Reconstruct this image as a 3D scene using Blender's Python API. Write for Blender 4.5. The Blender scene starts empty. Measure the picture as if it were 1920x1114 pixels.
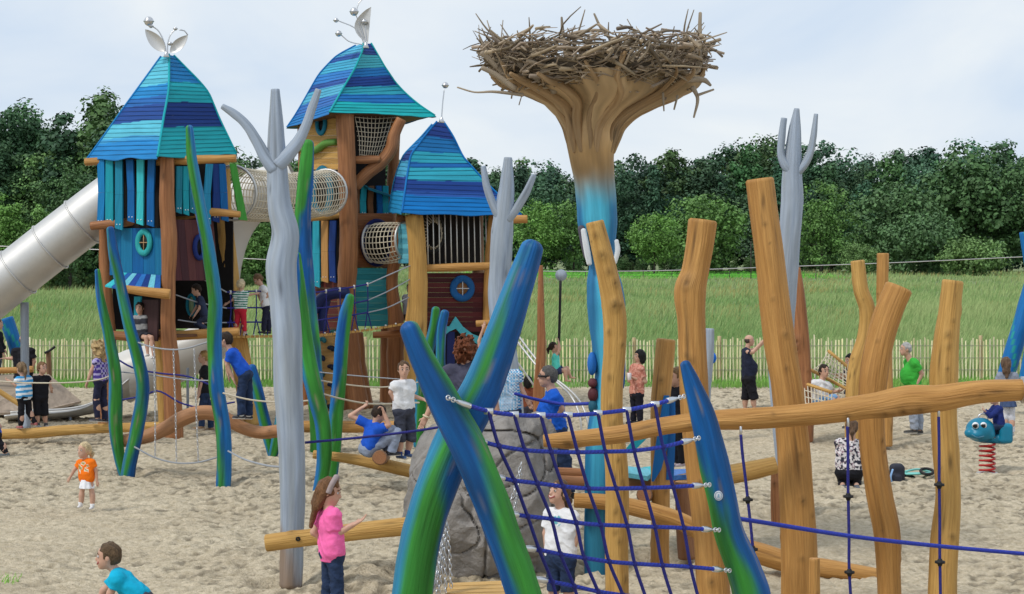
import bpy, math, random
import numpy as np
rng = np.random.default_rng(7)
random.seed(7)
SC = bpy.context.scene
COL = SC.collection
# ------------------------------------------------------------------ camera model: 60 mm lens, eye 3.2 m above the sand
W0, H0, FPX, CX, HZ, EYE = 1920, 1114, 3200.0, 960.0, 490.0, 3.2
def Yg(gy): return EYE * FPX / (gy - HZ)          # distance of ground seen at row gy
def P(px, py, Y): return np.array([(px - CX) * Y / FPX, Y, EYE - (py - HZ) * Y / FPX])
def m(Y): return Y / FPX                            # metres per photo pixel at distance Y
# ------------------------------------------------------------------ numpy noise
def _hash(ix, iy, iz):
    h = (ix.astype(np.int64) * 374761393 + iy.astype(np.int64) * 668265263 + iz.astype(np.int64) * 2147483647 % 1000003)
    h = (h ^ (h >> 13)) * 1274126177
    h = h ^ (h >> 16)
    return (h & 0xFFFF).astype(np.float64) / 65535.0
def noise3(p):
    p = np.asarray(p, float)
    i = np.floor(p).astype(np.int64); f = p - i; f = f * f * (3 - 2 * f)
    r = 0
    for dx in (0, 1):
        wx = f[..., 0] if dx else 1 - f[..., 0]
        for dy in (0, 1):
            wy = f[..., 1] if dy else 1 - f[..., 1]
            for dz in (0, 1):
                wz = f[..., 2] if dz else 1 - f[..., 2]
                r = r + wx * wy * wz * _hash(i[..., 0] + dx, i[..., 1] + dy, i[..., 2] + dz)
    return r * 2 - 1
def fbm(p, o=3):
    p = np.asarray(p, float); r = 0; a = 1.0
    for k in range(o):
        r = r + a * noise3(p * 2 ** k + 17.3 * k); a *= .5
    return r
# ------------------------------------------------------------------ materials
MATS = {}
def lin(c):
    return tuple(((x / 255.0) / 12.92 if x / 255.0 <= .04045 else ((x / 255.0 + .055) / 1.055) ** 2.4) for x in c)
def M(name, color, rough=.6, var=.15, scale=6.0, stretch=1.0, bump=.0, bscale=None, metal=0.0, spec=.35, coord='gco', detail=4.0, dark=None, trans=0.0, tint=None):
    """procedural material: colour x vertex paint x noise, with a noise bump. stretch < 1 draws the noise out along the piece."""
    if name in MATS: return MATS[name]
    mt = bpy.data.materials.new(name); mt.use_nodes = True
    nt = mt.node_tree; N = nt.nodes; L = nt.links
    b = N['Principled BSDF']; b.inputs['Roughness'].default_value = rough; b.inputs['Metallic'].default_value = metal
    b.inputs['Specular IOR Level'].default_value = spec
    if coord == 'gco':
        a = N.new('ShaderNodeAttribute'); a.attribute_name = 'gco'; vec = a.outputs['Vector']
    else:
        a = N.new('ShaderNodeNewGeometry'); vec = a.outputs['Position']
    mp = N.new('ShaderNodeMapping'); mp.inputs['Scale'].default_value = (scale, scale, scale * stretch); L.new(vec, mp.inputs['Vector'])
    no = N.new('ShaderNodeTexNoise'); no.inputs['Scale'].default_value = 1; no.inputs['Detail'].default_value = detail; no.inputs['Roughness'].default_value = .6
    L.new(mp.outputs['Vector'], no.inputs['Vector'])
    vc = N.new('ShaderNodeAttribute'); vc.attribute_name = 'Col'
    m1 = N.new('ShaderNodeMix'); m1.data_type = 'RGBA'; m1.blend_type = 'MULTIPLY'; m1.inputs['Factor'].default_value = 1
    m1.inputs['A'].default_value = (*color, 1); L.new(vc.outputs['Color'], m1.inputs['B'])
    mr = N.new('ShaderNodeMapRange'); mr.inputs['From Min'].default_value = .25; mr.inputs['From Max'].default_value = .75
    mr.inputs['To Min'].default_value = 0; mr.inputs['To Max'].default_value = 1
    L.new(no.outputs['Fac'], mr.inputs['Value'])
    rp = N.new('ShaderNodeMix'); rp.data_type = 'RGBA'
    lo = dark if dark else (1 - var,) * 3
    hi = tint if tint else (1 + var,) * 3
    rp.inputs['A'].default_value = (*lo, 1); rp.inputs['B'].default_value = (*hi, 1); L.new(mr.outputs['Result'], rp.inputs['Factor'])
    m2 = N.new('ShaderNodeMix'); m2.data_type = 'RGBA'; m2.blend_type = 'MULTIPLY'; m2.inputs['Factor'].default_value = 1
    L.new(m1.outputs['Result'], m2.inputs['A']); L.new(rp.outputs['Result'], m2.inputs['B'])
    L.new(m2.outputs['Result'], b.inputs['Base Color'])
    if bump > 0:
        mp2 = N.new('ShaderNodeMapping'); s2 = bscale or scale * 3; mp2.inputs['Scale'].default_value = (s2, s2, s2 * stretch); L.new(vec, mp2.inputs['Vector'])
        n2 = N.new('ShaderNodeTexNoise'); n2.inputs['Scale'].default_value = 1; n2.inputs['Detail'].default_value = 5; L.new(mp2.outputs['Vector'], n2.inputs['Vector'])
        bp = N.new('ShaderNodeBump'); bp.inputs['Strength'].default_value = bump; bp.inputs['Distance'].default_value = .02
        L.new(n2.outputs['Fac'], bp.inputs['Height']); L.new(bp.outputs['Normal'], b.inputs['Normal'])
    if trans:
        b.inputs['Subsurface Weight'].default_value = trans
        b.inputs['Subsurface Radius'].default_value = (.02, .008, .005)
    MATS[name] = mt
    return mt
# ------------------------------------------------------------------ object plumbing
BASE = {}
def tag(o, label=None, cat=None, group=None, kind=None):
    if label: o['label'] = label
    if cat: o['category'] = cat
    if group: o['group'] = group
    if kind: o['kind'] = kind
    return o
def thing(name, label, cat, base, group=None):
    o = bpy.data.objects.new(name, None); COL.objects.link(o)
    o.empty_display_size = .2
    o.location = [float(v) for v in base]
    BASE[o.name] = np.array(base, float)
    return tag(o, label, cat, group)
def make(name, V, polys, mats, parent=None, base=None, smooth=True, col=None, gco=None, mi=None, flat_mi=()):
    """polys: list of (n,k) int arrays. One mesh object in world coordinates, stored about its base point."""
    V = np.asarray(V, float)
    if parent is not None: b = BASE[parent.name]
    elif base is not None: b = np.array(base, float)
    else:
        b = np.array([(V[:, 0].min() + V[:, 0].max()) / 2, (V[:, 1].min() + V[:, 1].max()) / 2, V[:, 2].min()])
    me = bpy.data.meshes.new(name)
    me.vertices.add(len(V)); me.vertices.foreach_set('co', (V - b).astype(np.float32).ravel())
    polys = [np.asarray(p, np.int32) for p in polys if len(p)]
    tot = np.concatenate([np.full(len(p), p.shape[1], np.int32) for p in polys])
    idx = np.concatenate([p.ravel() for p in polys])
    st = np.concatenate([[0], np.cumsum(tot)[:-1]]).astype(np.int32)
    me.loops.add(len(idx)); me.loops.foreach_set('vertex_index', idx)
    me.polygons.add(len(tot)); me.polygons.foreach_set('loop_start', st); me.polygons.foreach_set('loop_total', tot)
    if mi is not None: me.polygons.foreach_set('material_index', np.asarray(mi, np.int32))
    sm = np.full(len(tot), bool(smooth))
    if mi is not None:
        for k in flat_mi: sm[np.asarray(mi) == k] = False
    me.polygons.foreach_set('use_smooth', sm)
    me.update(calc_edges=True)
    c = np.ones((len(V), 4), np.float32)
    if col is not None: c[:, :3] = col
    at = me.attributes.new('Col', 'FLOAT_COLOR', 'POINT'); at.data.foreach_set('color', c.ravel())
    g = np.asarray(gco if gco is not None else V - b, np.float32)
    ag = me.attributes.new('gco', 'FLOAT_VECTOR', 'POINT'); ag.data.foreach_set('vector', g.ravel())
    for mm in (mats if isinstance(mats, (list, tuple)) else [mats]): me.materials.append(mm)
    o = bpy.data.objects.new(name, me); COL.objects.link(o)
    if parent is not None: o.parent = parent
    else: o.location = b
    BASE[o.name] = b
    return o
def copyobj(o, loc, rot=0.0, scale=None, parent=None, label=None, group=None):
    c = o.copy(); COL.objects.link(c)
    if parent is None:
        c.location = loc; c.rotation_euler = (0, 0, rot)
        if scale is not None: c.scale = scale if hasattr(scale, '__len__') else (scale,) * 3
    else: c.parent = parent
    if label: c['label'] = label
    if group: c['group'] = group
    for ch in list(o.children):
        copyobj(ch, None, parent=c)
    return c
def unit(v): v = np.asarray(v, float); return v / (np.linalg.norm(v) + 1e-12)
class MB:
    """collects pieces of ONE mesh"""
    def __init__(s): s.V = []; s.Q = {}; s.n = 0; s.C = []; s.G = []; s.MI = {}
    def add(s, V, polys, col=None, gco=None, mi=0):
        V = np.asarray(V, float); n = len(V)
        s.V.append(V)
        c = np.ones((n, 3)) if col is None else np.broadcast_to(np.asarray(col, float), (n, 3))
        s.C.append(c); s.G.append(V * 1.0 if gco is None else gco)
        for j, p in enumerate(polys):
            p = np.asarray(p, np.int64)
            if p.size == 0: continue
            k = p.shape[1]; s.Q.setdefault(k, []).append(p + s.n)
            mm = mi[j] if isinstance(mi, (list, tuple)) else mi
            s.MI.setdefault(k, []).append(np.full(len(p), mm))
        s.n += n
    def build(s, name, mats, parent=None, base=None, smooth=True, flat_mi=()):
        polys = []; mi = []
        for k in s.Q:
            polys.append(np.concatenate(s.Q[k])); mi.append(np.concatenate(s.MI[k]))
        return make(name, np.concatenate(s.V), polys, mats, parent, base, smooth, np.concatenate(s.C), np.concatenate(s.G), np.concatenate(mi), flat_mi)
    # ---- a board between 8 corners; top face given by 4 points, extruded along -normal or d
    def slab(s, p4, d, col=None, mi=0, seed=0.0):
        p = np.asarray(p4, float); d = np.asarray(d, float)
        V = np.concatenate([p, p + d])
        F = [[0, 1, 2, 3], [7, 6, 5, 4], [0, 4, 5, 1], [1, 5, 6, 2], [2, 6, 7, 3], [3, 7, 4, 0]]
        Vx = []; Fx = []; G = []
        u = p[1] - p[0]; w = p[3] - p[0]
        lu, lw = np.linalg.norm(u), np.linalg.norm(w)
        ax = unit(u) if lu > lw else unit(w); bx = unit(w) if lu > lw else unit(u)
        for f in F:
            k = len(Vx)
            for i in f:
                Vx.append(V[i]); r = V[i] - p[0]
                G.append([r @ bx + seed * 3.1, r @ unit(d) + seed * 1.7, r @ ax + seed])
            Fx.append([k, k + 1, k + 2, k + 3])
        s.add(Vx, [np.array(Fx)], col, np.array(G), mi)
    def box(s, c, size, R=None, col=None, mi=0, bev=0.0, seed=0.0):
        h = np.asarray(size, float) / 2
        b = min(bev, h.min() * .9)
        # chamfered box: 24 verts
        V = []; idx = {}
        for sx in (-1, 1):
            for sy in (-1, 1):
                for sz in (-1, 1):
                    sg = np.array([sx, sy, sz])
                    for a in range(3):
                        v = h * sg - b * sg; v[a] = h[a] * sg[a]
                        idx[(sx, sy, sz, a)] = len(V); V.append(v)
        V = np.array(V); Q = []; T = []
        def quad(ids):
            pts = V[ids]; nrm = np.cross(pts[1] - pts[0], pts[2] - pts[0])
            if nrm @ pts.mean(0) < 0: ids = ids[::-1]
            return ids
        for a in range(3):
            o1, o2 = [k for k in range(3) if k != a]
            for sg in (-1, 1):
                r = []
                for s1, s2 in ((-1, -1), (1, -1), (1, 1), (-1, 1)):
                    key = [0, 0, 0]; key[a] = sg; key[o1] = s1; key[o2] = s2
                    r.append(idx[(*key, a)])
                Q.append(quad(r))
        if b > 0:
            for a in range(3):
                o1, o2 = [k for k in range(3) if k != a]
                for s1 in (-1, 1):
                    for s2 in (-1, 1):
                        k1 = [0, 0, 0]; k1[o1] = s1; k1[o2] = s2; k1[a] = -1
                        k2 = list(k1); k2[a] = 1
                        Q.append(quad([idx[(*k1, o1)], idx[(*k2, o1)], idx[(*k2, o2)], idx[(*k1, o2)]]))
            for sx in (-1, 1):
                for sy in (-1, 1):
                    for sz in (-1, 1):
                        T.append(quad([idx[(sx, sy, sz, a)] for a in range(3)]))
        big = int(np.argmax(h)); order = [k for k in range(3) if k != big] + [big]
        G = V[:, order] + seed
        if R is not None: V = V @ np.asarray(R).T
        s.add(V + np.asarray(c, float), [np.array(Q), np.array(T) if T else np.zeros((0, 3))], col, G, mi)
    # ---- swept tube through (x,y,z,r) points
    def sweep(s, pts, n=12, step=.05, wob=.0, wfreq=3.0, seed=0.0, cap='flat', colf=None, col=None, mi=0, capmi=None, knots=(), squash=None, interp=True, capcol=None, crack=0.0):
        pts = np.asarray(pts, float)
        if interp and len(pts) > 2:
            d = np.concatenate([[0], np.cumsum(np.linalg.norm(np.diff(pts[:, :3], axis=0), axis=1))])
            L = d[-1]; k = max(len(pts), int(L / step) + 1)
            t = np.linspace(0, L, k)
            # monotone-ish cubic hermite
            mm = np.zeros_like(pts)
            mm[1:-1] = (pts[2:] - pts[:-2]) / (d[2:] - d[:-2])[:, None]
            mm[0] = (pts[1] - pts[0]) / (d[1] - d[0]); mm[-1] = (pts[-1] - pts[-2]) / (d[-1] - d[-2])
            i = np.clip(np.searchsorted(d, t, side='right') - 1, 0, len(d) - 2)
            h = (d[i + 1] - d[i])[:, None]; x = ((t - d[i])[:, None]) / h
            q = (2 * x**3 - 3 * x**2 + 1) * pts[i] + (x**3 - 2 * x**2 + x) * h * mm[i] + (-2 * x**3 + 3 * x**2) * pts[i + 1] + (x**3 - x**2) * h * mm[i + 1]
        else:
            a, b = pts[0], pts[-1]
            if len(pts) == 2:
                L = np.linalg.norm(b[:3] - a[:3]); k = max(2, int(L / step) + 1) if (wob or colf or len(knots)) else 2
                q = a + (b - a) * np.linspace(0, 1, k)[:, None]
            else: q = pts
        c = q[:, :3]; r = q[:, 3].copy()
        T = np.gradient(c, axis=0); T /= np.linalg.norm(T, axis=1)[:, None] + 1e-12
        ref = np.array([0, -1.0, 0]) if abs(T[0][1]) < .9 else np.array([0, 0, 1.0])
        u = unit(ref - T[0] * (ref @ T[0])); U = [u]
        for k in range(1, len(c)):
            u = unit(u - T[k] * (u @ T[k])); U.append(u)
        U = np.array(U); Wv = np.cross(T, U)
        arc = np.concatenate([[0], np.cumsum(np.linalg.norm(np.diff(c, axis=0), axis=1))])
        # round caps
        if cap == 'round':
            def dome(i, sgn):
                cs = []; 
                for ph in (20, 45, 65, 80):
                    a = math.radians(ph); cs.append((c[i] + sgn * T[i] * r[i] * math.sin(a) * .8, r[i] * math.cos(a), i, arc[i] + sgn * r[i] * math.sin(a)))
                return cs
            pre = dome(0, -1)[::-1]; post = dome(len(c) - 1, 1)
        elif cap == 'flat':
            ch = .12
            pre = [(c[0] - T[0] * r[0] * ch, r[0] * (1 - ch), 0, arc[0] - r[0] * ch)]
            post = [(c[-1] + T[-1] * r[-1] * ch, r[-1] * (1 - ch), len(c) - 1, arc[-1] + r[-1] * ch)]
        else: pre = []; post = []
        ii = [p[2] for p in pre] + list(range(len(c))) + [p[2] for p in post]
        cc = np.array([p[0] for p in pre] + list(c) + [p[0] for p in post]); rr = np.array([p[1] for p in pre] + list(r) + [p[1] for p in post])
        aa = np.array([p[3] for p in pre] + list(arc) + [p[3] for p in post])
        U = U[ii]; Wv = Wv[ii]; K = len(cc)
        ang = np.linspace(0, 2 * math.pi, n, endpoint=False)
        ca, sa = np.cos(ang), np.sin(ang)
        rad = np.repeat(rr[:, None], n, 1)
        if wob:
            np3 = np.stack([np.repeat(ca[None] * 1.2, K, 0) + seed, np.repeat(sa[None] * 1.2, K, 0) + seed * .7, np.repeat(aa[:, None] * wfreq, n, 1)], -1)
            rad = rad * (1 + wob * fbm(np3, 3))
        kcol = np.ones((K, n))
        for (ku, ka, ks) in knots:
            du = (aa[:, None] - ku); da = (ang[None] - ka + math.pi) % (2 * math.pi) - math.pi
            dd = np.sqrt((du * .8) ** 2 + (da * rr[:, None]) ** 2)
            g = np.exp(-(dd / ks) ** 2 * 1.2)
            rad = rad + ks * .35 * g * (1 - .9 * np.exp(-(dd / (ks * .35)) ** 2))
            kcol = kcol * (1 - .62 * np.exp(-(dd / (ks * .42)) ** 2) - .18 * np.exp(-((dd - ks * .8) / (ks * .3)) ** 2))
        ccol = np.ones((K, n, 3))
        if crack:
            A1, A2, A3 = np.repeat(ca[None], K, 0), np.repeat(sa[None], K, 0), np.repeat(aa[:, None], n, 1)
            nc = fbm(np.stack([A1 * 4.2 + seed * 3, A2 * 4.2 + seed, A3 * .42 + seed], -1), 2)
            nd = noise3(np.stack([A1 * 1.6 + seed, A2 * 1.6, A3 * 1.1 + 7], -1))
            ln_ = np.exp(-(nc / .06) ** 2) * np.clip(nd * 2.4 - .1, 0, 1)
            rad = rad * (1 - .07 * crack * ln_)
            st = fbm(np.stack([A1 * 2.2 + seed, A2 * 2.2, A3 * .9], -1), 3)[..., None]
            ccol = (1 - .85 * crack * ln_)[..., None] * (1 + st * np.array([.11, .15, .22]))
        sq = (1.0, 1.0) if squash is None else squash
        V = cc[:, None] + rad[..., None] * (ca[None, :, None] * U[:, None] * sq[0] + sa[None, :, None] * Wv[:, None] * sq[1])
        rm = float(np.mean(r))
        G = np.stack([np.repeat(ca[None] * rm, K, 0) + seed * 5, np.repeat(sa[None] * rm, K, 0) + seed * 3, np.repeat(aa[:, None], n, 1) + seed], -1)
        C = np.ones((K, n, 3))
        if col is not None: C = C * np.asarray(col)
        if colf is not None: C = C * colf(np.repeat(aa[:, None], n, 1), np.repeat(ang[None], K, 0), V, arc[-1])
        C = C * kcol[..., None] * ccol
        a0 = np.arange(K - 1)[:, None] * n; j = np.arange(n)[None]; j2 = (j + 1) % n
        Q = np.stack([a0 + j, a0 + j2, a0 + n + j2, a0 + n + j], -1).reshape(-1, 4)
        V = V.reshape(-1, 3); G = G.reshape(-1, 3); C = C.reshape(-1, 3)
        polys = [Q]; mis = [mi]
        s.add(V, polys, C, G, mis)
        if cap:
            # end discs carry their own vertices so end grain stays crisp
            for e, flip in ((0, True), (K - 1, False)):
                ring = V[e * n:(e + 1) * n]
                F = np.arange(n)[None]
                if flip: F = F[:, ::-1]
                cc2 = C[e * n:(e + 1) * n] if capcol is None else np.broadcast_to(capcol, (n, 3))
                rel = ring - ring.mean(0)
                gg = np.stack([rel @ U[e], rel @ Wv[e], np.full(n, seed)], -1)
                s.add(ring, [F], cc2, gg, mi if capmi is None else capmi)
    def tube(s, pts, r, n=6, **k):
        pts = np.asarray(pts, float); s.sweep(np.c_[pts, np.broadcast_to(r, len(pts))], n=n, **k)
    def grid(s, A, col=None, mi=0, gco=None, close=False):
        """surface from (a,b,3) array"""
        a, b = A.shape[:2]
        i = np.arange(a - 1)[:, None] * b; jn = b if close else b - 1
        j = np.arange(jn)[None]; j2 = (j + 1) % b
        Q = np.stack([i + j, i + j2, i + b + j2, i + b + j], -1).reshape(-1, 4)
        s.add(A.reshape(-1, 3), [Q], None if col is None else np.asarray(col).reshape(-1, 3) if np.ndim(col) > 1 else col, None if gco is None else gco.reshape(-1, 3), mi)
    def ball(s, c, r, n=12, col=None, mi=0, R=None):
        r = np.broadcast_to(r, 3); th = np.linspace(0, math.pi, n // 2 + 2); ph = np.linspace(0, 2 * math.pi, n, endpoint=False)
        A = np.stack([np.sin(th)[:, None] * np.cos(ph), np.sin(th)[:, None] * np.sin(ph), np.cos(th)[:, None] + 0 * ph], -1) * r
        if R is not None: A = A @ np.asarray(R).T
        s.grid(A[::-1] + np.asarray(c), col, mi, close=True)
    def torus(s, c, ax_u, ax_v, R1, R2, tr, n=28, k=8, col=None, mi=0, tn=None):
        """ring in the plane of ax_u/ax_v, radii R1,R2; tr = half width, tn = half depth"""
        tn = tr if tn is None else tn
        nrm = unit(np.cross(ax_u, ax_v)); a = np.linspace(0, 2 * math.pi, n, endpoint=False); b = np.linspace(0, 2 * math.pi, k, endpoint=False)
        A = []
        for x in a:
            d = np.asarray(ax_u) * math.cos(x) + np.asarray(ax_v) * math.sin(x); p = np.asarray(c) + np.asarray(ax_u) * R1 * math.cos(x) + np.asarray(ax_v) * R2 * math.sin(x)
            A.append([p + d * tr * math.cos(y) + nrm * tn * math.sin(y) for y in b])
        A = np.array(A); A = np.concatenate([A, A[:1]])
        s.grid(A, col, mi, close=True)
    def disc(s, c, ax_u, ax_v, R1, R2, th=.02, n=24, col=None, mi=0):
        nrm = unit(np.cross(ax_u, ax_v)); a = np.linspace(0, 2 * math.pi, n, endpoint=False)
        p = np.asarray(c) + np.cos(a)[:, None] * np.asarray(ax_u) * R1 + np.sin(a)[:, None] * np.asarray(ax_v) * R2
        f, bk = p + nrm * th / 2, p - nrm * th / 2
        i = np.arange(n); j = (i + 1) % n
        s.add(np.concatenate([f, bk]), [np.stack([i + n, j + n, j, i], -1), np.arange(n)[None], (np.arange(n) + n)[None, ::-1]], col, None, mi)
def rotz(a): c, s = math.cos(a), math.sin(a); return np.array([[c, -s, 0], [s, c, 0], [0, 0, 1.0]])
def rotx(a): c, s = math.cos(a), math.sin(a); return np.array([[1.0, 0, 0], [0, c, -s], [0, s, c]])
def roty(a): c, s = math.cos(a), math.sin(a); return np.array([[c, 0, s], [0, 1.0, 0], [-s, 0, c]])
# ------------------------------------------------------------------ implicit surfaces (surface nets): one continuous skin from many soft-joined forms
def sdf_mesh(prims, vox, k=.02, pad=.03, disp=None):
    """prims: dicts with t in cap|ell|box|cone|sub_ell|sub_box ; returns V, quads"""
    lo = np.full(3, 1e9); hi = -lo
    for p in prims:
        if p['t'].startswith('sub') or p['t'].startswith('cut'): continue
        a, b = bounds(p); lo = np.minimum(lo, a); hi = np.maximum(hi, b)
    lo -= pad + vox * 2; hi += pad + vox * 2
    n = np.ceil((hi - lo) / vox).astype(int) + 1
    ax = [lo[i] + np.arange(n[i]) * vox for i in range(3)]
    f = np.full(n, .5, np.float32)
    for p in prims:
        a, b = bounds(p); kk = p.get('k', k); mg = kk + vox * 3
        i0 = np.clip(np.floor((a - mg - lo) / vox).astype(int), 0, n); i1 = np.clip(np.ceil((b + mg - lo) / vox).astype(int) + 1, 0, n)
        if (i1 <= i0).any(): continue
        X, Y, Z = np.meshgrid(ax[0][i0[0]:i1[0]], ax[1][i0[1]:i1[1]], ax[2][i0[2]:i1[2]], indexing='ij')
        d = dist(p, np.stack([X, Y, Z], -1))
        sl = tuple(slice(i0[i], i1[i]) for i in range(3)); g = f[sl]
        if p['t'].startswith('sub'):
            f[sl] = np.maximum(g, -d)
        elif p['t'].startswith('cut'):
            f = f  # handled below
        else:
            h = np.clip(.5 + .5 * (g - d) / max(kk, 1e-6), 0, 1)
            f[sl] = g * (1 - h) + d * h - kk * h * (1 - h)
    for p in prims:
        if p['t'] == 'cut':      # keep the side n.(x-c) < 0
            X, Y, Z = np.meshgrid(*ax, indexing='ij')
            d = (X - p['c'][0]) * p['n'][0] + (Y - p['c'][1]) * p['n'][1] + (Z - p['c'][2]) * p['n'][2]
            f = np.maximum(f, d)
    if disp is not None:
        X, Y, Z = np.meshgrid(*ax, indexing='ij'); near = np.abs(f) < .12
        pts = np.stack([X[near], Y[near], Z[near]], -1); f[near] += disp(pts)
    return nets(f, lo, vox)
def bounds(p):
    t = p['t']
    if t.endswith('cap') or t.endswith('cone'):
        a, b = np.asarray(p['a']), np.asarray(p['b']); r = max(p['ra'], p['rb']); return np.minimum(a, b) - r, np.maximum(a, b) + r
    if t.endswith('ell'):
        r = np.max(p['r']); return np.asarray(p['c']) - r, np.asarray(p['c']) + r
    if t.endswith('box'):
        r = np.linalg.norm(p['h']); return np.asarray(p['c']) - r, np.asarray(p['c']) + r
    return np.zeros(3), np.zeros(3)
def dist(p, X):
    t = p['t']
    if t.endswith('cap'):
        a, b = np.asarray(p['a']), np.asarray(p['b']); ab = b - a; L2 = ab @ ab + 1e-12
        h = np.clip(((X - a) @ ab) / L2, 0, 1); r = p['ra'] + (p['rb'] - p['ra']) * h
        q = X - a - h[..., None] * ab
        if 'sq' in p:     # flatten along a direction
            dv, s = p['sq']; w = q @ dv; q = q + (w * (s - 1))[..., None] * dv
        return np.linalg.norm(q, axis=-1) - r
    if t.endswith('cone'):
        a, b = np.asarray(p['a']), np.asarray(p['b']); ab = b - a; L = np.linalg.norm(ab); u = ab / L
        h = (X - a) @ u; q = X - a - h[..., None] * u
        if 'sq' in p:
            dv, s = p['sq']; w = q @ dv; q = q + (w * (s - 1))[..., None] * dv
        r = p['ra'] + (p['rb'] - p['ra']) * np.clip(h / L, 0, 1)
        if 'wav' in p:
            e1 = unit(np.cross(u, [0.3, 1, .2])); e2 = np.cross(u, e1); an = np.arctan2(q @ e1, q @ e2)
            r = r * (1 + p['wav'][0] * np.sin(an * p['wav'][1]) * np.clip(h / L, 0, 1))
        return np.maximum(np.linalg.norm(q, axis=-1) - r, np.maximum(-h, h - L))
    if t.endswith('ell'):
        q = X - np.asarray(p['c']); R = p.get('R')
        if R is not None: q = q @ np.asarray(R)
        r = np.asarray(p['r']); k0 = np.linalg.norm(q / r, axis=-1); k1 = np.linalg.norm(q / r**2, axis=-1)
        return k0 * (k0 - 1) / (k1 + 1e-9)
    if t.endswith('box'):
        q = X - np.asarray(p['c']); R = p.get('R')
        if R is not None: q = q @ np.asarray(R)
        rd = p.get('rd', .0); q = np.abs(q) - (np.asarray(p['h']) - rd)
        return np.linalg.norm(np.maximum(q, 0), axis=-1) + np.minimum(q.max(-1), 0) - rd
def nets(f, lo, vox):
    n = np.array(f.shape); s = f < 0
    cells = tuple(n - 1); cnt = np.zeros(cells, np.int16); acc = np.zeros(cells + (3,), np.float32)
    off = [(i, j, k) for i in (0, 1) for j in (0, 1) for k in (0, 1)]
    def sub(A, o): return A[o[0]:o[0] + cells[0], o[1]:o[1] + cells[1], o[2]:o[2] + cells[2]]
    ssum = sum(sub(s, o).astype(np.int8) for o in off); act = (ssum > 0) & (ssum < 8)
    ci = np.argwhere(act)
    if len(ci) == 0: return np.zeros((0, 3)), np.zeros((0, 4), int)
    vals = {o: f[ci[:, 0] + o[0], ci[:, 1] + o[1], ci[:, 2] + o[2]] for o in off}
    A = np.zeros((len(ci), 3)); c = np.zeros(len(ci))
    for o1 in off:
        for a in range(3):
            if o1[a]: continue
            o2 = list(o1); o2[a] = 1; o2 = tuple(o2)
            v1, v2 = vals[o1], vals[o2]; cr = (v1 < 0) != (v2 < 0)
            t = np.where(cr, v1 / (v1 - v2 + 1e-12), 0)
            q = np.array(o1, float)[None] + np.zeros((len(ci), 3)); q[:, a] = t
            A += q * cr[:, None]; c += cr
    V = lo + (ci + A / c[:, None]) * vox
    idm = np.full(cells, -1, np.int32); idm[act] = np.arange(len(ci))
    Q = []
    for a in range(3):
        b, d = (a + 1) % 3, (a + 2) % 3
        s1 = np.take(s, np.arange(n[a] - 1), a); s2 = np.take(s, np.arange(1, n[a]), a)
        ed = np.argwhere(s1 != s2)
        ok = (ed[:, b] > 0) & (ed[:, d] > 0) & (ed[:, b] < cells[b]) & (ed[:, d] < cells[d]); ed = ed[ok]
        if len(ed) == 0: continue
        def at(db, dd):
            e = ed.copy(); e[:, b] += db; e[:, d] += dd; return idm[e[:, 0], e[:, 1], e[:, 2]]
        q = np.stack([at(-1, -1), at(0, -1), at(0, 0), at(-1, 0)], -1)
        fl = ~s[ed[:, 0], ed[:, 1], ed[:, 2]]
        q[fl] = q[fl][:, ::-1]; Q.append(q)
    return V, np.concatenate(Q)
# ------------------------------------------------------------------ the shared palette
def C3(*c): return lin(c)
WOOD = M('oiled_wood', (.50, .258, .072), rough=.58, scale=42, stretch=.05, bump=.8, bscale=70, spec=.35, dark=(.68, .62, .55), tint=(1.18, 1.2, 1.25), detail=9)
WOODP = M('pale_wood', (.57, .335, .095), rough=.62, scale=42, stretch=.05, bump=.8, bscale=70, dark=(.70, .64, .57), tint=(1.14, 1.16, 1.2), detail=9)
WOODR = M('red_wood', (.36, .15, .058), rough=.55, scale=26, stretch=.05, bump=.5, bscale=50, dark=(.5, .44, .4), tint=(1.25, 1.3, 1.3), detail=9)
WOODB = M('brown_wood', (.20, .105, .055), rough=.6, var=.3, scale=20, stretch=.08, bump=.35, bscale=40)
ENDG = M('end_grain', (.30, .135, .06), rough=.75, var=.3, scale=60, bump=.3)
ENDL = M('end_grain_light', (.50, .27, .10), rough=.75, var=.3, scale=60, bump=.3)
GREY = M('grey_paint_wood', (.375, .43, .50), rough=.6, scale=20, stretch=.06, bump=.5, bscale=40, dark=(.66, .68, .72), tint=(1.1, 1.1, 1.1), detail=8)
KELP = M('kelp_paint', (1, 1, 1), rough=.5, scale=26, stretch=.06, bump=.5, bscale=44, spec=.28, dark=(.66, .68, .70), tint=(1.12, 1.12, 1.1), detail=9)
STEEL = M('brushed_steel', (.62, .62, .63), rough=.34, var=.06, scale=3, bump=.05, metal=1.0)
STEELD = M('matt_steel', (.60, .59, .57), rough=.5, var=.08, scale=3, metal=.75)
CHAIN = M('chain_steel', (.65, .66, .68), rough=.35, var=.1, scale=20, metal=1.0)
ROPEB = M('blue_rope', (.025, .045, .38), rough=.7, var=.35, scale=120, stretch=.5, bump=.5, bscale=160)
ROPEN = M('navy_rope', (.02, .022, .19), rough=.7, var=.35, scale=120, stretch=.5, bump=.5, bscale=160)
ROPEW = M('beige_rope', (.62, .55, .42), rough=.8, var=.25, scale=120, bump=.4)
ROPEG = M('grey_rope', (.33, .35, .38), rough=.75, var=.25, scale=120, bump=.4)
DARK = M('inside_shade', (.012, .010, .010), rough=.9, var=.2)  # interior shade painted as near-black boards
BLACK = M('black_rubber', (.012, .012, .013), rough=.6, var=.2)
NAVY = M('navy_paint', (.012, .022, .11), rough=.45, var=.2, bump=.1)
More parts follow.
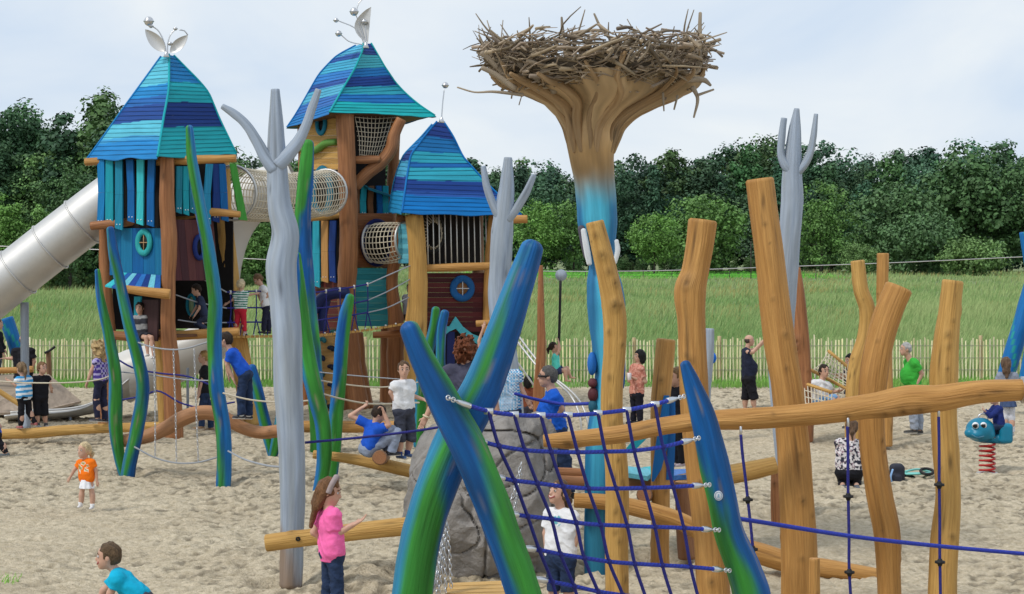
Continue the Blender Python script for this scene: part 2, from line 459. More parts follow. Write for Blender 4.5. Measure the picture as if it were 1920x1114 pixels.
PAINT = M('painted_board', (1, 1, 1), rough=.6, scale=24, stretch=.06, bump=.4, bscale=40, spec=.2, dark=(.70, .72, .74), tint=(1.12, 1.12, 1.12), detail=8)
TEAL = C3(26, 152, 168); BLUE = C3(10, 96, 160); INDI = C3(18, 54, 122); AQUA = C3(56, 186, 194); LTEAL = C3(110, 190, 205); GRN = C3(62, 140, 62); SKYB = C3(22, 124, 184)
POLE_FEET = [(*P(px, HZ, Yg(gy))[:2], r) for px, gy, r in ((237, 900, .10), (418, 915, .11), (598, 925, .10), (622, 900, .09), (545, 1096, .13), (1118, 1075, .15), (1238, 1056, .11), (325, 820, .18), (472, 798, .18), (198, 816, .16), (660, 768, .3), (780, 775, .2), (1851, 888, .16), (1505, 1190, .18), (1340, 1185, .15), (1668, 1185, .12), (1768, 1185, .13), (1158, 1165, .11), (1292, 1045, .12), (900, 1085, .75), (512, 856, .12), (1478, 972, .13))]
# ================================================================== camera, sky, sun
cam = bpy.data.cameras.new('camera'); camo = bpy.data.objects.new('camera', cam); COL.objects.link(camo)
camo.location = (0, 0, EYE); camo.rotation_euler = (math.radians(90), 0, 0)
cam.sensor_width = 36; cam.lens = FPX / W0 * 36; cam.shift_y = -(H0 / 2 - HZ) / W0
cam.clip_start = .1; cam.clip_end = 3000
SC.camera = camo
wd = bpy.data.worlds.new('World'); SC.world = wd; wd.use_nodes = True
nt = wd.node_tree; N = nt.nodes; L = nt.links
bg = N['Background']; bg.inputs['Strength'].default_value = .09
SUN_EL, SUN_AZ = math.radians(52), math.radians(-128)      # light from high on the left, behind the camera
sky = N.new('ShaderNodeTexSky'); sky.sky_type = 'NISHITA'; sky.sun_disc = False; sky.sun_elevation = SUN_EL; sky.sun_rotation = SUN_AZ
sky.air_density = 1.0; sky.dust_density = 1.5
L.new(sky.outputs['Color'], bg.inputs['Color'])
tc = N.new('ShaderNodeTexCoord'); mp = N.new('ShaderNodeMapping'); mp.inputs['Scale'].default_value = (2.2, 2.2, 5.5); mp.inputs['Location'].default_value = (.3, .1, .6)
L.new(tc.outputs['Generated'], mp.inputs['Vector'])
no = N.new('ShaderNodeTexNoise'); no.inputs['Scale'].default_value = 2.1; no.inputs['Detail'].default_value = 5; no.inputs['Roughness'].default_value = .5; no.inputs['Distortion'].default_value = .4
L.new(mp.outputs['Vector'], no.inputs['Vector'])
cr = N.new('ShaderNodeValToRGB'); cr.color_ramp.elements[0].position = .36; cr.color_ramp.elements[0].color = (.665, .785, .945, 1)
cr.color_ramp.elements[1].position = .66; cr.color_ramp.elements[1].color = (.90, .95, .99, 1)
L.new(no.outputs['Fac'], cr.inputs['Fac'])
bg2 = N.new('ShaderNodeBackground'); bg2.inputs['Strength'].default_value = 1.0; L.new(cr.outputs['Color'], bg2.inputs['Color'])
mx = N.new('ShaderNodeMixShader'); mx.inputs['Fac'].default_value = .9
L.new(bg.outputs['Background'], mx.inputs[1]); L.new(bg2.outputs['Background'], mx.inputs[2])
L.new(mx.outputs['Shader'], N['World Output'].inputs['Surface'])
sl = bpy.data.lights.new('sun', 'SUN'); sl.energy = 1.9; sl.angle = math.radians(11); sl.color = (1, .965, .91)
so = bpy.data.objects.new('sun', sl); COL.objects.link(so)
# direction towards the sun
sd = np.array([math.sin(SUN_AZ) * math.cos(SUN_EL), math.cos(SUN_AZ) * math.cos(SUN_EL), math.sin(SUN_EL)])
from mathutils import Vector
so.rotation_euler = Vector(sd).to_track_quat('Z', 'Y').to_euler(); so.location = (-20, -10, 40)
SC.view_settings.view_transform = 'Standard'; SC.view_settings.look = 'None'; SC.view_settings.exposure = 0; SC.view_settings.gamma = 1
# ================================================================== ground
MEAD = M('meadow_soil', (.17, .215, .085), rough=.9, var=.45, scale=.35, stretch=1, bump=.4, bscale=6, coord='pos', detail=8)
def terr(x, y):
    a = np.clip((y - 200) / 130, 0, 1); a = a * a * (3 - 2 * a)
    right = np.clip((x + 20) / 40, 0, 1)
    return 1.75 * a * (1 - .45 * right) + np.clip((y - 420) / 900, 0, 1) * 6 - .02 + .10 * fbm(np.stack([x * .05, y * .05, 0 * x], -1), 2) * np.clip((y - 50) / 40, 0, 1)
yy = np.concatenate([np.linspace(-60, 40, 12), np.linspace(44, 120, 40), np.linspace(124, 420, 75), np.linspace(450, 2400, 24)])
xx = np.concatenate([np.linspace(-1500, -110, 14), np.linspace(-100, 100, 81), np.linspace(110, 1500, 14)])
Xg, Yg_ = np.meshgrid(xx, yy); Zg = terr(Xg, Yg_)
Zg[Yg_ < 43.9] = -.4
g = MB(); g.grid(np.stack([Xg, Yg_, Zg], -1)); tag(g.build('meadow_ground', MEAD), kind='structure')
SAND = bpy.data.materials.new('sand'); SAND.use_nodes = True
nt = SAND.node_tree; N = nt.nodes; L = nt.links; b = N['Principled BSDF']; b.inputs['Roughness'].default_value = .95; b.inputs['Specular IOR Level'].default_value = .1
ge = N.new('ShaderNodeNewGeometry'); vc = N.new('ShaderNodeAttribute'); vc.attribute_name = 'Col'
n1 = N.new('ShaderNodeTexNoise'); n1.inputs['Scale'].default_value = 16; n1.inputs['Detail'].default_value = 8; L.new(ge.outputs['Position'], n1.inputs['Vector'])
n2 = N.new('ShaderNodeTexNoise'); n2.inputs['Scale'].default_value = .5; n2.inputs['Detail'].default_value = 4; L.new(ge.outputs['Position'], n2.inputs['Vector'])
r1 = N.new('ShaderNodeValToRGB'); r1.color_ramp.elements[0].position = .3; r1.color_ramp.elements[0].color = (.435, .368, .258, 1); r1.color_ramp.elements[1].position = .75; r1.color_ramp.elements[1].color = (.70, .612, .465, 1)
L.new(n1.outputs['Fac'], r1.inputs['Fac'])
r2 = N.new('ShaderNodeValToRGB'); r2.color_ramp.elements[0].position = .3; r2.color_ramp.elements[0].color = (.86, .84, .82, 1); r2.color_ramp.elements[1].position = .7; r2.color_ramp.elements[1].color = (1, 1, 1, 1)
L.new(n2.outputs['Fac'], r2.inputs['Fac'])
x1 = N.new('ShaderNodeMix'); x1.data_type = 'RGBA'; x1.blend_type = 'MULTIPLY'; x1.inputs['Factor'].default_value = 1; L.new(r1.outputs['Color'], x1.inputs['A']); L.new(r2.outputs['Color'], x1.inputs['B'])
x2 = N.new('ShaderNodeMix'); x2.data_type = 'RGBA'; x2.blend_type = 'MULTIPLY'; x2.inputs['Factor'].default_value = 1; L.new(x1.outputs['Result'], x2.inputs['A']); L.new(vc.outputs['Color'], x2.inputs['B'])
L.new(x2.outputs['Result'], b.inputs['Base Color'])
n3 = N.new('ShaderNodeTexNoise'); n3.inputs['Scale'].default_value = 40; n3.inputs['Detail'].default_value = 4; L.new(ge.outputs['Position'], n3.inputs['Vector'])
bp = N.new('ShaderNodeBump'); bp.inputs['Strength'].default_value = .9; bp.inputs['Distance'].default_value = .03; L.new(n3.outputs['Fac'], bp.inputs['Height']); L.new(bp.outputs['Normal'], b.inputs['Normal'])
ys = [13.0]
while ys[-1] < 43.9: ys.append(ys[-1] + max(.022, ys[-1] * .00135))
ys = np.array(ys); xs = np.arange(-16.5, 16.5, .033)
Xs, Ys = np.meshgrid(xs, ys)
q = np.stack([Xs, Ys, 0 * Xs], -1)
big = fbm(q * .7 + 3, 2) * .05
# trampled sand: overlapping foot-sized pits with pushed-up rims
z = big + .016 * fbm(q * np.array([2.6, 2.6, 1]), 2)
rd = np.abs(noise3(q * 6.1 + 9)); z += -.022 * np.exp(-(rd / .2) ** 2) + .008
trod = np.clip(.55 + .8 * fbm(q * .35 + 5, 2), .15, 1.1)
rd2 = noise3(q * 9.5 + 31); pit = np.clip(rd2 - .22, 0, 1) * trod; z += -.075 * pit
rd3 = noise3(q * np.array([15, 13, 1]) + 77); clod = np.clip(rd3 - .2, 0, 1) * trod; z += .034 * clod
z += .012 * fbm(q * 21, 2)
for (mx_, my_, mr_) in POLE_FEET:      # hollow and rim shaped round the post feet to deepen contact shade
    sl_y = slice(np.searchsorted(ys, my_ - 1.2), np.searchsorted(ys, my_ + 1.2)); sl_x = slice(np.searchsorted(xs, mx_ - 1.2), np.searchsorted(xs, mx_ + 1.2))
    dd = np.sqrt((Xs[sl_y, sl_x] - mx_) ** 2 + (Ys[sl_y, sl_x] - my_) ** 2)
    z[sl_y, sl_x] += -.07 * np.exp(-((dd - mr_ - .06) / .16) ** 2) + .035 * np.exp(-((dd - mr_ - .42) / .18) ** 2)
edge = np.clip((43.2 + .3 * fbm(q * .8, 2) - Ys) / .6, 0, 1)
z = z * edge + (-.05) * (1 - edge)
cc = 1 - np.clip(pit * 1.5 + np.clip(noise3(q * np.array([11, 9, 1]) + 55) - .35, 0, 1) * 1.25 * trod, 0, .52); cc = np.stack([cc, cc * .99, cc * .97], -1)      # damper sand in the deeper pits
g = MB(); g.grid(np.stack([Xs, Ys, z + .02], -1), cc); tag(g.build('sand', SAND), kind='structure')
g = MB(); a = np.array([[[-60, -20, -.05], [60, -20, -.05]], [[-60, 13.1, -.01], [60, 13.1, -.01]]]); g.grid(a)
for sx in (-1, 1):
    a = np.array([[[sx * 16.4, 13.0, -.02], [sx * 60, 13.0, -.02]], [[sx * 16.4, 43.4, -.02], [sx * 60, 43.4, -.02]]]); g.grid(a if sx > 0 else a[:, ::-1])
tag(g.build('sand_apron', SAND), kind='structure')
# ================================================================== grass blades (uncountable)
BLADE = M('grass_blade', (.265, .345, .145), rough=.75, var=.3, scale=3, coord='pos', spec=.2)
def blades(name, n, y0, y1, h0, h1, wid, seed, colA, colB, power=1.6, lean=.35, cond=None, kx=.33, seedhead=0.0):
    r = np.random.default_rng(seed)
    u = r.random(n); p = 1 - power
    Y = (y0 ** p + u * (y1 ** p - y0 ** p)) ** (1 / p)
    X = (r.random(n) * 2 - 1) * (Y * kx + 2)
    pn = fbm(np.stack([X * .12, Y * .06, 0 * X], -1), 3); pm = fbm(np.stack([X * .5 + 7, Y * .25, 0 * X], -1), 2)
    keep = r.random(n) < np.clip(.75 + pm * .6, .25, 1)
    if cond is not None: keep &= cond(X, Y)
    X, Y, pn, pm = X[keep], Y[keep], pn[keep], pm[keep]; n = len(X)
    hh = (h0 + (h1 - h0) * r.random(n)) * (1 + .35 * pn)
    w = wid * (.6 + .8 * r.random(n)) * np.maximum(1, Y / 60)
    a = r.random(n) * math.pi; la = r.normal(.35, .5, n); lm = lean * hh * r.random(n)
    Z = np.where(Y > 44, terr(X, Y), 0)
    base = np.stack([X, Y, Z - .02], -1); dx = np.stack([np.cos(a) * w, np.sin(a) * w * .5, 0 * w], -1)
    tip = base + np.stack([lm * np.cos(la), lm * np.sin(la) * .6, hh], -1)
    mid = base + np.stack([lm * np.cos(la) * .3, lm * np.sin(la) * .2, hh * .6], -1)
    V = np.stack([base - dx, base + dx, mid + dx * .75, mid - dx * .75, tip], 1).reshape(-1, 3)
    i = np.arange(n)[:, None] * 5
    t = np.clip(.5 + .55 * pn + .3 * r.normal(size=n), 0, 1)[:, None]
    c = np.asarray(colA) * (1 - t) + np.asarray(colB) * t
    if seedhead:
        red = (r.random(n) < seedhead * np.clip(.5 + 1.4 * fbm(np.stack([X * .08 + 50, Y * .03, 0 * X], -1), 2), 0, 1) * np.clip((Y - 60) / 60, .15, 1.6))
        c[red] = c[red] * .3 + np.array([1.5, .85, .75]) * .7
    C = np.repeat(c, 5, 0) * np.tile([.8, .8, 1, 1, 1.1], n)[:, None]
    g = MB(); g.add(V, [i + np.array([0, 1, 2, 3]), i + np.array([3, 2, 4])], C)
    return tag(g.build(name, BLADE, base=(0, 0, 0)), name.replace('_', ' '), 'grass', kind='stuff')
o = blades('meadow_grass', 260000, 46.5, 330, .38, .75, .013, 3, (.72, .95, .72), (1.35, 1.28, 1.25), 1.55, .55, seedhead=.22, cond=lambda X, Y: ~((Y > 262) & (X > -2) & (X < 48)))
o['label'] = 'tall rough meadow grass behind the picket fence'
o = blades('verge_grass', 26000, 43.15, 47.5, .07, .2, .012, 5, (.55, .95, .42), (.85, 1.25, .6), 1.01, .5)
o['label'] = 'low green grass strip along the foot of the fence'
o = blades('lawn_strip', 34000, 264, 400, .22, .36, .05, 8, (.5, 1.35, .4), (.75, 1.6, .55), 1.01, .3, cond=lambda X, Y: (X > -8) & (X < 55))
o['label'] = 'bright green mown strip in front of the wood'
# a few weeds in the near left sand
o = blades('sand_weed', 7000, 16.9, 17.35, .04, .09, .006, 12, (.8, 1.4, .5), (1, 1.5, .6), 1.01, .9, cond=lambda X, Y: (X < -4.95) & (X > -5.3))
o['label'] = 'small green weed at the left edge of the sand'
# ================================================================== trees
LEAF = M('leaf', (.068, .132, .056), rough=.6, var=.25, scale=.6, coord='pos', spec=.25)
BARK = M('bark', (.07, .06, .05), rough=.9, var=.3, scale=3)
def crown_arrays(h, w, seed, nclump=110, per=26, leaf=.42, shape='round', base=.12):
    r = np.random.default_rng(seed)
    u = r.normal(size=(nclump, 3)); u /= np.linalg.norm(u, axis=1)[:, None]
    rad = r.random(nclump) ** .45
    zc = (u[:, 2] * rad * .5 + .5)
    if shape == 'tall':   prof = .55 + .45 * np.sin(np.pi * np.clip(zc * .9 + .1, 0, 1))
    elif shape == 'cone': prof = np.clip(1.15 - zc * .95, .12, 1)
    else: prof = np.ones(nclump)
    lump = 1 + .28 * noise3(u * 1.7 + seed)
    c = np.stack([u[:, 0] * rad * w / 2 * prof * lump, u[:, 1] * rad * w / 2 * prof * lump, (base + (1 - base) * zc * (1 + .06 * lump - .06)) * h], -1)
    cs = (.10 + .08 * r.random(nclump)) * w * (1.15 if shape != 'tall' else 1.0)
    n = nclump * per
    ci = np.repeat(np.arange(nclump), per)
    d = r.normal(size=(n, 3)); d /= np.linalg.norm(d, axis=1)[:, None]
    p = c[ci] + d * (cs[ci] * (.35 + .65 * r.random(n)))[:, None] * np.array([1, 1, .72])
    nn = unit2(d + .42 * r.normal(size=(n, 3)) + np.array([0, 0, .45]))
    t1 = unit2(np.cross(nn, r.normal(size=(n, 3)))); t2 = np.cross(nn, t1)
    s = (leaf * (.55 + .8 * r.random(n)))[:, None]
    V = np.stack([p - t1 * s * .6, p - t2 * s * .42 + t1 * s * .1, p + t1 * s * .6, p + t2 * s * .42], 1).reshape(-1, 3)
    clc = .66 + .62 * r.random(nclump)
    col = (clc[ci] * (.92 + .16 * r.random(n)))[:, None] * np.array([1, 1, 1]) + (r.random(n) * .12)[:, None] * np.array([1.2, 1, 0])
    return V, np.arange(n * 4).reshape(-1, 4), np.repeat(col, 4, 0), c
def unit2(a): return a / (np.linalg.norm(a, axis=1)[:, None] + 1e-9)
def trunk_mb(h, w, seed, clumps, r0=.22, top=.75, limbs=7):
    r = np.random.default_rng(seed); g = MB()
    g.sweep([(0, 0, -.1, r0 * 1.3), (.1, 0, h * .2, r0), (-.1, .05, h * .5, r0 * .65), (0, 0, h * top, r0 * .2)], n=8, step=.6, wob=.1, seed=seed)
    for k in range(limbs):
        e = clumps[r.integers(len(clumps))]; z0 = h * (.18 + .4 * r.random())
        s0 = np.array([0, 0, min(z0, max(e[2] * .8, h * .12))])
        g.sweep([(*s0, r0 * .45), (*(s0 * .5 + e * .5 + [0, 0, -.03 * h]), r0 * .28), (*e, r0 * .08)], n=5, step=.8)
    return g
def tree(name, label, px, gy, Y, htop, wpx, seed, tint, shape='round', group=None, base=.12, nclump=150, per=44, leaf=None, trunk=True):
    """one tree: foot seen at (px, gy) at distance Y, its top at row htop, crown wpx photo pixels wide"""
    p = P(px, gy, Y); h = (gy - htop) * m(Y); w = wpx * m(Y)
    t = thing(name, label, 'tree' if trunk else 'bush', p, group)
    V, Q, C, cl = crown_arrays(h, w, seed, nclump, per, leaf or max(.26, w * .038), shape, base)
    g = MB(); g.add(V + p, [Q], C * np.asarray(tint)); g.build('crown' if trunk else 'foliage', LEAF, t, smooth=False)
    tb = trunk_mb(h, w, seed, cl, r0=max(.12, h * .012)) if trunk else trunk_mb(h, w, seed, cl, r0=.06, top=.5, limbs=9)
    tb.V = [v + p for v in tb.V]
    tb.build('trunk' if trunk else 'stem', BARK, t)
    return t
# ---- the far wood: one mass, two ranks thick
def wood(name, label, specs, seed, fine=1.0):
    r = np.random.default_rng(seed)
    protos = [crown_arrays(1, w, 100 + seed + k, int(nc * 1.3), int(30 * fine), .030 / fine ** .55, sh, .05)[:3] for k, (w, nc, sh) in enumerate([(.5, 105, 'tall'), (.42, 100, 'tall'), (.62, 125, 'round'), (.38, 95, 'cone'), (.55, 115, 'round')])]
    g = MB()
    for (x, y, z, h, tone) in specs:
        V, Q, C = protos[r.integers(len(protos))]
        a = r.random() * 6.28; ca, sa = math.cos(a), math.sin(a); ws = .85 + .4 * r.random()
        W = V * h; W = np.stack([(W[:, 0] * ca - W[:, 1] * sa) * ws, (W[:, 0] * sa + W[:, 1] * ca) * ws, W[:, 2]], -1) + [x, y, z - .3]
        tn = np.array(tone) * (.74 + .55 * r.random()) * np.array([1 + .12 * r.normal(), 1, 1 + .1 * r.normal()])
        g.add(W, [Q], C * tn)
        g.sweep([(x, y, z - .5, .2), (x + .2, y, z + h * .6, .1)], n=5, step=3, col=(1.4, .7, 1.1))
    return tag(g.build(name, LEAF, base=(specs[0][0], specs[0][1], 0), smooth=False), label, 'wood', kind='stuff')
def top_at(px):   # skyline of the far wood in photo rows
    xs_ = [-60, 0, 60, 120, 170, 240, 300, 480, 560, 740, 900, 935, 1000, 1060, 1160, 1230, 1300, 1380, 1440, 1510, 1600, 1660, 1700, 1790, 1850, 1920, 2000]
    ys_ = [190, 192, 205, 196, 178, 180, 215, 300, 305, 300, 305, 300, 306, 312, 300, 292, 282, 272, 268, 280, 275, 290, 292, 276, 272, 292, 300]
    return np.interp(px, xs_, ys_)
r = np.random.default_rng(21); sp = []
for Y, dens, jit in ((350, 5.6, 5), (366, 4.2, 4), (384, 4.2, 5)):
    x = P(430, 0, Y)[0]
    while x < P(2250, 0, Y)[0]:
        y = Y + r.normal() * jit; px = CX + x * FPX / y; z = float(terr(np.array([x]), np.array([y]))[0])
        h = EYE - (top_at(px) - HZ) * m(y) - z
        h *= (.66 + .36 * r.random()) if Y < 360 else (.84 + .24 * r.random())
        sp.append((x, y, z, h, random.choice([(.74, .90, 1.2), (.9, 1.02, 1.15), (1.2, 1.3, 1.05), (.66, .84, 1.2), (1.0, 1.08, 1.3)]))); x += dens * (.7 + .6 * r.random())  # leaf tones shifted to blue to stand for distance haze
wood('far_wood', 'dark mixed wood closing off the far side of the meadow', sp, 31, 1.5)
sp = []
for Y, dens in ((196, 2.6), (205, 2.8), (215, 3.0)):
    x = P(-420, 0, Y)[0]
    while x < P(700, 0, Y)[0]:
        y = Y + r.normal() * 2.5; px = CX + x * FPX / y; z = float(terr(np.array([x]), np.array([y]))[0])
        h = (EYE - (top_at(px) - HZ) * m(y) - z) * (.72 + .34 * r.random())
        sp.append((x, y, z, h, random.choice([(.85, .95, 1.05), (1.15, 1.25, 1.05), (.72, .85, 1.0), (1.4, 1.45, 1.05)]))); x += dens * (.7 + .6 * r.random())
wood('left_wood', 'tall dark wood rising behind the left tower and tube slide', sp, 47, 2.2)
# hedge of low scrub at the wood's edge
sp = []
for k in range(120):
    px = r.uniform(-40, 620); y = r.uniform(186, 192); sp.append((P(px, 0, y)[0], y, 0, r.uniform(1.2, 2.8), (1.25, 1.3, .9)))
for k in range(120):
    px = r.uniform(700, 1950); y = r.uniform(338, 346); sp.append((P(px, 0, y)[0], y, float(terr(np.array([P(px, 0, y)[0]]), np.array([y]))[0]), r.uniform(2.0, 5), (1.0, 1.05, .9)))
wood('scrub', 'low green scrub along the edge of the wood', sp, 59)
# ---- trees one can tell apart
LT = (2.0, 2.1, 1.1); MT = (1.7, 1.75, 1.1); DT = (1.05, 1.1, .95); OT = (2.0, 1.8, 1.4)
tree('deciduous_tree', 'small bright green round tree standing alone on the lawn left of the big round tree', 1226, 520, 300, 395, 92, 1, LT, base=.22)
tree('deciduous_tree', 'broad round green tree just right of the small lawn tree', 1318, 516, 312, 366, 150, 2, MT, base=.08, nclump=170)
tree('deciduous_tree', 'leafy green tree close to the right of the tallest grey painted trunk', 1540, 520, 305, 340, 120, 3, MT, base=.06, nclump=150)
tree('deciduous_tree', 'fresh green tree beside the small grey trunk in the middle', 1005, 515, 318, 378, 110, 4, LT, base=.1, nclump=140)
tree('deciduous_tree', 'darker green tree behind the stork figure trunk', 1075, 514, 322, 372, 110, 5, MT, base=.08, nclump=140)
tree('deciduous_tree', 'wide olive green tree between the bent post and the tall thick dark trees at right', 1690, 512, 318, 345, 180, 6, (1.25, 1.25, 1.15), base=.04, nclump=190)
tree('deciduous_tree', 'huge dark tree at the far right rising above the others', 1830, 508, 325, 272, 200, 7, DT, base=.03, nclump=220)
tree('deciduous_tree', 'dark tree cut by the right edge of the photo', 1930, 508, 322, 300, 140, 8, DT, base=.03, nclump=150)
tree('willow_bush', 'rounded grey green bush at the meadow edge on the right', 1826, 519, 290, 446, 120, 9, OT, base=0, trunk=False)
tree('willow_bush', 'low grey green bush left of the tall straight post', 1610, 516, 296, 455, 75, 10, OT, base=0, trunk=False)
tree('willow_bush', 'large olive bush under the wide olive tree', 1725, 517, 300, 402, 150, 11, (1.35, 1.35, 1.3), base=0, trunk=False, nclump=160)
tree('birch_tree', 'slender pale green leaning tree left of the tube slide', 75, 545, 178, 382, 72, 12, (1.9, 1.9, 1.2), base=.05, shape='tall')
tree('deciduous_tree', 'fresh green tree at the left edge of the photo behind the slide', 8, 548, 180, 358, 85, 13, LT, base=.04)
tree('deciduous_tree', 'dark green tree seen under the left half of the tube slide', 130, 548, 184, 300, 130, 14, DT, base=.04, nclump=150)
tree('deciduous_tree', 'green tree seen through the gap below the net tunnel', 478, 540, 190, 415, 85, 15, MT, base=.04)
tree('deciduous_tree', 'round tree top showing between the curved log arm and the small tower', 728, 512, 316, 288, 70, 16, DT, base=.05)
# ================================================================== picket fence
PAL = M('chestnut_paling', (.80, .73, .45), rough=.8, var=.3, scale=14, stretch=.15)
FY = 45.6
fence = thing('paling_fence', 'long low fence of split chestnut pales along the meadow', 'fence', (0, FY, 0))
r = np.random.default_rng(77); x = -19.0; bay = MB(); nextpost = x + 1.0; wires = MB()
posts = []
while x < 19.5:
    hgt = 1.10 + r.normal() * .03; wv = .026 + .012 * r.random(); ln = r.normal() * .018
    c = PALc = (.75 + .5 * r.random()); tone = np.array([c, c * (.97 + .06 * r.random()), c * (.9 + .25 * r.random())])
    pt = np.array([[x - wv / 2, FY, -.02], [x + wv / 2, FY, -.02], [x + wv / 2 + ln, FY, hgt], [x - wv / 2 + ln, FY, hgt + .02 * r.normal()]])
    bay.slab(pt, (0, .02, 0), tone, seed=r.random() * 9)
    x += .083 + .02 * r.random()
    if x > nextpost:
        posts.append(nextpost); nextpost += 2.35 + .1 * r.normal()
for z in (.3, .62, .95):
    for dz in (0, .012):
        bay.tube([(-19, FY - .012, z + dz), (0, FY - .012, z + dz - .01), (19.6, FY - .012, z + dz)], .003, n=4, step=4, col=(.35, .38, .5))
bay.build('paling_panel', PAL, fence, smooth=False)
for px_ in posts:
    g = MB(); g.sweep([(px_, FY + .07, -.1, .055), (px_ + r.normal() * .01, FY + .07, 1.16 + .05 * r.normal(), .05)], n=8, step=.2, wob=.06, seed=px_, col=(.62, .52, .48)); g.build('post', PAL, fence)
# thin sheep-wire fence far out on the lawn edge
g = MB(); FY2 = 262
t = thing('wire_fence', 'thin wire fence with dark posts across the bright lawn', 'fence', P(1230, 522, FY2))
for px_ in range(990, 1570, 54):
    p = P(px_, 0, FY2); z0 = float(terr(np.array([p[0]]), np.array([FY2]))[0])
    q = MB(); q.sweep([(p[0], FY2, z0 - .1, .07), (p[0], FY2, z0 + 1.5, .06)], n=6, step=1); q.build('post', BARK, t)
for zz in (.5, .95, 1.35):
    pts = []
    for px_ in range(990, 1570, 54):
        p = P(px_, 0, FY2); pts.append((p[0], FY2, float(terr(np.array([p[0]]), np.array([FY2]))[0]) + zz))
    g.tube(pts, .018, n=4, step=5)
g.build('wire', BARK, t)
# lone dark post out in the lawn
tag(mk_ := (lambda g: g.build('field_post', BARK))((lambda g: (g.sweep([(*P(1408, 0, 255)[:2], .6, .09), (*P(1408, 0, 255)[:2], 6.2, .07)], n=6, step=2), g)[1])(MB())), 'tall thin dark pole standing in the lawn left of the thick leaning log', 'pole')
# ================================================================== helpers for the towers
def path(pts, Y):
    """(px, py, r_px[, dY]) -> (x, y, z, r)"""
    out = []
    for q in pts:
        y = Y + (q[3] if len(q) > 3 else 0)
        out.append((*P(q[0], q[1], y), q[2] * m(y)))
    return np.array(out)
class Wall:
    """upright plane through two photo columns at given distances; boards and rings are laid on it"""
    def __init__(s, A, B):
        s.A, s.B = A, B
        a, b = P(A[0], HZ, A[1]), P(B[0], HZ, B[1]); s.u = unit(np.array([b[0] - a[0], b[1] - a[1], 0])); s.a = a
        s.n = np.array([s.u[1], -s.u[0], 0.0])          # towards the camera
        if s.n[1] > 0: s.n = -s.n
        s.v = np.array([0, 0, 1.0])
    def Y(s, px):
        d = np.array([(px - CX) / FPX, 1.0, 0]); k = (s.a @ s.n) / (d @ s.n); return k
    def p(s, px, py, off=0.0):
        return P(px, py, s.Y(px)) + s.n * off
    def board(s, mb, q, th=.03, off=.0, col=None, mi=0, seed=0.0):
        mb.slab([s.p(x, y, off) for x, y in q], -s.n * th, col, mi, seed)
    def planks(s, mb, x0, x1, y0, y1, rows, vertical=False, th=.03, off=0., cols=((1, 1, 1),), skew=0.0, seed=1):
        r = np.random.default_rng(seed)
        for k in range(rows):
            a, b = k / rows, (k + 1 - .022) / rows
            c = np.array(cols[k % len(cols)]) * (.88 + .24 * r.random()); jo = off + .006 * r.random()
            if vertical:
                xa, xb = x0 + (x1 - x0) * a, x0 + (x1 - x0) * b
                s.board(mb, [(xa, y1), (xb, y1), (xb + skew, y0), (xa + skew, y0)], th, jo, c, seed=k * 1.3 + seed)
            else:
                ya, yb = y0 + (y1 - y0) * a, y0 + (y1 - y0) * b
                s.board(mb, [(x0, yb), (x1, yb + skew), (x1, ya + skew), (x0, ya)], th, jo, c, seed=k * 1.3 + seed)
    def slats(s, mb, xs, y0, y1, w, cols, off=.03, th=.03, seed=3, flare=0):
        r = np.random.default_rng(seed)
        for k, x in enumerate(xs):
            dx = flare * (x - np.mean(xs)) + r.normal() * 1.2; yb = y1 + r.normal() * 4; c = np.array(cols[k % len(cols)])
            xm = x + dx * .5 + r.normal() * 1.2; ym = (y0 + yb) / 2; w2 = w * (.92 + .2 * r.random())
            o2 = off + .012 * r.random()
            s.board(mb, [(xm - w2 / 2, ym), (xm + w2 / 2, ym), (x + w / 2, y0), (x - w / 2, y0)], th, o2, c, seed=k)
            s.board(mb, [(x + dx - w2 / 2, yb - 2), (x + dx + w2 / 2, yb + 2), (xm + w2 / 2, ym + .3), (xm - w2 / 2, ym + .3)], th, o2, c, seed=k)
            for bx in (-.22, .22):
                mb.ball(s.p(x + dx + w * bx, yb - 9, o2 + .004), .012, 6, (.9, .9, .9))
    def ring(s, parent, px, py, rx, ry, tw, col, disc_col=None, name='porthole_ring', off=.03, dep=.04):
        k = m(s.Y(px)); mb = MB(); mb.torus(s.p(px, py, off), s.u, s.v, rx * k, ry * k, tw * k, 32, 10, col, tn=dep)
        o = mb.build(name, PAINT, parent)
        if disc_col is not None:
            q = MB(); q.disc(s.p(px, py, off * .5), s.u, s.v, rx * k, ry * k, .02, 28, disc_col); q.build('porthole_disc', PAINT, o)  # coloured disc fills the ring; dark ones stand for the unlit inside
        return o
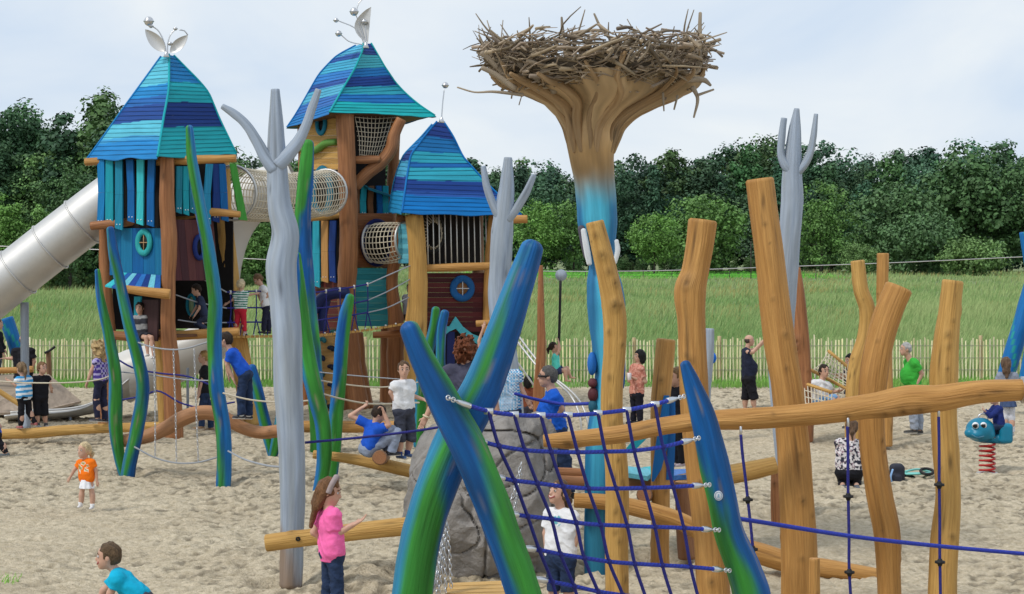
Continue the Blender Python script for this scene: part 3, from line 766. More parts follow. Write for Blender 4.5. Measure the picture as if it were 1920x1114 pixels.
def roofshape(parent, levels, YL, YF, YR, rows, bandsL, bandsR, seed):
    YA = (YL + YR) / 2
    Wd = abs(levels[-1][2][0] - levels[-1][0][0])
    rings = []
    for (l, f, r) in levels:
        w = min(1, abs(r[0] - l[0]) / Wd)
        pl = P(*l, YA + (YL - YA) * w); pf = P(*f, YA + (YF - YA) * w); pr = P(*r, YA + (YR - YA) * w)
        pb = pl + pr - pf; pb[2] = (pl[2] + pr[2]) / 2
        rings.append([pl, pf, pr, pb])
    rings = np.array(rings)                       # level, corner, xyz
    zt = rings[:, 1, 2]; t = (zt[0] - zt) / (zt[0] - zt[-1])
    K = 26; mb = MB()
    s_ = np.linspace(0, 1, rows + 1)
    def corner(c, v): return np.array([np.interp(v, t, rings[:, c, i]) for i in range(3)])
    ctr = rings.mean(axis=(0, 1))
    for fi, (c0, c1, bands) in enumerate(((0, 1, bandsL), (1, 2, bandsR), (2, 3, bandsL), (3, 0, bandsR))):
        ends = np.array([b[0] for b in bands]); cols = np.array([b[1] for b in bands])
        for k in range(rows):
            a0, a1 = corner(c0, s_[k]), corner(c1, s_[k]); b0, b1 = corner(c0, s_[k + 1]), corner(c1, s_[k + 1])
            e = np.linspace(0, 1, K)[:, None]
            top = a0 + (a1 - a0) * e; bot = b0 + (b1 - b0) * e
            un = unit(np.cross(b1 - b0, a0 - b0)); 
            if un @ (b0 - ctr) < 0 and un[2] < 0: un = -un
            if un[2] < 0: un = -un
            lw = np.linalg.norm(b1 - b0)
            uu = e[:, 0] * lw
            wv = fbm(np.stack([uu * 2.1 + k * 3, 0 * uu + fi * 5 + seed, 0 * uu], -1), 2)
            bot = bot + un * .008 + np.array([0, 0, 1.0]) * (wv * (.005 if k < rows - 1 else .03))[:, None]
            top = top + un * .002
            under = bot - un * .012
            wv2 = .026 * fbm(np.stack([uu * .8, 0 * uu + fi * 9.1 + seed, 0 * uu + .5], -1), 2)
            r_ = np.random.default_rng(seed * 100 + fi * 37 + k); ton = .93 + .14 * r_.random(); AA, CCs, GGs = [], [], []
            for w in (0, .25, .5, .75, .96, 1.0):
                ix = np.clip(np.searchsorted(ends, s_[k] + (s_[k + 1] - s_[k]) * w + wv2), 0, len(ends) - 1)
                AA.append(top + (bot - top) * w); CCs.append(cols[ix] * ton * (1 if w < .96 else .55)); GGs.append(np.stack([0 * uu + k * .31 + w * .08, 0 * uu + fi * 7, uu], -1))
            A = np.stack(AA + [under]); C = np.stack(CCs + [CCs[-1]]); G = np.stack(GGs + [GGs[-1]])
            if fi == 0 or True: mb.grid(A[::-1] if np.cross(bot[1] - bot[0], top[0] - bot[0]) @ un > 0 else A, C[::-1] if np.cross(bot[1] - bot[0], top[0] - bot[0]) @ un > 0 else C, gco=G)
        # hip board over the joint between two faces
    o = mb.build('roof', PAINT, parent, smooth=False)
    sf = MB(); c4 = [corner(c, .97) - np.array([0, 0, .03]) for c in range(4)]
    sf.slab(c4, (0, 0, .03), (.55, .45, .4)); sf.build('soffit', WOODB, o)
    q = MB()
    for c in range(3):
        pts = [corner(c, v) + np.array([0, 0, .012]) for v in np.linspace(.0, .99, 9)]
        q.tube(pts, .022, n=6, step=.1, col=bandsR[-1][1] if c else bandsL[-1][1])
    q.build('hip_strip', PAINT, o)
    return o
def leafshape(mb, b, tip, wpx, Y, cup=.3, half=False, col=None, side=1):
    b, tip = P(*b, Y), P(*tip, Y); ax = tip - b; Lg = np.linalg.norm(ax); u = ax / Lg; w = np.cross(u, [0, 1, 0]) * side; w = unit(w)
    A = []
    for t in np.linspace(0, 1, 13):
        wd = wpx * m(Y) / 2 * math.sin(math.pi * t ** .85) ** .8 if 0 < t < 1 else 0
        row = []
        for s in np.linspace(-1 if not half else 0, 1 if not half else 2, 9):
            row.append(b + ax * t + w * wd * s + np.array([0, 1.0, 0]) * cup * wd * (1 - (s if not half else s - 1) ** 2))
        A.append(row)
    A = np.array(A); mb.grid(A, col); mb.grid((A + np.array([0, .012, 0]))[:, ::-1], col)
def finial(parent, Y, leaves, wires, balls):
    f = MB(); f.sweep(path([(wires[0][0][0], wires[0][0][1] + 6, 6), (wires[0][0][0], wires[0][0][1] - 4, 2)], Y), n=8)
    st = f.build('finial_base', STEEL, parent)
    for l in leaves:
        q = MB(); leafshape(q, *l[:3], Y, **(l[3] if len(l) > 3 else {})); q.build('steel_leaf', STEELD, st)
    for w in wires:
        q = MB(); q.tube([P(x, y, Y + .03 * k) for k, (x, y) in enumerate(w)], .012, n=5, step=.04); q.build('stem_wire', STEEL, st)
    for (x, y, r) in balls:
        q = MB(); q.ball(P(x, y, Y), r * m(Y), 12); q.torus(P(x, y, Y), np.array([1., 0, 0]), np.array([0, 1., 0]), r * m(Y), r * m(Y), .012); q.build('steel_ball', STEEL, st)
def beam(parent, pts, Y, mat=WOOD, name='beam', n=12, wob=.05, endm=None, col=None):
    mb = MB(); mb.sweep(path(pts, Y), n=max(n, 18), wob=wob, seed=pts[0][0] * .01, capmi=1, col=col, step=.05, crack=.6); return mb.build(name, [mat, endm or ENDL], parent)
# ================================================================== TOWER 1 (left)
t1 = thing('play_tower', 'left play tower with teal and blue banded hip roof, hanging slats and a striped awning', 'play tower', P(325, 820, 31.0), 'play towers with blue roofs')
lv = [((302, 107), (317, 103), (326, 105)), ((260, 165), (317, 162), (386, 166)), ((243, 188), (314, 186), (397, 187)), ((228, 209), (309, 207), (405, 209)), ((195, 256), (302, 254), (424, 250)), ((162, 301), (295, 297), (444, 291))]
roofshape(t1, lv, 32.1, 30.5, 32.4, 25,
    [(.30, C3(92, 190, 212)), (.42, C3(30, 134, 198)), (.50, C3(36, 104, 176)), (.66, C3(28, 70, 140)), (.80, C3(88, 184, 206)), (.84, C3(60, 150, 200)), (1.0, C3(28, 130, 196))],
    [(.27, C3(4, 116, 176)), (.47, C3(20, 162, 174)), (.71, C3(10, 52, 122)), (1.0, C3(22, 166, 176))], 3)
finial(t1, 31.9, [((309, 97), (272, 55), 24), ((319, 99), (352, 66), 20, dict(side=-1))],
    [[(312, 101), (308, 80), (297, 58), (283, 48)], [(314, 101), (315, 80), (320, 65), (329, 55)], [(336, 56), (346, 58), (352, 66)]],
    [(279, 40, 9), (283, 49, 4), (329, 54, 3.5), (319, 82, 4)])
W1L = Wall((195, 32.0), (318, 31.05)); W1R = Wall((322, 31.05), (452, 32.3))
for pts, Y, mat in (([(314, 292, 13), (313, 380, 14), (317, 450, 15), (316, 530, 13), (315, 610, 14), (322, 700, 16), (326, 822, 18)], 31.0, WOODR),
                    ([(196, 300, 9), (195, 430, 9), (198, 540, 11), (206, 640, 12), (203, 740, 13), (198, 818, 17)], 32.1, WOODR),
                    ([(418, 292, 12), (420, 400, 15), (430, 500, 16), (436, 560, 17), (446, 640, 18), (456, 700, 18), (472, 796, 16)], 33.15, WOODP),
                    ([(330, 300, 9), (300, 560, 11), (306, 700, 13), (312, 815, 14)], 33.5, WOODP)):
    beam(t1, pts[::-1], Y, mat, 'post', n=16, wob=.06)
beam(t1, [(160, 304, 7), (250, 298, 7), (318, 295, 8)], 31.9, WOOD); beam(t1, [(285, 302, 9), (330, 301, 9), (442, 297, 7)], 31.2, WOOD)
beam(t1, [(171, 424, 8), (250, 416, 8), (310, 413, 7)], 31.7, WOODR); beam(t1, [(330, 408, 8), (388, 398, 8), (450, 402, 6)], 31.6, WOOD)
mb = MB(); W1L.slats(mb, [201, 217, 235, 255, 275, 296], 300, 424, 13, [SKYB, TEAL, C3(28, 130, 160), BLUE, AQUA, BLUE], off=.16, seed=4, flare=-.0); mb.build('slat_skirt', PAINT, t1, smooth=False)
mb = MB(); W1R.slats(mb, [333, 345, 358], 312, 405, 11, [C3(30, 120, 140), TEAL, C3(30, 120, 140)], off=.06, seed=5)
W1R.slats(mb, [384, 396, 407], 308, 412, 12, [C3(40, 140, 180), INDI, BLUE], off=.14, seed=6, flare=.45)
W1R.board(mb, [(436, 412), (451, 414), (430, 308), (419, 308)], .03, .2, C3(70, 150, 60)); mb.build('slat_skirt', PAINT, t1, smooth=False)
mb = MB(); W1L.planks(mb, 206, 312, 428, 516, 5, True, .03, 0, [C3(20, 108, 158), C3(26, 118, 160), C3(16, 92, 150)], seed=8); mb.build('wall_panel', PAINT, t1, smooth=False)['label'] = 'blue plank wall with a teal porthole'
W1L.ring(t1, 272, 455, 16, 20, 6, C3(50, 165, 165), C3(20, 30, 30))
q = MB(); k = m(31.4)
for dx, dy in ((0, 1), (1, 0)): q.tube([W1L.p(272 - 11 * dx, 455 - 15 * dy, .035), W1L.p(272 + 11 * dx, 455 + 15 * dy, .035)], .01, col=(.5, .3, .15))
q.build('porthole_bar', PAINT, t1)
mb = MB(); W1R.planks(mb, 328, 410, 412, 526, 6, True, .03, 0, [C3(82, 44, 48), C3(70, 40, 46), C3(92, 52, 52)], skew=-10, seed=9); mb.build('wall_panel', PAINT, t1, smooth=False)['label'] = 'plum brown plank wall with a navy porthole'
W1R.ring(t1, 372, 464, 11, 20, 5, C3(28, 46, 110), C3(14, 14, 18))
# awning
aw = MB(); cols = [AQUA, C3(34, 90, 160), LTEAL, C3(30, 70, 150), C3(40, 110, 180), INDI, LTEAL, C3(34, 90, 160)]
for k in range(8):
    a, b = k / 8, (k + .96) / 8
    A0, B0 = W1L.p(232, 511, .02), W1L.p(303, 516, .02); A1, B1 = P(197, 535, 31.45), P(301, 554, 30.5)
    aw.slab([A1 + (B1 - A1) * a, A1 + (B1 - A1) * b, A0 + (B0 - A0) * b, A0 + (B0 - A0) * a], (0, 0, -.03), cols[k], seed=k)
aw.build('awning', PAINT, t1, smooth=False)
beam(t1, [(318, 552, 10), (280, 548, 9), (230, 541, 7)], 30.45, WOOD, n=14)
# inner walls blackened to give the shade behind the openings, and a floor
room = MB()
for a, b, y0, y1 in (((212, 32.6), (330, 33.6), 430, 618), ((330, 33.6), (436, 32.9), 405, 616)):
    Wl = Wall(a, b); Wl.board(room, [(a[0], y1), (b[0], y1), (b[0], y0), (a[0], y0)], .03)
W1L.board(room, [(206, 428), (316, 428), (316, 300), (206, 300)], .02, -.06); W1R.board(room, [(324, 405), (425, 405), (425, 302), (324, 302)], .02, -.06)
room.build('inner_shade_wall', DARK, t1, smooth=False)
fl = MB(); zf = P(325, 628, 31.1)[2]; c4 = [P(205, 490, 31.95), P(322, 490, 31.05), P(448, 490, 32.3), P(325, 490, 33.3)]
for c in c4: c[2] = zf
fl.slab(c4, (0, 0, -.05), (.6, .5, .45)); fl.build('floor_deck', WOODB, t1, smooth=False)
beam(t1, [(205, 628, 8), (262, 632, 9), (318, 628, 8)], 31.5, WOODR); beam(t1, [(330, 630, 9), (380, 626, 9), (448, 622, 8)], 31.6, WOOD)
mb = MB(); W1L.board(mb, [(268, 638), (298, 640), (300, 562), (270, 562)], .04, .05, C3(72, 50, 50)); W1L.board(mb, [(257, 640), (270, 640), (270, 556), (258, 556)], .04, .09, C3(36, 150, 165)); mb.build('entry_board', PAINT, t1, smooth=False)
q = MB(); Wb = Wall((330, 33.55), (436, 32.85)); q.torus(Wb.p(362, 572, .05), Wb.u, Wb.v, 10 * m(33), 19 * m(33), 3 * m(33), 24, 8, C3(28, 120, 140)); q.build('porthole_ring', PAINT, t1)
q = MB(); q.disc(Wb.p(362, 572, .03), Wb.u, Wb.v, 10 * m(33), 19 * m(33), .02, 24, C3(150, 170, 130)); q.build('porthole_disc', PAINT, t1)  # pale disc coloured as daylight seen through the round hole
# ================================================================== TOWER 2 (middle, tallest)
t2 = thing('play_tower', 'tallest play tower, in the middle, with round eye window and green carved snake', 'play tower', P(660, 768, 36.7), 'play towers with blue roofs')
lv = [((667, 86), (681, 82), (696, 82)), ((626, 109), (679, 99), (707, 101)), ((596, 143), (664, 132), (722, 127)), ((570, 189), (641, 170), (747, 163)), ((555, 215), (630, 190), (778, 192)), ((537, 241), (617, 213), (818, 219))]
roofshape(t2, lv, 38.2, 36.0, 37.6, 24,
    [(.12, C3(80, 170, 205)), (.2, C3(40, 84, 156)), (.36, C3(66, 166, 200)), (.48, C3(48, 124, 196)), (.56, C3(44, 84, 156)), (.70, C3(80, 170, 200)), (.84, C3(48, 106, 178)), (1., C3(16, 116, 184))],
    [(.18, C3(30, 64, 130)), (.38, C3(66, 170, 186)), (.5, C3(24, 110, 176)), (.64, C3(24, 62, 134)), (.74, C3(40, 150, 170)), (.84, C3(22, 108, 178)), (1., C3(20, 164, 168))], 7)
finial(t2, 37.2, [((690, 80), (696, 13), 28, dict(half=True))],
    [[(686, 84), (676, 50), (668, 30), (664, 22)], [(684, 84), (668, 55), (632, 38)], [(680, 84), (655, 78), (640, 66)], [(688, 84), (686, 60), (684, 42)], [(668, 22), (672, 8), (680, -2)]],
    [(664, 22, 8), (630, 38, 4.5), (635, 63, 6), (683, 41, 5.5)])
W2L = Wall((562, 38.0), (640, 36.8)); W2R = Wall((664, 36.8), (752, 37.6))
beam(t2, [(668, 768, 25), (658, 700, 22), (655, 640, 18), (650, 560, 17), (653, 480, 18), (654, 400, 17), (650, 310, 17), (646, 212, 17)], 36.6, WOODR, 'post', n=18, wob=.06)
beam(t2, [(680, 765, 20), (672, 690, 15), (668, 625, 13)], 36.9, WOODR, 'post', n=14, wob=.06)
beam(t2, [(572, 765, 12), (572, 500, 11), (568, 240, 10)], 38.1, WOODR, 'post', n=12)
beam(t2, [(722, 765, 11), (728, 500, 11), (742, 225, 10)], 38.0, WOODR, 'post', n=12)
beam(t2, [(666, 348, 11), (688, 325, 12), (714, 305, 12), (733, 280, 12), (738, 255, 11), (752, 224, 10)], 36.9, WOODR, 'curved_brace', n=14, wob=.08)
mb = MB(); W2L.planks(mb, 562, 640, 222, 318, 9, False, .04, 0, [(1, 1, 1), (.9, .86, .8), (1.1, 1.05, 1)], seed=11); mb.build('wall_panel', WOODP, t2, smooth=False)['label'] = 'pale plank wall with the round eye window'
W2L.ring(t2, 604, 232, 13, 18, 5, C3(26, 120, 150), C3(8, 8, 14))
sn = MB(); sn.sweep([(*W2L.p(x, y, .07), r * m(37)) for x, y, r in ((556, 281, 6), (568, 279, 5), (584, 285, 6), (600, 280, 7), (614, 270, 7), (634, 266, 6))], n=10, step=.05, cap='round', col=C3(98, 148, 62)); sn.build('carved_snake', KELP, t2)
# net window on the right
nw = MB()
for k in range(11):
    t = k / 10; nw.tube([W2R.p(664 + 78 * t, 219, .03), W2R.p(670 + 58 * t, 255, .06), W2R.p(672 + 42 * t, 292, .05)], .009, n=5, step=.1)
for k in range(9):
    t = k / 8; y = 220 + 70 * t; nw.tube([W2R.p(664 + 8 * t, y, .035), W2R.p(700, y + 3, .06), W2R.p(744 - 30 * t, y, .035)], .009, n=5, step=.1)
nw.build('window_net', ROPEW, t2)
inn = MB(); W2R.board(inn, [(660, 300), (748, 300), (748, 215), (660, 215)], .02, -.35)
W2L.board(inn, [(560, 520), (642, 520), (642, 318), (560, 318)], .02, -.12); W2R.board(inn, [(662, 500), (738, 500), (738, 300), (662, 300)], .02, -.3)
inn.build('inner_shade_wall', DARK, t2, smooth=False)  # black boards paint the shade inside this tower
beam(t2, [(664, 300, 7), (690, 299, 8), (712, 298, 6)], 36.75, WOODR)
# small gabled booth behind the brace
mb = MB(); W2R.slats(mb, [676, 690, 704, 718, 731], 348, 410, 10, [C3(120, 80, 50), C3(40, 150, 160), C3(120, 80, 50), BLUE, TEAL], off=-.15, seed=12); 
mb.slab([W2R.p(688, 356, .05), W2R.p(738, 372, .05), W2R.p(738, 366, -.4), W2R.p(690, 344, -.4)], (0, 0, .04), C3(24, 104, 120)); mb.build('slat_skirt', PAINT, t2, smooth=False)
# slats, dark red wall, teal wall, timber wall round the big ring
mb = MB(); W2L.slats(mb, [584, 600, 616, 632], 414, 530, 12, [BLUE, C3(40, 160, 180), C3(190, 140, 80), INDI], off=.1, seed=13); mb.build('slat_skirt', PAINT, t2, smooth=False)
mb = MB(); W2L.planks(mb, 566, 640, 528, 628, 8, False, .03, 0, [C3(96, 44, 38), C3(84, 38, 36)], seed=14); mb.build('wall_panel', PAINT, t2, smooth=False)
mb = MB(); W2R.planks(mb, 664, 738, 400, 502, 8, False, .03, -.05, [(.8, .72, .7), (.7, .64, .6)], seed=15); mb.build('wall_panel', WOODR, t2, smooth=False)
mb = MB(); W2R.planks(mb, 664, 734, 503, 612, 10, False, .03, .0, [C3(60, 156, 166), C3(50, 144, 154), C3(70, 164, 172)], seed=16); mb.build('wall_panel', PAINT, t2, smooth=False)['label'] = 'teal plank wall below the rope tunnel'
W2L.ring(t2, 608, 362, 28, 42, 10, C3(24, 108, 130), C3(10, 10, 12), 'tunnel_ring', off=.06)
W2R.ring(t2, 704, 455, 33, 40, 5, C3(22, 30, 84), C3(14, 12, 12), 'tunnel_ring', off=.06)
beam(t2, [(563, 412, 5), (600, 408, 6), (640, 404, 6)], 37.0, WOODP)
nb = MB(); nb.sweep(path([(574, 602, 12), (588, 578, 12), (604, 560, 11), (622, 551, 11), (648, 549, 11)], 36.0), n=12, step=.06, cap='round', col=(1, 1, 1)); nb.sweep(path([(605, 620, 9), (605, 590, 9), (612, 562, 9)], 36.05), n=10, step=.06); nb.build('crooked_branch', NAVY, t2)
# climbing wall
cw = MB(); WC = Wall((590, 36.6), (634, 36.3)); WC.planks(cw, 590, 640, 626, 776, 14, False, .05, 0, [(1.15, 1.2, 1.5), (1.02, 1.06, 1.3)], seed=17); cwo = cw.build('climbing_wall', WOODP, t2, smooth=False)
beam(t2, [(590, 770, 6), (590, 700, 6), (592, 628, 6)], 36.4, WOODR, 'post')
holdc = [C3(50, 130, 140), C3(24, 38, 60), C3(26, 50, 86), C3(26, 30, 52), C3(30, 90, 100), C3(22, 34, 66), C3(44, 110, 116), C3(24, 24, 36), C3(50, 110, 100)]
for k, (x, y) in enumerate([(606, 636), (622, 652), (604, 670), (622, 687), (603, 700), (622, 721), (607, 751), (620, 762), (626, 622)]):
    q = MB(); V, Q = sdf_mesh([dict(t='ell', c=WC.p(x, y, .03), r=np.array([.085, .06, .05])), dict(t='ell', c=WC.p(x + 4, y + 3, .04), r=np.array([.05, .07, .05]))], .014)
    q.add(V, [Q], holdc[k]); q.build('climbing_hold', KELP, cwo)
# ================================================================== TOWER 3 (right)
t3 = thing('play_tower', 'small right play tower with barred window, dark red wall and blue ring porthole', 'play tower', P(775, 775, 35.9), 'play towers with blue roofs')
lv = [((810, 234), (819, 229), (832, 229)), ((796, 251), (807, 242), (846, 249)), ((758, 290), (771, 290), (868, 294)), ((744, 321), (764, 324), (892, 322)), ((737, 350), (760, 352), (926, 358)), ((729, 396), (753, 402), (980, 406))]
roofshape(t3, lv, 37.2, 35.4, 36.2, 22,
    [(.12, C3(44, 76, 140)), (.3, C3(50, 130, 196)), (.42, C3(50, 76, 140)), (.60, C3(80, 170, 208)), (.75, C3(50, 76, 150)), (1., C3(44, 150, 206))],
    [(.15, C3(32, 60, 128)), (.32, C3(26, 110, 172)), (.44, C3(44, 156, 178)), (.5, C3(26, 100, 170)), (.63, C3(46, 158, 180)), (.75, C3(24, 62, 134)), (.79, C3(40, 84, 160)), (1., C3(6, 112, 184))], 11)
finial(t3, 36.3, [], [[(828, 224), (830, 195), (833, 168)]], [(835, 160, 6)])
W3F = Wall((785, 35.9), (920, 36.5)); W3L = Wall((738, 37.0), (768, 36.0))
beam(t3, [(786, 775, 18), (777, 700, 19), (779, 620, 21), (783, 560, 19), (783, 480, 17), (776, 404, 17)], 35.85, WOODP, 'post', n=18, wob=.05)
beam(t3, [(930, 775, 11), (916, 620, 10), (918, 500, 10), (926, 404, 10)], 36.45, WOOD, 'post', n=12)
beam(t3, [(752, 775, 18), (742, 690, 17), (742, 600, 15), (735, 530, 11), (743, 470, 12), (755, 405, 11)], 37.0, WOODR, 'post', n=14, wob=.07)
beam(t3, [(900, 770, 12), (895, 400, 11)], 38.0, WOODB, 'post')
mb = MB(); W3L.planks(mb, 747, 766, 420, 494, 8, False, .03, 0, [LTEAL, C3(90, 170, 190)], seed=21); mb.build('wall_panel', PAINT, t3, smooth=False)
inn = MB(); W3F.board(inn, [(790, 500), (922, 500), (922, 395), (790, 395)], .02, -.7); inn.build('inner_shade_wall', DARK, t3, smooth=False); inn = MB(); W3F.board(inn, [(790, 690), (922, 690), (922, 610), (790, 610)], .02, -.5); inn.build('inner_shade_wall', DARK, t3, smooth=False)  # boards coloured near-black for the shade behind bars and entrance
mb = MB()
for x in np.linspace(802, 912, 11): mb.tube([W3F.p(x - 2, 394, .02), W3F.p(x, 496, .02)], .014, n=8)
mb.build('window_bars', STEELD, t3)
q = MB(); W3F.ring(t3, 822, 435, 22, 36, 5, C3(40, 40, 40), None, 'tunnel_ring', off=-.45)
for k in range(26):
    a = k * .24; q.tube([W3F.p(822 + 20 * math.cos(a), 435 + 33 * math.sin(a), -.42), W3F.p(822 + 14 * math.cos(a + .3), 440 + 24 * math.sin(a + .3), -.3)], .012, n=4)
q.build('tunnel_rope', ROPEW, t3)
beam(t3, [(797, 503, 7), (860, 501, 8), (918, 499, 7)], 35.95, WOOD)
mb = MB(); W3F.planks(mb, 794, 918, 512, 622, 12, False, .03, 0, [C3(74, 26, 28), C3(66, 24, 28), C3(84, 32, 32)], seed=22); mb.build('wall_panel', PAINT, t3, smooth=False)['label'] = 'dark red plank wall'
W3F.ring(t3, 866, 541, 18, 18, 7, C3(22, 84, 140), C3(128, 88, 52))
q = MB(); q.tube([W3F.p(852, 541, .045), W3F.p(880, 541, .045)], .012, col=(.6, .6, .6)); q.tube([W3F.p(866, 528, .045), W3F.p(866, 554, .045)], .012, col=(.6, .6, .6)); q.build('porthole_bar', PAINT, t3)
# wavy teal arch over the entrance
ar = MB(); up = [(791, 640), (806, 622), (826, 612), (842, 612), (853, 594), (866, 612), (884, 626), (905, 634), (920, 640)]; lo_ = [(793, 662), (806, 646), (826, 634), (840, 622), (853, 616), (864, 628), (884, 640), (905, 650), (920, 662)]
for k in range(len(up) - 1): W3F.board(ar, [lo_[k], lo_[k + 1], up[k + 1], up[k]], .05, .06, C3(70, 160, 172))
ar.build('wavy_arch', PAINT, t3, smooth=False)
mb = MB(); W3F.board(mb, [(838, 770), (852, 770), (852, 622), (838, 622)], .05, .02, C3(28, 38, 88)); W3F.board(mb, [(798, 770), (812, 770), (812, 640), (798, 640)], .05, .02, C3(60, 130, 150)); mb.build('entry_board', PAINT, t3, smooth=False)
beam(t3, [(700, 628, 6), (745, 626, 7), (800, 622, 6)], 36.2, WOODR)
for x in (950, 985): pass
beam(t3, [(930, 412, 8), (988, 411, 8)], 36.0, WOOD)
for x, y in ((895, 605),): beam(t3, [(893, 607, 6), (925, 605, 6)], 35.6, WOOD, 'peg')
# ================================================================== net tunnels
def net_tube(name, label, A, B, rA, rB, sag, nl, nr, mat, squash=1.0, bulge=0.0, group=None, rr=.011):
    a, b = P(*A), P(*B); t = thing(name, label, 'rope tunnel', (a + b) / 2, group)
    ax = b - a; Lg = np.linalg.norm(ax); u = ax / Lg; s = unit(np.cross([0, 0, 1.0], u)); v = np.cross(u, s)
    def c(tt): return a + ax * tt - np.array([0, 0, sag * 4 * tt * (1 - tt)])
    def rad(tt): return (rA * m(A[2]) * (1 - tt) + rB * m(B[2]) * tt) * (1 + bulge * 4 * tt * (1 - tt))
    mb = MB()
    for k in range(nl):
        an = 2 * math.pi * k / nl
        mb.tube([c(tt) + rad(tt) * (s * math.cos(an) + v * math.sin(an)) for tt in np.linspace(0, 1, 12)], rr, n=5, interp=False)
    for k in range(nr + 1):
        tt = k / nr; mb.torus(c(tt), s, v, rad(tt), rad(tt), rr, 26, 5)
    mb.build('rope_net', mat, t)
    for tt in (0, 1):
        q = MB(); q.torus(c(tt), s, v, rad(tt) * 1.02, rad(tt) * 1.02, .03, 28, 6); q.build('end_hoop', STEELD, t)
    return t
net_tube('net_tunnel', 'long beige rope net tunnel joining the left tower to the tallest tower', (436, 362, 32.9), (612, 361, 36.4), 50, 42, .08, 22, 34, ROPEW)
net_tube('net_tunnel', 'short bulging beige rope tunnel at the navy ring below the curved brace', (700, 456, 37.1), (760, 452, 36.7), 36, 34, .02, 22, 9, ROPEW, bulge=.10)
# ================================================================== rope bridge
rb = thing('rope_bridge', 'swaying plank bridge with navy rope sides between the left and right towers', 'bridge', P(560, 628, 33.4))
bp_ = [(356, 625), (400, 628), (460, 629), (520, 628), (580, 627), (640, 623), (700, 615), (764, 604)]
def bridge(px, py, back=0):
    t = (px - 356) / (764 - 356); return P(px, py, 31.7 + t * 4.0 + back)
dk = MB(); bx = [q[0] for q in bp_]; by = [q[1] for q in bp_]
for px in np.arange(358, 764, 8.6):
    py = np.interp(px, bx, by); dk.slab([bridge(px, py), bridge(px + 7.4, np.interp(px + 7.4, bx, by)), bridge(px + 7.4, np.interp(px + 7.4, bx, by), .75), bridge(px, py, .75)], (0, 0, -.05), np.array((1, .95, .9)) * (.8 + .3 * random.random()), seed=px)
dk.build('deck_planks', WOODP, rb, smooth=False)
for px in np.arange(400, 764, 19):
    nb = MB(); nb.ball(bridge(px, np.interp(px, bx, by) - .5, -.01), .022, 8); nb.build('rope_knob', STEELD, rb)
for bk in (0.0, .75):
    rails = [[(425, 548), (480, 546), (540, 548), (592, 548), (640, 542), (690, 533)], [(425, 578), (480, 577), (540, 579), (592, 578), (640, 573), (690, 563)], [(425, 605), (480, 604), (540, 606), (592, 601), (640, 594), (690, 586)]]
    tails = [[(690, 533), (728, 516), (772, 497)], [(690, 563), (728, 546), (772, 522)], [(690, 586), (726, 577), (766, 558)]]
    for rl, tl in zip(rails, tails):
        q = MB(); q.tube([bridge(x, y, bk) for x, y in rl], .017, n=6, step=.15); q.build('side_rope', ROPEN, rb)
        q = MB(); q.tube([bridge(x, y, bk) for x, y in tl], .014, n=6, step=.15); q.build('end_rope', ROPEG, rb)
    for a, b in (((334, 492), (425, 548)), ((330, 553), (425, 578)), ((334, 600), (425, 605))):
        q = MB(); q.tube([bridge(*a, bk), bridge((a[0] * .6 + b[0] * .4), a[1] * .6 + b[1] * .4 + 3, bk), bridge(*b, bk)], .014, n=6, step=.15); q.build('end_rope', ROPEG, rb)
    v = MB(); fr = MB()
    for x in (432, 455, 480, 506, 530, 556, 585, 611, 637, 664, 689):
        yt = np.interp(x, [p[0] for p in rails[0]], [p[1] for p in rails[0]]); yd = np.interp(x, bx, by)
        v.tube([bridge(x, yt, bk), bridge(x + 1, (yt + yd) / 2, bk), bridge(x - 5, yd, bk)], .012, n=5, step=.2); v.tube([bridge(x + 1, (yt + yd) / 2 + 12, bk), bridge(x + 8, yd, bk)], .012, n=5)
        fr.sweep([(*bridge(x, yt - 3, bk), .024), (*bridge(x, yt + 4, bk), .024)], n=6)
    v.build('hanger_rope', ROPEN, rb); fr.build('rope_clamp', STEELD, rb)
# ================================================================== tube slides
ts = thing('tube_slide', 'shiny straight steel tube slide running down out of the photo at the left', 'slide', P(48, 800, 33))
tp = path([(225, 360, 46), (188, 390, 48), (100, 458, 48), (0, 537, 48), (-90, 610, 48)], 32.7)
mb = MB(); mb.sweep(tp, n=30, step=.1, cap=None); mb.build('tube', STEELD, ts)
mb = MB()
for t in (.18, .5, .82):
    c = tp[1, :3] * (1 - t) + tp[3, :3] * t; u = unit(tp[3, :3] - tp[1, :3]); s = unit(np.cross([0, 1., 0], u)); mb.torus(c, s, np.cross(u, s), .505, .505, .018, 40, 6)
mb.build('flange', STEELD, ts)
mb = MB(); mb.sweep(path([(50, 802, 8), (47, 700, 8), (46, 568, 8)], 33), n=12); mb.build('support_pole', GREY, ts)
ss = thing('spiral_slide', 'pale steel spiral tube slide ending in an open chute behind the left tower', 'slide', P(215, 790, 34))
sp_ = path([(552, 330, 34), (522, 345, 40), (470, 372, 44), (430, 425, 44), (410, 500, 42), (405, 580, 42), (392, 640, 42), (340, 668, 44), (290, 690, 46), (250, 700, 46), (222, 716, 46)], 35.0)
mb = MB(); mb.sweep(sp_, n=26, step=.12, cap=None); mb.build('tube', M('slide_tube', (.66, .64, .60), rough=.4, var=.06, scale=2, spec=.5), ss)
ch = MB(); A = []
cl = [(245, 706, 42), (215, 730, 34), (180, 752, 24), (150, 764, 17), (110, 770, 14), (60, 772, 13), (14, 776, 11)]
for k, (x, y, r) in enumerate(cl):
    Yk = 34.8 - .1 * k; c = P(x, y, Yk); row = []
    for a in np.linspace(math.pi * 1.02, math.pi * 1.98, 13): row.append(c + np.array([-.15, 1, 0]) * .42 * math.cos(a) + np.array([0, 0, 1.0]) * (math.sin(a) * r * m(Yk) * .9))
    A.append(row)
A = np.array(A); ch.grid(A); ch.grid((A - np.array([0, 0, .012]))[:, ::-1])
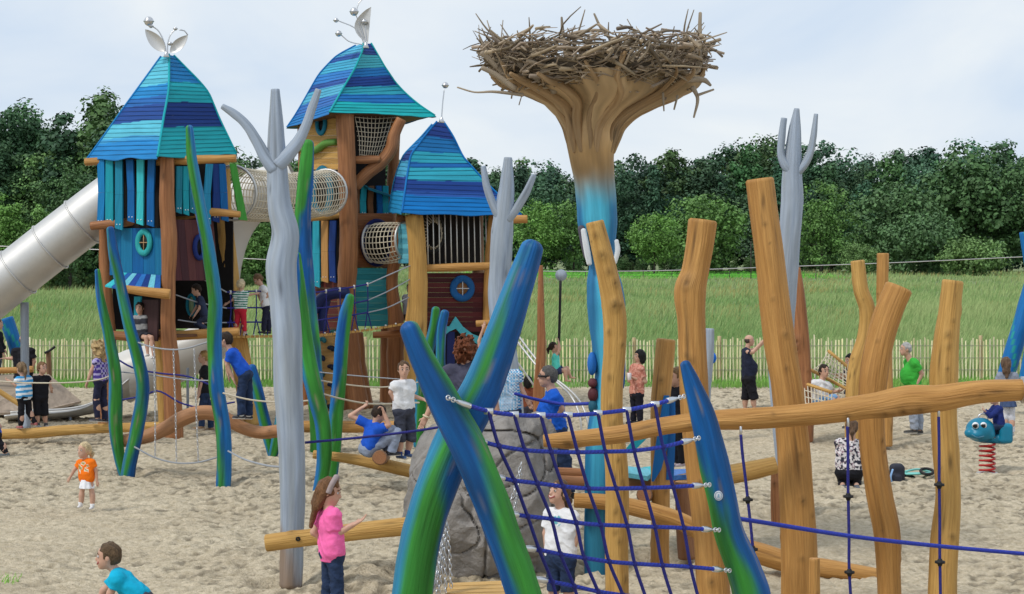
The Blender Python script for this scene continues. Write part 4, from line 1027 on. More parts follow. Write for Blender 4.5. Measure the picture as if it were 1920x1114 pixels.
ch.tube(A[:, 0], .022, n=6); ch.tube(A[:, -1], .022, n=6); ch.build('chute', STEELD, ss)
for x, y0, y1 in ((92, 778, 800), (132, 774, 798), (352, 690, 790)):
    mb = MB(); mb.sweep(path([(x, y1, 2.6), (x, y0, 2.6)], 34.3), n=8); mb.build('support_leg', GREY, ss)
# ================================================================== painted kelp poles
def sstep(a, b, x): t = np.clip((x - a) / (b - a), 0, 1); return t * t * (3 - 2 * t)
KG = np.array(C3(54, 134, 48)); KB = np.array(C3(6, 82, 146)); KL = np.array(C3(36, 122, 184))
def kelpcol(seed, side=0.0, amt=0.0, light=None, streak=1.0, grad=0.0):
    """blue pole with a wandering green streak; side = angle (deg) of the streak, 0 facing the front"""
    a0 = math.radians(side)
    def f(u, an, V, Lg):
        n = fbm(np.stack([np.cos(an) * .6 + seed, np.sin(an) * .6 + seed * 2, u * .9 + seed], -1), 3)
        n2 = fbm(np.stack([np.cos(an) * 1.4 + seed + 9, np.sin(an) * 1.4, u * 2.2], -1), 2)
        w = a0 + 1.0 * np.sin(u * 1.4 + seed * 3)
        t = sstep(-.15, .45, np.cos(an - w) * .75 * streak + n * .75 - .18 + amt - grad * u / Lg)[..., None]
        c = KB * (1 - t) + KG * t
        n4 = fbm(np.stack([np.cos(an) * 4 + seed, np.sin(an) * 4, u * 1.2], -1), 3)[..., None]; sc = np.clip(noise3(np.stack([np.cos(an) * 7, np.sin(an) * 7 + seed, u * 3.1], -1)) - .55, 0, 1)[..., None] * 1.6
        c = c * (1 + .30 * n2[..., None] + .22 * n4); c = c * (1 - sc) + sc * np.array([.30, .24, .16])
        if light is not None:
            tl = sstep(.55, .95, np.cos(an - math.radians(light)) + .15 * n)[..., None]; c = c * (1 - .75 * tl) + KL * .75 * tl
        return c
    return f
def kelp(label, pts, Y, seed, side=0, amt=0, light=-75, n=18, grad=0.0, group='painted kelp poles', topcap=None):
    mb = MB(); p = path(pts, Y)
    mb.sweep(p[::-1], n=max(n, 30), step=.025, wob=.08, wfreq=2.2, seed=seed, cap='round', colf=kelpcol(seed, side, amt, light, 1.0, grad), squash=(.9, 1.0), crack=.35)
    o = mb.build('kelp_pole', KELP, base=p[-1, :3]); return tag(o, label, 'play pole', group)
kelp('green and blue crooked kelp pole, left arm of the left V', [(183, 508, 5), (189, 560, 8), (204, 630, 10), (216, 710, 12), (217, 800, 13), (224, 860, 10), (237, 905, 9)], 25.3, 1, 40, .2)
kelp('kelp pole of the left V that bows out to the right', [(207, 430, 7), (214, 480, 10), (224, 525, 10), (240, 600, 11), (258, 670, 12), (268, 728, 13), (256, 810, 13), (243, 870, 13), (238, 908, 13)], 25.0, 2, -40, .12)
kelp('tall slender kelp pole standing before the left tower', [(355, 240, 7), (360, 300, 10), (374, 380, 11), (391, 470, 12), (403, 560, 13), (402, 640, 13), (406, 720, 14), (418, 800, 14), (420, 860, 14), (418, 918, 14)], 24.2, 3, -35, .1, light=60)
kelp('tallest bright green kelp pole rising behind the biggest grey trunk', [(578, 270, 11), (574, 320, 14), (568, 400, 15), (570, 500, 17), (578, 600, 17), (588, 700, 17), (596, 780, 16), (598, 858, 16)], 28.2, 4, -60, .35, light=None)
kelp('kelp pole with carved hollows just right of the biggest grey trunk', [(558, 478, 6), (561, 540, 12), (566, 600, 15), (578, 680, 16), (592, 740, 16), (606, 800, 15), (608, 860, 14), (597, 928, 12)], 23.5, 5, 60, .0)
kelp('green topped kelp pole between the climbing wall and the rope children', [(656, 557, 8), (648, 590, 12), (640, 650, 13), (636, 720, 13), (630, 780, 13), (628, 840, 12), (620, 905, 11)], 24.6, 6, 20, .3)
kelp('pale green short kelp pole left of the red haired woman', [(817, 581, 8), (814, 610, 9), (805, 650, 10), (793, 700, 11), (788, 760, 11), (786, 835, 11)], 29.0, 7, 0, .7)
kelp('blue short kelp pole touching the pale green one', [(834, 587, 8), (828, 620, 9), (826, 680, 9), (828, 760, 10), (829, 835, 10)], 28.6, 8, -70, -.1)
kelp('kelp pole leaning right behind the bent over boy in blue', [(472, 690, 9), (482, 730, 11), (494, 780, 11), (504, 820, 11), (512, 855, 9)], 28.0, 9, -60, .15)
kelp('short green kelp pole leaning left at the end of the wavy log', [(527, 752, 5), (524, 790, 9), (519, 825, 10), (512, 856, 8)], 27.8, 10, 0, .8)
XY = 11.3
kelp('thick blue kelp pole crossing to the upper right in the foreground', [(997, 466, 21), (975, 530, 27), (945, 620, 33), (908, 720, 37), (862, 810, 38), (822, 900, 38), (792, 1000, 39), (772, 1110, 38), (752, 1300, 38), (745, 1395, 38)], XY, 11, -10, .42, light=-85, n=28, grad=.85)
kelp('thick kelp pole crossing to the upper left in the foreground, holding the net', [(768, 618, 20), (795, 680, 25), (835, 760, 31), (878, 840, 34), (912, 920, 34), (942, 1000, 33), (975, 1090, 33), (1005, 1200, 33), (1030, 1390, 33)], XY - .28, 12, 55, -.02, light=None, n=28, grad=.25)
o = kelp('blue kelp pole with green left edge and round white sticker, right end of the net', [(1285, 684, 10), (1298, 720, 17), (1318, 780, 24), (1335, 850, 27), (1350, 920, 28), (1368, 1000, 29), (1394, 1070, 33), (1412, 1130, 36), (1425, 1260, 36), (1430, 1320, 36)], 12.4, 13, -75, .0, light=None, n=24)
mb = MB(); pc = P(1344, 926, 12.4); yo = np.array([0, -28 * m(12.4) * .93, 0]); mb.disc(pc + yo, np.array([1., 0, 0]), np.array([0, 0, 1.]), 8 * m(12.4), 9 * m(12.4), .008, 20, (.85, .87, .9))
mb.torus(pc + yo - [0, .005, 0], np.array([1., 0, 0]), np.array([0, 0, 1.]), 6.5 * m(12.4), 7.2 * m(12.4), .0018, 24, 5, (.25, .4, .55)); mb.slab([pc + yo + np.array([dx, -.006, dz]) for dx, dz in ((-.009, -.014), (.009, -.014), (.005, .012), (-.005, .012))], (0, .002, 0), (.3, .45, .6))
ob = mb.build('sticker', PAINT, o); ob['label'] = 'round white inspection sticker'
# ================================================================== grey painted trunks
def greytrunk(label, trunk, Y, arms, seed, brown=True, group='grey painted trunks'):
    p = path(trunk, Y); t = thing('grey_trunk', label, 'play trunk', p[-1, :3], group)
    def cf(u, an, V, Lg):
        c = np.ones(u.shape + (3,)); n = fbm(np.stack([np.cos(an) * 1.2, np.sin(an) * 1.2, u * 2 + seed], -1), 3)
        if brown:
            k = sstep(.42, .10, u + .20 * n - .16 * np.cos(an + 1.4))[..., None] * .9; c = c * (1 - k) + k * np.array([.80, .46, .24])
        n3 = fbm(np.stack([np.cos(an) * 2.5 + seed, np.sin(an) * 2.5, u * .9], -1), 3); c = c * (1 - .30 * np.clip(n3 - .25, 0, 1))[..., None]
        return c
    mb = MB(); mb.sweep(p[::-1], n=28, step=.025, wob=.10, wfreq=1.6, seed=seed, cap='flat', colf=cf, crack=.6, capcol=(.8, .76, .7)); mb.build('trunk', GREY, t)
    for a in arms:
        q = MB(); q.sweep(path(a, Y - .04), n=20, step=.025, wob=.12, wfreq=3.5, seed=seed + a[0][0], cap='flat', col=(.94, .95, .96), crack=.5, capcol=(.8, .72, .62)); q.build('branch', GREY, t)
    return t
greytrunk('biggest grey painted trunk with two antler branches, rising in front of the rope bridge', [(516, 168, 8), (518, 240, 14), (520, 320, 19), (524, 390, 23), (535, 440, 25), (528, 500, 27), (532, 560, 26), (537, 620, 28), (541, 700, 27), (545, 780, 25), (548, 860, 24), (548, 940, 23), (546, 1020, 22), (545, 1098, 22)], 16.9,
    [[(516, 318, 14), (498, 296, 12), (480, 262, 10), (460, 233, 9), (438, 213, 8), (417, 199, 5)], [(522, 310, 15), (545, 285, 13), (562, 262, 11), (574, 235, 9), (586, 200, 8), (597, 168, 6)]], 3)
greytrunk('grey painted trunk with two antler branches behind the foreground X poles', [(953, 296, 8), (950, 350, 14), (945, 400, 18), (940, 470, 21), (936, 540, 20), (940, 600, 20), (950, 680, 23), (958, 760, 24), (960, 850, 24)], 28.2,
    [[(940, 412, 10), (926, 388, 8), (914, 355, 7), (906, 312, 5)], [(950, 412, 11), (968, 392, 8), (986, 362, 8), (1001, 328, 5)]], 5)
greytrunk('grey painted trunk with two upright branches behind the thickest leaning log', [(1494, 204, 5), (1490, 250, 12), (1486, 320, 18), (1485, 380, 21), (1480, 450, 20), (1474, 520, 21), (1466, 600, 22), (1464, 700, 22), (1470, 800, 21), (1476, 900, 20), (1478, 975, 20)], 21.1,
    [[(1486, 325, 8), (1474, 312, 9), (1465, 290, 7), (1466, 255, 7), (1470, 222, 6)], [(1492, 325, 9), (1508, 308, 8), (1519, 285, 7), (1526, 250, 6), (1530, 214, 4)]], 7)
t = greytrunk('short grey painted stub beside the second thick log', [(1330, 617, 9), (1328, 660, 11), (1324, 720, 10), (1320, 800, 10)], 30.5, [], 9)
# ================================================================== natural logs
def log(label, pts, Y, seed, mat=WOOD, n=22, wob=.055, knots=(), cat='play log', name='standing_log', group=None, cap='flat', endm=None, col=None, step=.03):
    mb = MB(); p = path(pts, Y); up = p[::-1]
    Ls = np.concatenate([[0], np.cumsum(np.linalg.norm(np.diff(up[:, :3], axis=0), axis=1))])
    kn = []
    for (px, py, s) in knots:        # knots given where they show on the front
        z = EYE - (py - HZ) * m(Y); i = np.argsort(up[:, 2]); u = np.interp(z, up[i, 2], Ls[i]); xc = np.interp(z, up[i, 2], up[i, 0]); rc = np.interp(z, up[i, 2], up[i, 3])
        kn.append((u, math.asin(max(-.95, min(.95, (P(px, py, Y)[0] - xc) / rc))), s * m(Y)))
    r_ = np.random.default_rng(int(seed)); kn += [(r_.uniform(.1, Ls[-1]), r_.uniform(-3.1, 3.1), .008 + .03 * r_.random() ** 2) for _ in range(int(2 + Ls[-1] * 3))]
    mb.sweep(up, n=40, step=.02, wob=wob * 1.25, wfreq=1.5, seed=seed, cap=cap, knots=kn, capmi=1, col=col, crack=.75)
    o = mb.build(name, [mat, endm or ENDL], base=up[0, :3]); return tag(o, label, cat, group)
SG = 'standing logs with bark peeled off'
log('crooked knotty log in front of the blue stork trunk', [(1116, 417, 16), (1128, 470, 18), (1142, 530, 20), (1152, 590, 22), (1153, 650, 21), (1148, 720, 21), (1148, 790, 21), (1155, 860, 22), (1157, 940, 22), (1156, 1040, 21), (1158, 1170, 22)], 15.2, 21, WOODP, 30, knots=[(1116, 440, 7), (1128, 478, 9), (1140, 510, 7), (1152, 532, 8), (1150, 575, 10), (1152, 568, 7), (1140, 622, 6), (1165, 645, 6), (1142, 707, 6), (1145, 762, 7), (1150, 792, 7), (1158, 860, 6), (1152, 995, 6), (1160, 1012, 7), (1165, 900, 4), (1155, 950, 4)], group=SG)
log('thick log with a kinked middle and slanting sawn top', [(1318, 415, 26), (1312, 460, 25), (1303, 510, 25), (1294, 545, 29), (1296, 600, 26), (1299, 680, 27), (1303, 760, 28), (1313, 860, 28), (1325, 960, 29), (1334, 1060, 31), (1342, 1190, 32)], 14.7, 22, WOOD, 28, knots=[(1286, 533, 13), (1330, 1085, 9), (1310, 900, 5)], group=SG)
log('thickest tall log leaning to the left before the grey trunk', [(1424, 338, 25), (1432, 400, 26), (1441, 470, 27), (1452, 560, 28), (1462, 640, 29), (1474, 720, 30), (1486, 820, 31), (1494, 920, 32), (1498, 1000, 33), (1500, 1080, 34), (1502, 1200, 35)], 14.5, 23, WOOD, 30, knots=[(1430, 420, 5), (1445, 560, 4), (1470, 690, 5), (1500, 935, 8)], group=SG)
log('short split stake at the foot of the thickest log', [(1527, 1048, 10), (1527, 1120, 11), (1528, 1200, 11)], 14.1, 24, WOOD, 12, group=SG)
log('bent log leaning to the right next to the straight round post', [(1685, 540, 26), (1668, 580, 26), (1652, 630, 26), (1640, 690, 27), (1634, 760, 26), (1636, 840, 25), (1650, 930, 25), (1663, 1000, 25), (1667, 1080, 22), (1668, 1190, 23)], 14.7, 25, WOOD, 28, knots=[(1645, 770, 5), (1640, 640, 4)], group=SG)
log('knotty log at the right with two dark knots near its top', [(1787, 528, 20), (1781, 580, 21), (1774, 640, 24), (1770, 700, 26), (1770, 780, 24), (1774, 860, 25), (1778, 930, 24), (1772, 1010, 26), (1768, 1090, 26), (1768, 1190, 27)], 14.6, 26, WOODP, 28, knots=[(1772, 627, 7), (1772, 648, 6), (1782, 600, 4), (1776, 1000, 4), (1770, 690, 4)], group=SG)
log('bent pale log standing behind the net hammock', [(1608, 490, 13), (1614, 540, 14), (1626, 580, 15), (1624, 630, 16), (1610, 680, 17), (1602, 740, 16), (1602, 832, 17)], 29.5, 27, WOODP, 16, group=SG)
log('straight round post behind the bent log', [(1655, 476, 11), (1655, 560, 11), (1659, 660, 13), (1661, 740, 13), (1661, 835, 13)], 29.2, 28, WOOD, 14, group=SG)
log('reddish pointed log with a hollow notch behind the thickest log', [(1493, 503, 8), (1497, 560, 13), (1502, 640, 16), (1506, 720, 17), (1508, 790, 18), (1506, 825, 19)], 30.4, 29, WOODR, 16, knots=[(1492, 640, 9), (1493, 655, 7)], group=SG)
log('thin tapering brown post left of the swinging girl', [(1014, 498, 4), (1014, 560, 6), (1015, 640, 8), (1012, 700, 10), (1010, 740, 11), (1011, 820, 9)], 31.0, 30, WOODR, 12, group=SG)
log('short stout post beside the boy in black', [(1249, 638, 18), (1244, 690, 18), (1238, 760, 18), (1238, 860, 18), (1238, 960, 17), (1238, 1058, 18)], 18.05, 31, WOOD, 18, knots=[(1238, 712, 8), (1244, 760, 5)], group=SG)
# ---- lying and hanging beams
hb = thing('hanging_beam', 'long horizontal log at the right with blue knotted ropes below it', 'log beam', P(1470, 800, 14.2))
def hbY(px): return 14.1 + (px - 1470) * -.0002
mb = MB(); pts = [(1020, 826, 12), (1090, 822, 16), (1170, 814, 18), (1250, 799, 17), (1320, 790, 18), (1400, 786, 20), (1480, 780, 20), (1560, 772, 22), (1640, 760, 23), (1700, 750, 26), (1760, 748, 25), (1830, 736, 22), (1916, 731, 21)]
mb.sweep(np.array([(*P(x, y, hbY(x)), r * m(14.1)) for x, y, r in pts]), n=26, step=.03, wob=.08, wfreq=1.5, seed=41, capmi=1, crack=.75, knots=[(.20, .55, .085), (2.5, .5, .03), (2.80, .85, .07), (2.95, .8, .085), (3.1, .75, .07), (1.2, .2, .02), (1.9, -.4, .02), (3.6, .1, .025)]); mb.build('beam', [WOOD, ENDL], hb)  # the biggest knots paint the dark of hollows in the log
mb = MB(); mb.disc(P(1919, 731, 14.0), np.array([0, 1., 0]), np.array([0, 0, 1.]), .11, .11, .03, 18); mb.build('end_plate', STEEL, hb)
for x, y0 in ((1389, 800), (1590, 784), (1760, 765)):
    mb = MB(); mb.sweep([(*P(x, y0, 14.0), .012), (*P(x, y0 + 16, 14.0), .012)], n=8); mb.build('rope_ferrule', STEEL, hb)
for lab, pts, ds in (('dark blue knotted rope hanging left of the thickest log', [(1389, 815), (1392, 850), (1398, 900), (1403, 945), (1409, 1000), (1414, 1060), (1418, 1150)], [937, 1030]),
                     ('dark blue knotted rope hanging beside the kneeling woman', [(1589, 800), (1590, 850), (1590, 900), (1591, 960), (1592, 1010), (1592, 1060), (1597, 1150)], [931, 1073]),
                     ('dark blue knotted rope hanging in front of the right knotty log', [(1760, 782), (1761, 850), (1761, 910), (1762, 970), (1762, 1030), (1763, 1090), (1764, 1150)], [909, 1054])):
    rp = thing('knotted_rope', lab, 'rope', P(pts[-1][0], pts[-1][1], 14.0), 'knotted ropes under the beam')
    q = MB(); q.tube([P(x, y, 14.0) for x, y in pts], .0125, n=8, step=.03); q.build('rope', ROPEN, rp)
    for y in ds:
        x = np.interp(y, [p[1] for p in pts], [p[0] for p in pts]); q = MB(); q.sweep([(*P(x, y - 6, 14.0), .016), (*P(x, y - 3, 14.0), .022), (*P(x, y - 2, 14.0), .042), (*P(x, y + 2, 14.0), .042), (*P(x, y + 3, 14.0), .022), (*P(x, y + 7, 14.0), .016)], n=14, interp=False); q.build('step_disc', BLACK, rp)
mb = MB(); mb.tube([P(1340, 966, 12.6), P(1420, 978, 12.9), P(1600, 1006, 13.3), (P(1760, 1024, 13.7)), P(1960, 1042, 14.2)], .017, n=8, step=.05); tag(mb.build('guide_rope', ROPEB), 'bright blue rope running low from the sticker pole to the right edge', 'rope')
def lying(label, pts, Y, seed, mat=WOOD, **k): return log(label, pts, Y, seed, mat, name='lying_log', **k)
lying('long straight balance log at the left with two children standing on it', [(-30, 815, 10), (60, 812, 10), (130, 806, 10), (200, 803, 9), (300, 800, 9)], 29.8, 51, WOODP, n=16)
lying('wavy brown balance log threaded through the kelp poles', [(213, 829, 12), (270, 820, 13), (310, 804, 14), (345, 783, 15), (375, 774, 14), (405, 776, 14), (430, 789, 13), (460, 804, 12), (490, 811, 12), (522, 808, 12)], 25.4, 52, WOODB, n=18, endm=ENDG, col=(2.0, 1.85, 1.6))
lying('straight sawn log bolted to the biggest grey trunk', [(500, 1018, 16), (600, 1005, 16), (700, 993, 17), (790, 983, 17)], 16.5, 53, WOODP, n=20)
q = MB(); q.torus(P(561, 1008, 16.5) + [0, -.088, 0], np.array([1., 0, 0]), np.array([0, 0, 1.]), .016, .016, .008, 16, 6, (.35, .35, .35)); tag(q.build('bolt_ring', BLACK, bpy.data.objects['lying_log.002']))
lying('yellowish log running from the kelp poles to the grey boulder', [(588, 852, 8), (640, 858, 9), (700, 868, 11), (770, 884, 12), (800, 892, 12)], 23.8, 54, WOODP, n=16)
mb = MB(); mb.sweep([(*P(712, 858, 23.0), 14 * m(23)), (*P(718, 858, 24.4), 14 * m(23))], n=16, step=.2, wob=.05, capmi=1); tag(mb.build('cross_log', [WOODB, ENDG]), 'short round cross log seen end on under the sitting boy', 'play log')
lying('log lying behind the boy who hangs on the rope', [(560, 800, 11), (640, 800, 11), (760, 800, 11)], 28.6, 55, WOOD, n=14)
lying('long log sloping down to the sand on the right', [(1078, 938, 14), (1130, 941, 15), (1190, 952, 16), (1270, 975, 17), (1350, 1015, 18), (1430, 1040, 20), (1500, 1060, 19), (1570, 1070, 17), (1650, 1080, 13)], 17.3, 56, WOOD, n=20)
lying('stout beam carrying the blue board and ending right of the net', [(1270, 908, 17), (1340, 895, 18), (1400, 884, 18), (1454, 872, 16)], 18.6, 57, WOODP, n=18, endm=ENDL)
lying('rough double beam beside the laughing girl', [(1030, 899, 13), (1090, 903, 14), (1150, 905, 14), (1220, 905, 14), (1290, 900, 14)], 18.9, 58, WOODB, n=16, col=(1.7, 1.5, 1.3))
lying('short reddish beam on top of the rough double beam', [(1036, 885, 9), (1070, 886, 9), (1100, 887, 8)], 18.9, 59, WOODR, n=12)
mb = MB(); mb.sweep([(*P(1208, 928, 17.6), 15 * m(17.6)), (*P(1212, 928, 19), 15 * m(17.6))], n=16, step=.2, capmi=1); tag(mb.build('cross_log', [WOODB, ENDG]), 'round cross log seen end on below the pale teal boards', 'play log')
log('dark stump post under the sloping log', [(1284, 905, 19), (1286, 980, 18), (1292, 1045, 20)], 18.3, 60, WOODB, 16, group=SG, col=(1.5, 1.4, 1.3))
log('brown support post under the beam left of the thickest log', [(1454, 880, 8), (1456, 940, 11), (1458, 985, 12)], 20.6, 61, WOODR, 12, group=SG)
# coloured boards around the platform
def boardthing(label, name, quad, Y, d, col, dY=(0, 0, 0, 0)):
    mb = MB(); mb.slab([P(x, y, Y + k) for (x, y), k in zip(quad, dY)], d, col); o = mb.build(name, PAINT, smooth=False); return tag(o, label, 'board')
boardthing('pale teal seat board beside the short stout post', 'seat_board', [(1166, 885), (1214, 893), (1232, 880), (1176, 874)], 18.4, (0, 0, -.05), LTEAL, (0, 0, 1, 1))
boardthing('teal seat board touching the short stout post', 'seat_board', [(1212, 890), (1240, 886), (1238, 872), (1205, 876)], 18.7, (0, 0, -.05), AQUA, (0, 0, .9, .9))
boardthing('blue seat board under the shoes of the boy in black', 'seat_board', [(1262, 892), (1384, 884), (1378, 876), (1262, 880)], 18.5, (0, 0, -.05), C3(70, 120, 190), (0, 0, 1, 1))
def fin(label, pts, Y, col, th=.04):
    mb = MB()
    for k in range(len(pts) - 1):
        (x0, y0, w0), (x1, y1, w1) = pts[k], pts[k + 1]; mb.slab([P(x1 - w1, y1, Y), P(x1 + w1, y1, Y), P(x0 + w0, y0, Y), P(x0 - w0, y0, Y)], (0, th, 0), col, seed=k)
    return tag(mb.build('painted_board', PAINT, smooth=False), label, 'board', 'blue boards around the platform')
fin('blue pointed upright board with a curved left edge', [(1250, 742, 5), (1246, 790, 9), (1240, 840, 11), (1232, 880, 8), (1224, 903, 2)], 17.9, C3(26, 104, 168))
fin('straight blue upright board beside the curved one', [(1260, 745, 6), (1260, 800, 7), (1258, 860, 7), (1256, 900, 7)], 17.95, C3(30, 96, 160))
fin('teal slanting board behind the hanging beam', [(1236, 782, 10), (1208, 815, 12), (1176, 850, 9)], 19.6, C3(40, 150, 160))
fin('light teal upright board left of the curved handrail foot', [(1238, 770, 4), (1230, 790, 9)], 20.0, C3(50, 160, 170))
# ================================================================== foreground rope net
cn = thing('climbing_net', 'blue rope climbing net stretched between the X poles and the sticker pole', 'climbing net', P(1120, 1150, 11.7))
rows = [[(838, 745), (870, 758), (920, 772), (980, 779), (1040, 779), (1100, 777), (1180, 768), (1232, 757), (1284, 743)],
        [(868, 819), (935, 836), (984, 844), (1033, 847), (1083, 848), (1135, 847), (1189, 845), (1243, 838), (1312, 821)],
        [(902, 889), (964, 901), (1007, 906), (1055, 912), (1103, 916), (1155, 916), (1208, 915), (1262, 913), (1332, 909)],
        [(928, 960), (989, 968), (1034, 973), (1080, 980), (1126, 984), (1176, 986), (1228, 988), (1282, 990), (1350, 994)],
        [(960, 1024), (1011, 1031), (1051, 1039), (1095, 1046), (1142, 1053), (1190, 1057), (1242, 1060), (1295, 1063), (1370, 1070)],
        [(982, 1080), (1035, 1091), (1076, 1099), (1121, 1109), (1168, 1116), (1211, 1121), (1262, 1126), (1312, 1130), (1396, 1138)]]
NX = lambda x: 11.02 + (x - 900) / 500 * 1.35
def npt(x, y, o=0): return P(x, y, NX(x) + o)
for rw in rows:
    x0, x1 = rw[0][0] + 34, rw[-1][0] - 26; xs_ = [q[0] for q in rw]; ys_ = [q[1] for q in rw]
    inner = [(x0, np.interp(x0, xs_, ys_))] + [q for q in rw[1:-1] if x0 + 6 < q[0] < x1 - 6] + [(x1, np.interp(x1, xs_, ys_))]
    q = MB(); p = np.array([npt(x, y) for x, y in inner])
    def tw(u, an, V, Lg): return (1 + .35 * np.sin(u * 190 + an * 2))[..., None] * np.ones(3)
    q.tube(p, .0145, n=9, step=.008, colf=tw); q.build('net_rope', ROPEB, cn)
    for (a, b) in (((rw[0]), inner[0]), ((rw[-1]), inner[-1])):
        A, B = npt(*a), npt(*b); d = B - A
        q = MB(); q.sweep([(*(B - d * .45), .011), (*(B - d * .05), .022), (*(B + d * .25), .022)], n=10, interp=False); q.build('end_ferrule', CHAIN, cn)
        q = MB(); u = unit(d); s1 = unit(np.cross(u, [0, 0, 1.])); s2 = np.cross(u, s1); nl = 4
        for k in range(nl):
            c = A + d * (.55 * (k + .5) / nl); q.torus(c, u, s1 if k % 2 else s2, np.linalg.norm(d) * .55 / nl * .75, .014, .005, 14, 6)
        q.build('end_chain', CHAIN, cn)
VT = [[916, 935, 964, 989, 1011, 1035, 1050], [964, 984, 1007, 1034, 1051, 1076, 1092], [1014, 1033, 1055, 1080, 1095, 1121, 1138], [1065, 1083, 1103, 1126, 1142, 1168, 1186], [1121, 1135, 1155, 1176, 1190, 1211, 1228], [1175, 1189, 1208, 1228, 1242, 1262, 1280], [1228, 1243, 1262, 1282, 1295, 1312, 1330]]
for vt in VT:
    pts = [(x, np.interp(x, [q[0] for q in rows[k]], [q[1] for q in rows[k]])) for k, x in enumerate(vt[:6])]; pts.append((vt[6], pts[-1][1] + 55))
    q = MB(); q.tube([npt(x, y, -.012) for x, y in pts], .012, n=8, step=.02); q.build('net_cord', ROPEN, cn)
    q = MB(); c = npt(*pts[0]); q.sweep([(*(c - [.028, 0, 0]), .022), (*(c + [.028, 0, 0]), .022)], n=10); q.build('rope_clamp', CHAIN, cn)
    for (x, y) in pts[1:6]:
        q = MB(); q.ball(npt(x, y, -.008), np.array([.021, .02, .021]), 8); q.build('net_knot', ROPEN, cn)
# blue grab rope from the grey trunk to the boulder
mb = MB(); mb.tube([P(572, 830, 17.0), P(680, 820, 17.1), P(780, 808, 17.2), P(830, 800, 17.3)], .013, n=8, step=.1); tag(mb.build('grab_rope', ROPEN), 'navy rope from the biggest grey trunk to the boulder', 'rope')
mb = MB(); mb.tube([P(965, 738, 19.2), P(1000, 748, 19.3), P(1050, 757, 19.3), P(1105, 757, 18.0)], .018, n=8, step=.1); tag(mb.build('grab_rope', ROPEB), 'blue rope held by the boy in the checked shirt', 'rope')
# ================================================================== boulder
ROCK = M('boulder_stone', (.265, .245, .225), rough=.85, var=.28, scale=7, bump=.8, bscale=26, coord='pos', detail=8)
ry = 17.35; kk = m(ry)
def rp(x, y, dy=0): return P(x, y, ry + dy)
prims = [dict(t='box', c=rp(905, 960, .15), h=np.array([.70, .58, .84]), R=roty(.04), rd=.22), dict(t='box', c=rp(975, 900, .1), h=np.array([.36, .5, .62]), R=roty(-.16) @ rotx(.1), rd=.16), dict(t='box', c=rp(820, 920, .0), h=np.array([.28, .42, .56]), R=roty(.1), rd=.16),
         dict(t='ell', c=rp(980, 830, .1), r=np.array([.34, .4, .26])), dict(t='box', c=rp(800, 1030, -.1), h=np.array([.26, .46, .46]), R=roty(.08), rd=.14), dict(t='box', c=rp(900, 1035, -.45), h=np.array([.44, .25, .26]), R=rotz(.25), rd=.12), dict(t='box', c=rp(985, 1050, -.2), h=np.array([.3, .4, .35]), R=rotz(-.2), rd=.12), dict(t='sub_box', c=rp(880, 930, -.62), h=np.array([.20, .2, .30]), R=rotz(.5) @ roty(.3), rd=.06)]
def rdisp(p):
    q = p * 1.35; d = -.05 * fbm(p * 2.2, 3)
    for s, f, w in ((3.1, .9, .028), (8.7, .75, .022), (22.5, 1.7, .028)):
        n = noise3(q * np.array([f, f, f * 1.35]) + s); d = d + .06 * np.exp(-(n / w) ** 2)
    return d - .012 * fbm(p * 9, 2)
r_ = np.random.default_rng(5); cR = rp(905, 955, .1)
for (th_, ph_, f_) in ((-.9, .1, .60), (-.45, .35, .62), (-.1, -.05, .60), (.35, .25, .62), (.75, -.1, .66), (1.1, .3, .70), (-.6, .8, .78), (.1, .75, .76), (.7, .7, .80), (-.25, -.5, .64), (.5, -.55, .66), (-1.2, .5, .74), (1.35, -.2, .74)):
    nn_ = np.array([math.sin(th_) * math.cos(ph_), -math.cos(th_) * math.cos(ph_), math.sin(ph_)]); prims.append(dict(t='cut', c=cR + nn_ * f_, n=nn_))
V, Q = sdf_mesh(prims, .016, .12, disp=rdisp); V[:, 2] = np.maximum(V[:, 2], -.15)
rk = make('boulder', V, [Q], ROCK); tag(rk, 'big grey cracked climbing boulder behind the foreground X poles', 'boulder')
# chains hanging in front of the boulder and the wooden swing platform
sp = thing('swing_platform', 'pale wooden swing platform on bundles of chain under the X poles', 'swing platform', P(900, 1112, 12.4))
mb = MB()
for k in range(4): mb.slab([P(833 + k * 2, 1112 - k * 7 + 8, 12.0 + k * .12), P(962 + k, 1107 - k * 7 + 8, 12.0 + k * .12), P(962 + k, 1101 - k * 7 + 8, 12.11 + k * .12), P(834 + k * 2, 1106 - k * 7 + 8, 12.11 + k * .12)], (0, 0, -.05), np.array((1.1, 1.15, 1.3)) * (.9 + .05 * k), seed=k)
mb.build('deck_planks', WOODP, sp, smooth=False)
def chain(parent, pts, Y, w=.011, name='chain', link=.045):
    p = np.array([P(*q[:2], Y + (q[2] if len(q) > 2 else 0)) for q in pts]); d = np.concatenate([[0], np.cumsum(np.linalg.norm(np.diff(p, axis=0), axis=1))]); nl = max(2, int(d[-1] / (link * .72))); mb = MB()
    for k in range(nl):
        s = d[-1] * (k + .5) / nl; c = np.array([np.interp(s, d, p[:, i]) for i in range(3)]); c2 = np.array([np.interp(min(d[-1], s + .02), d, p[:, i]) for i in range(3)]); c1 = np.array([np.interp(max(0, s - .02), d, p[:, i]) for i in range(3)])
        u = unit(c2 - c1); s1 = unit(np.cross(u, [.3, 1., .1])); s2 = np.cross(u, s1); a = s1 if k % 2 else s2
        mb.torus(c, u, a, link / 2, w, w * .38, 10, 5)
    return mb.build(name, CHAIN, parent)
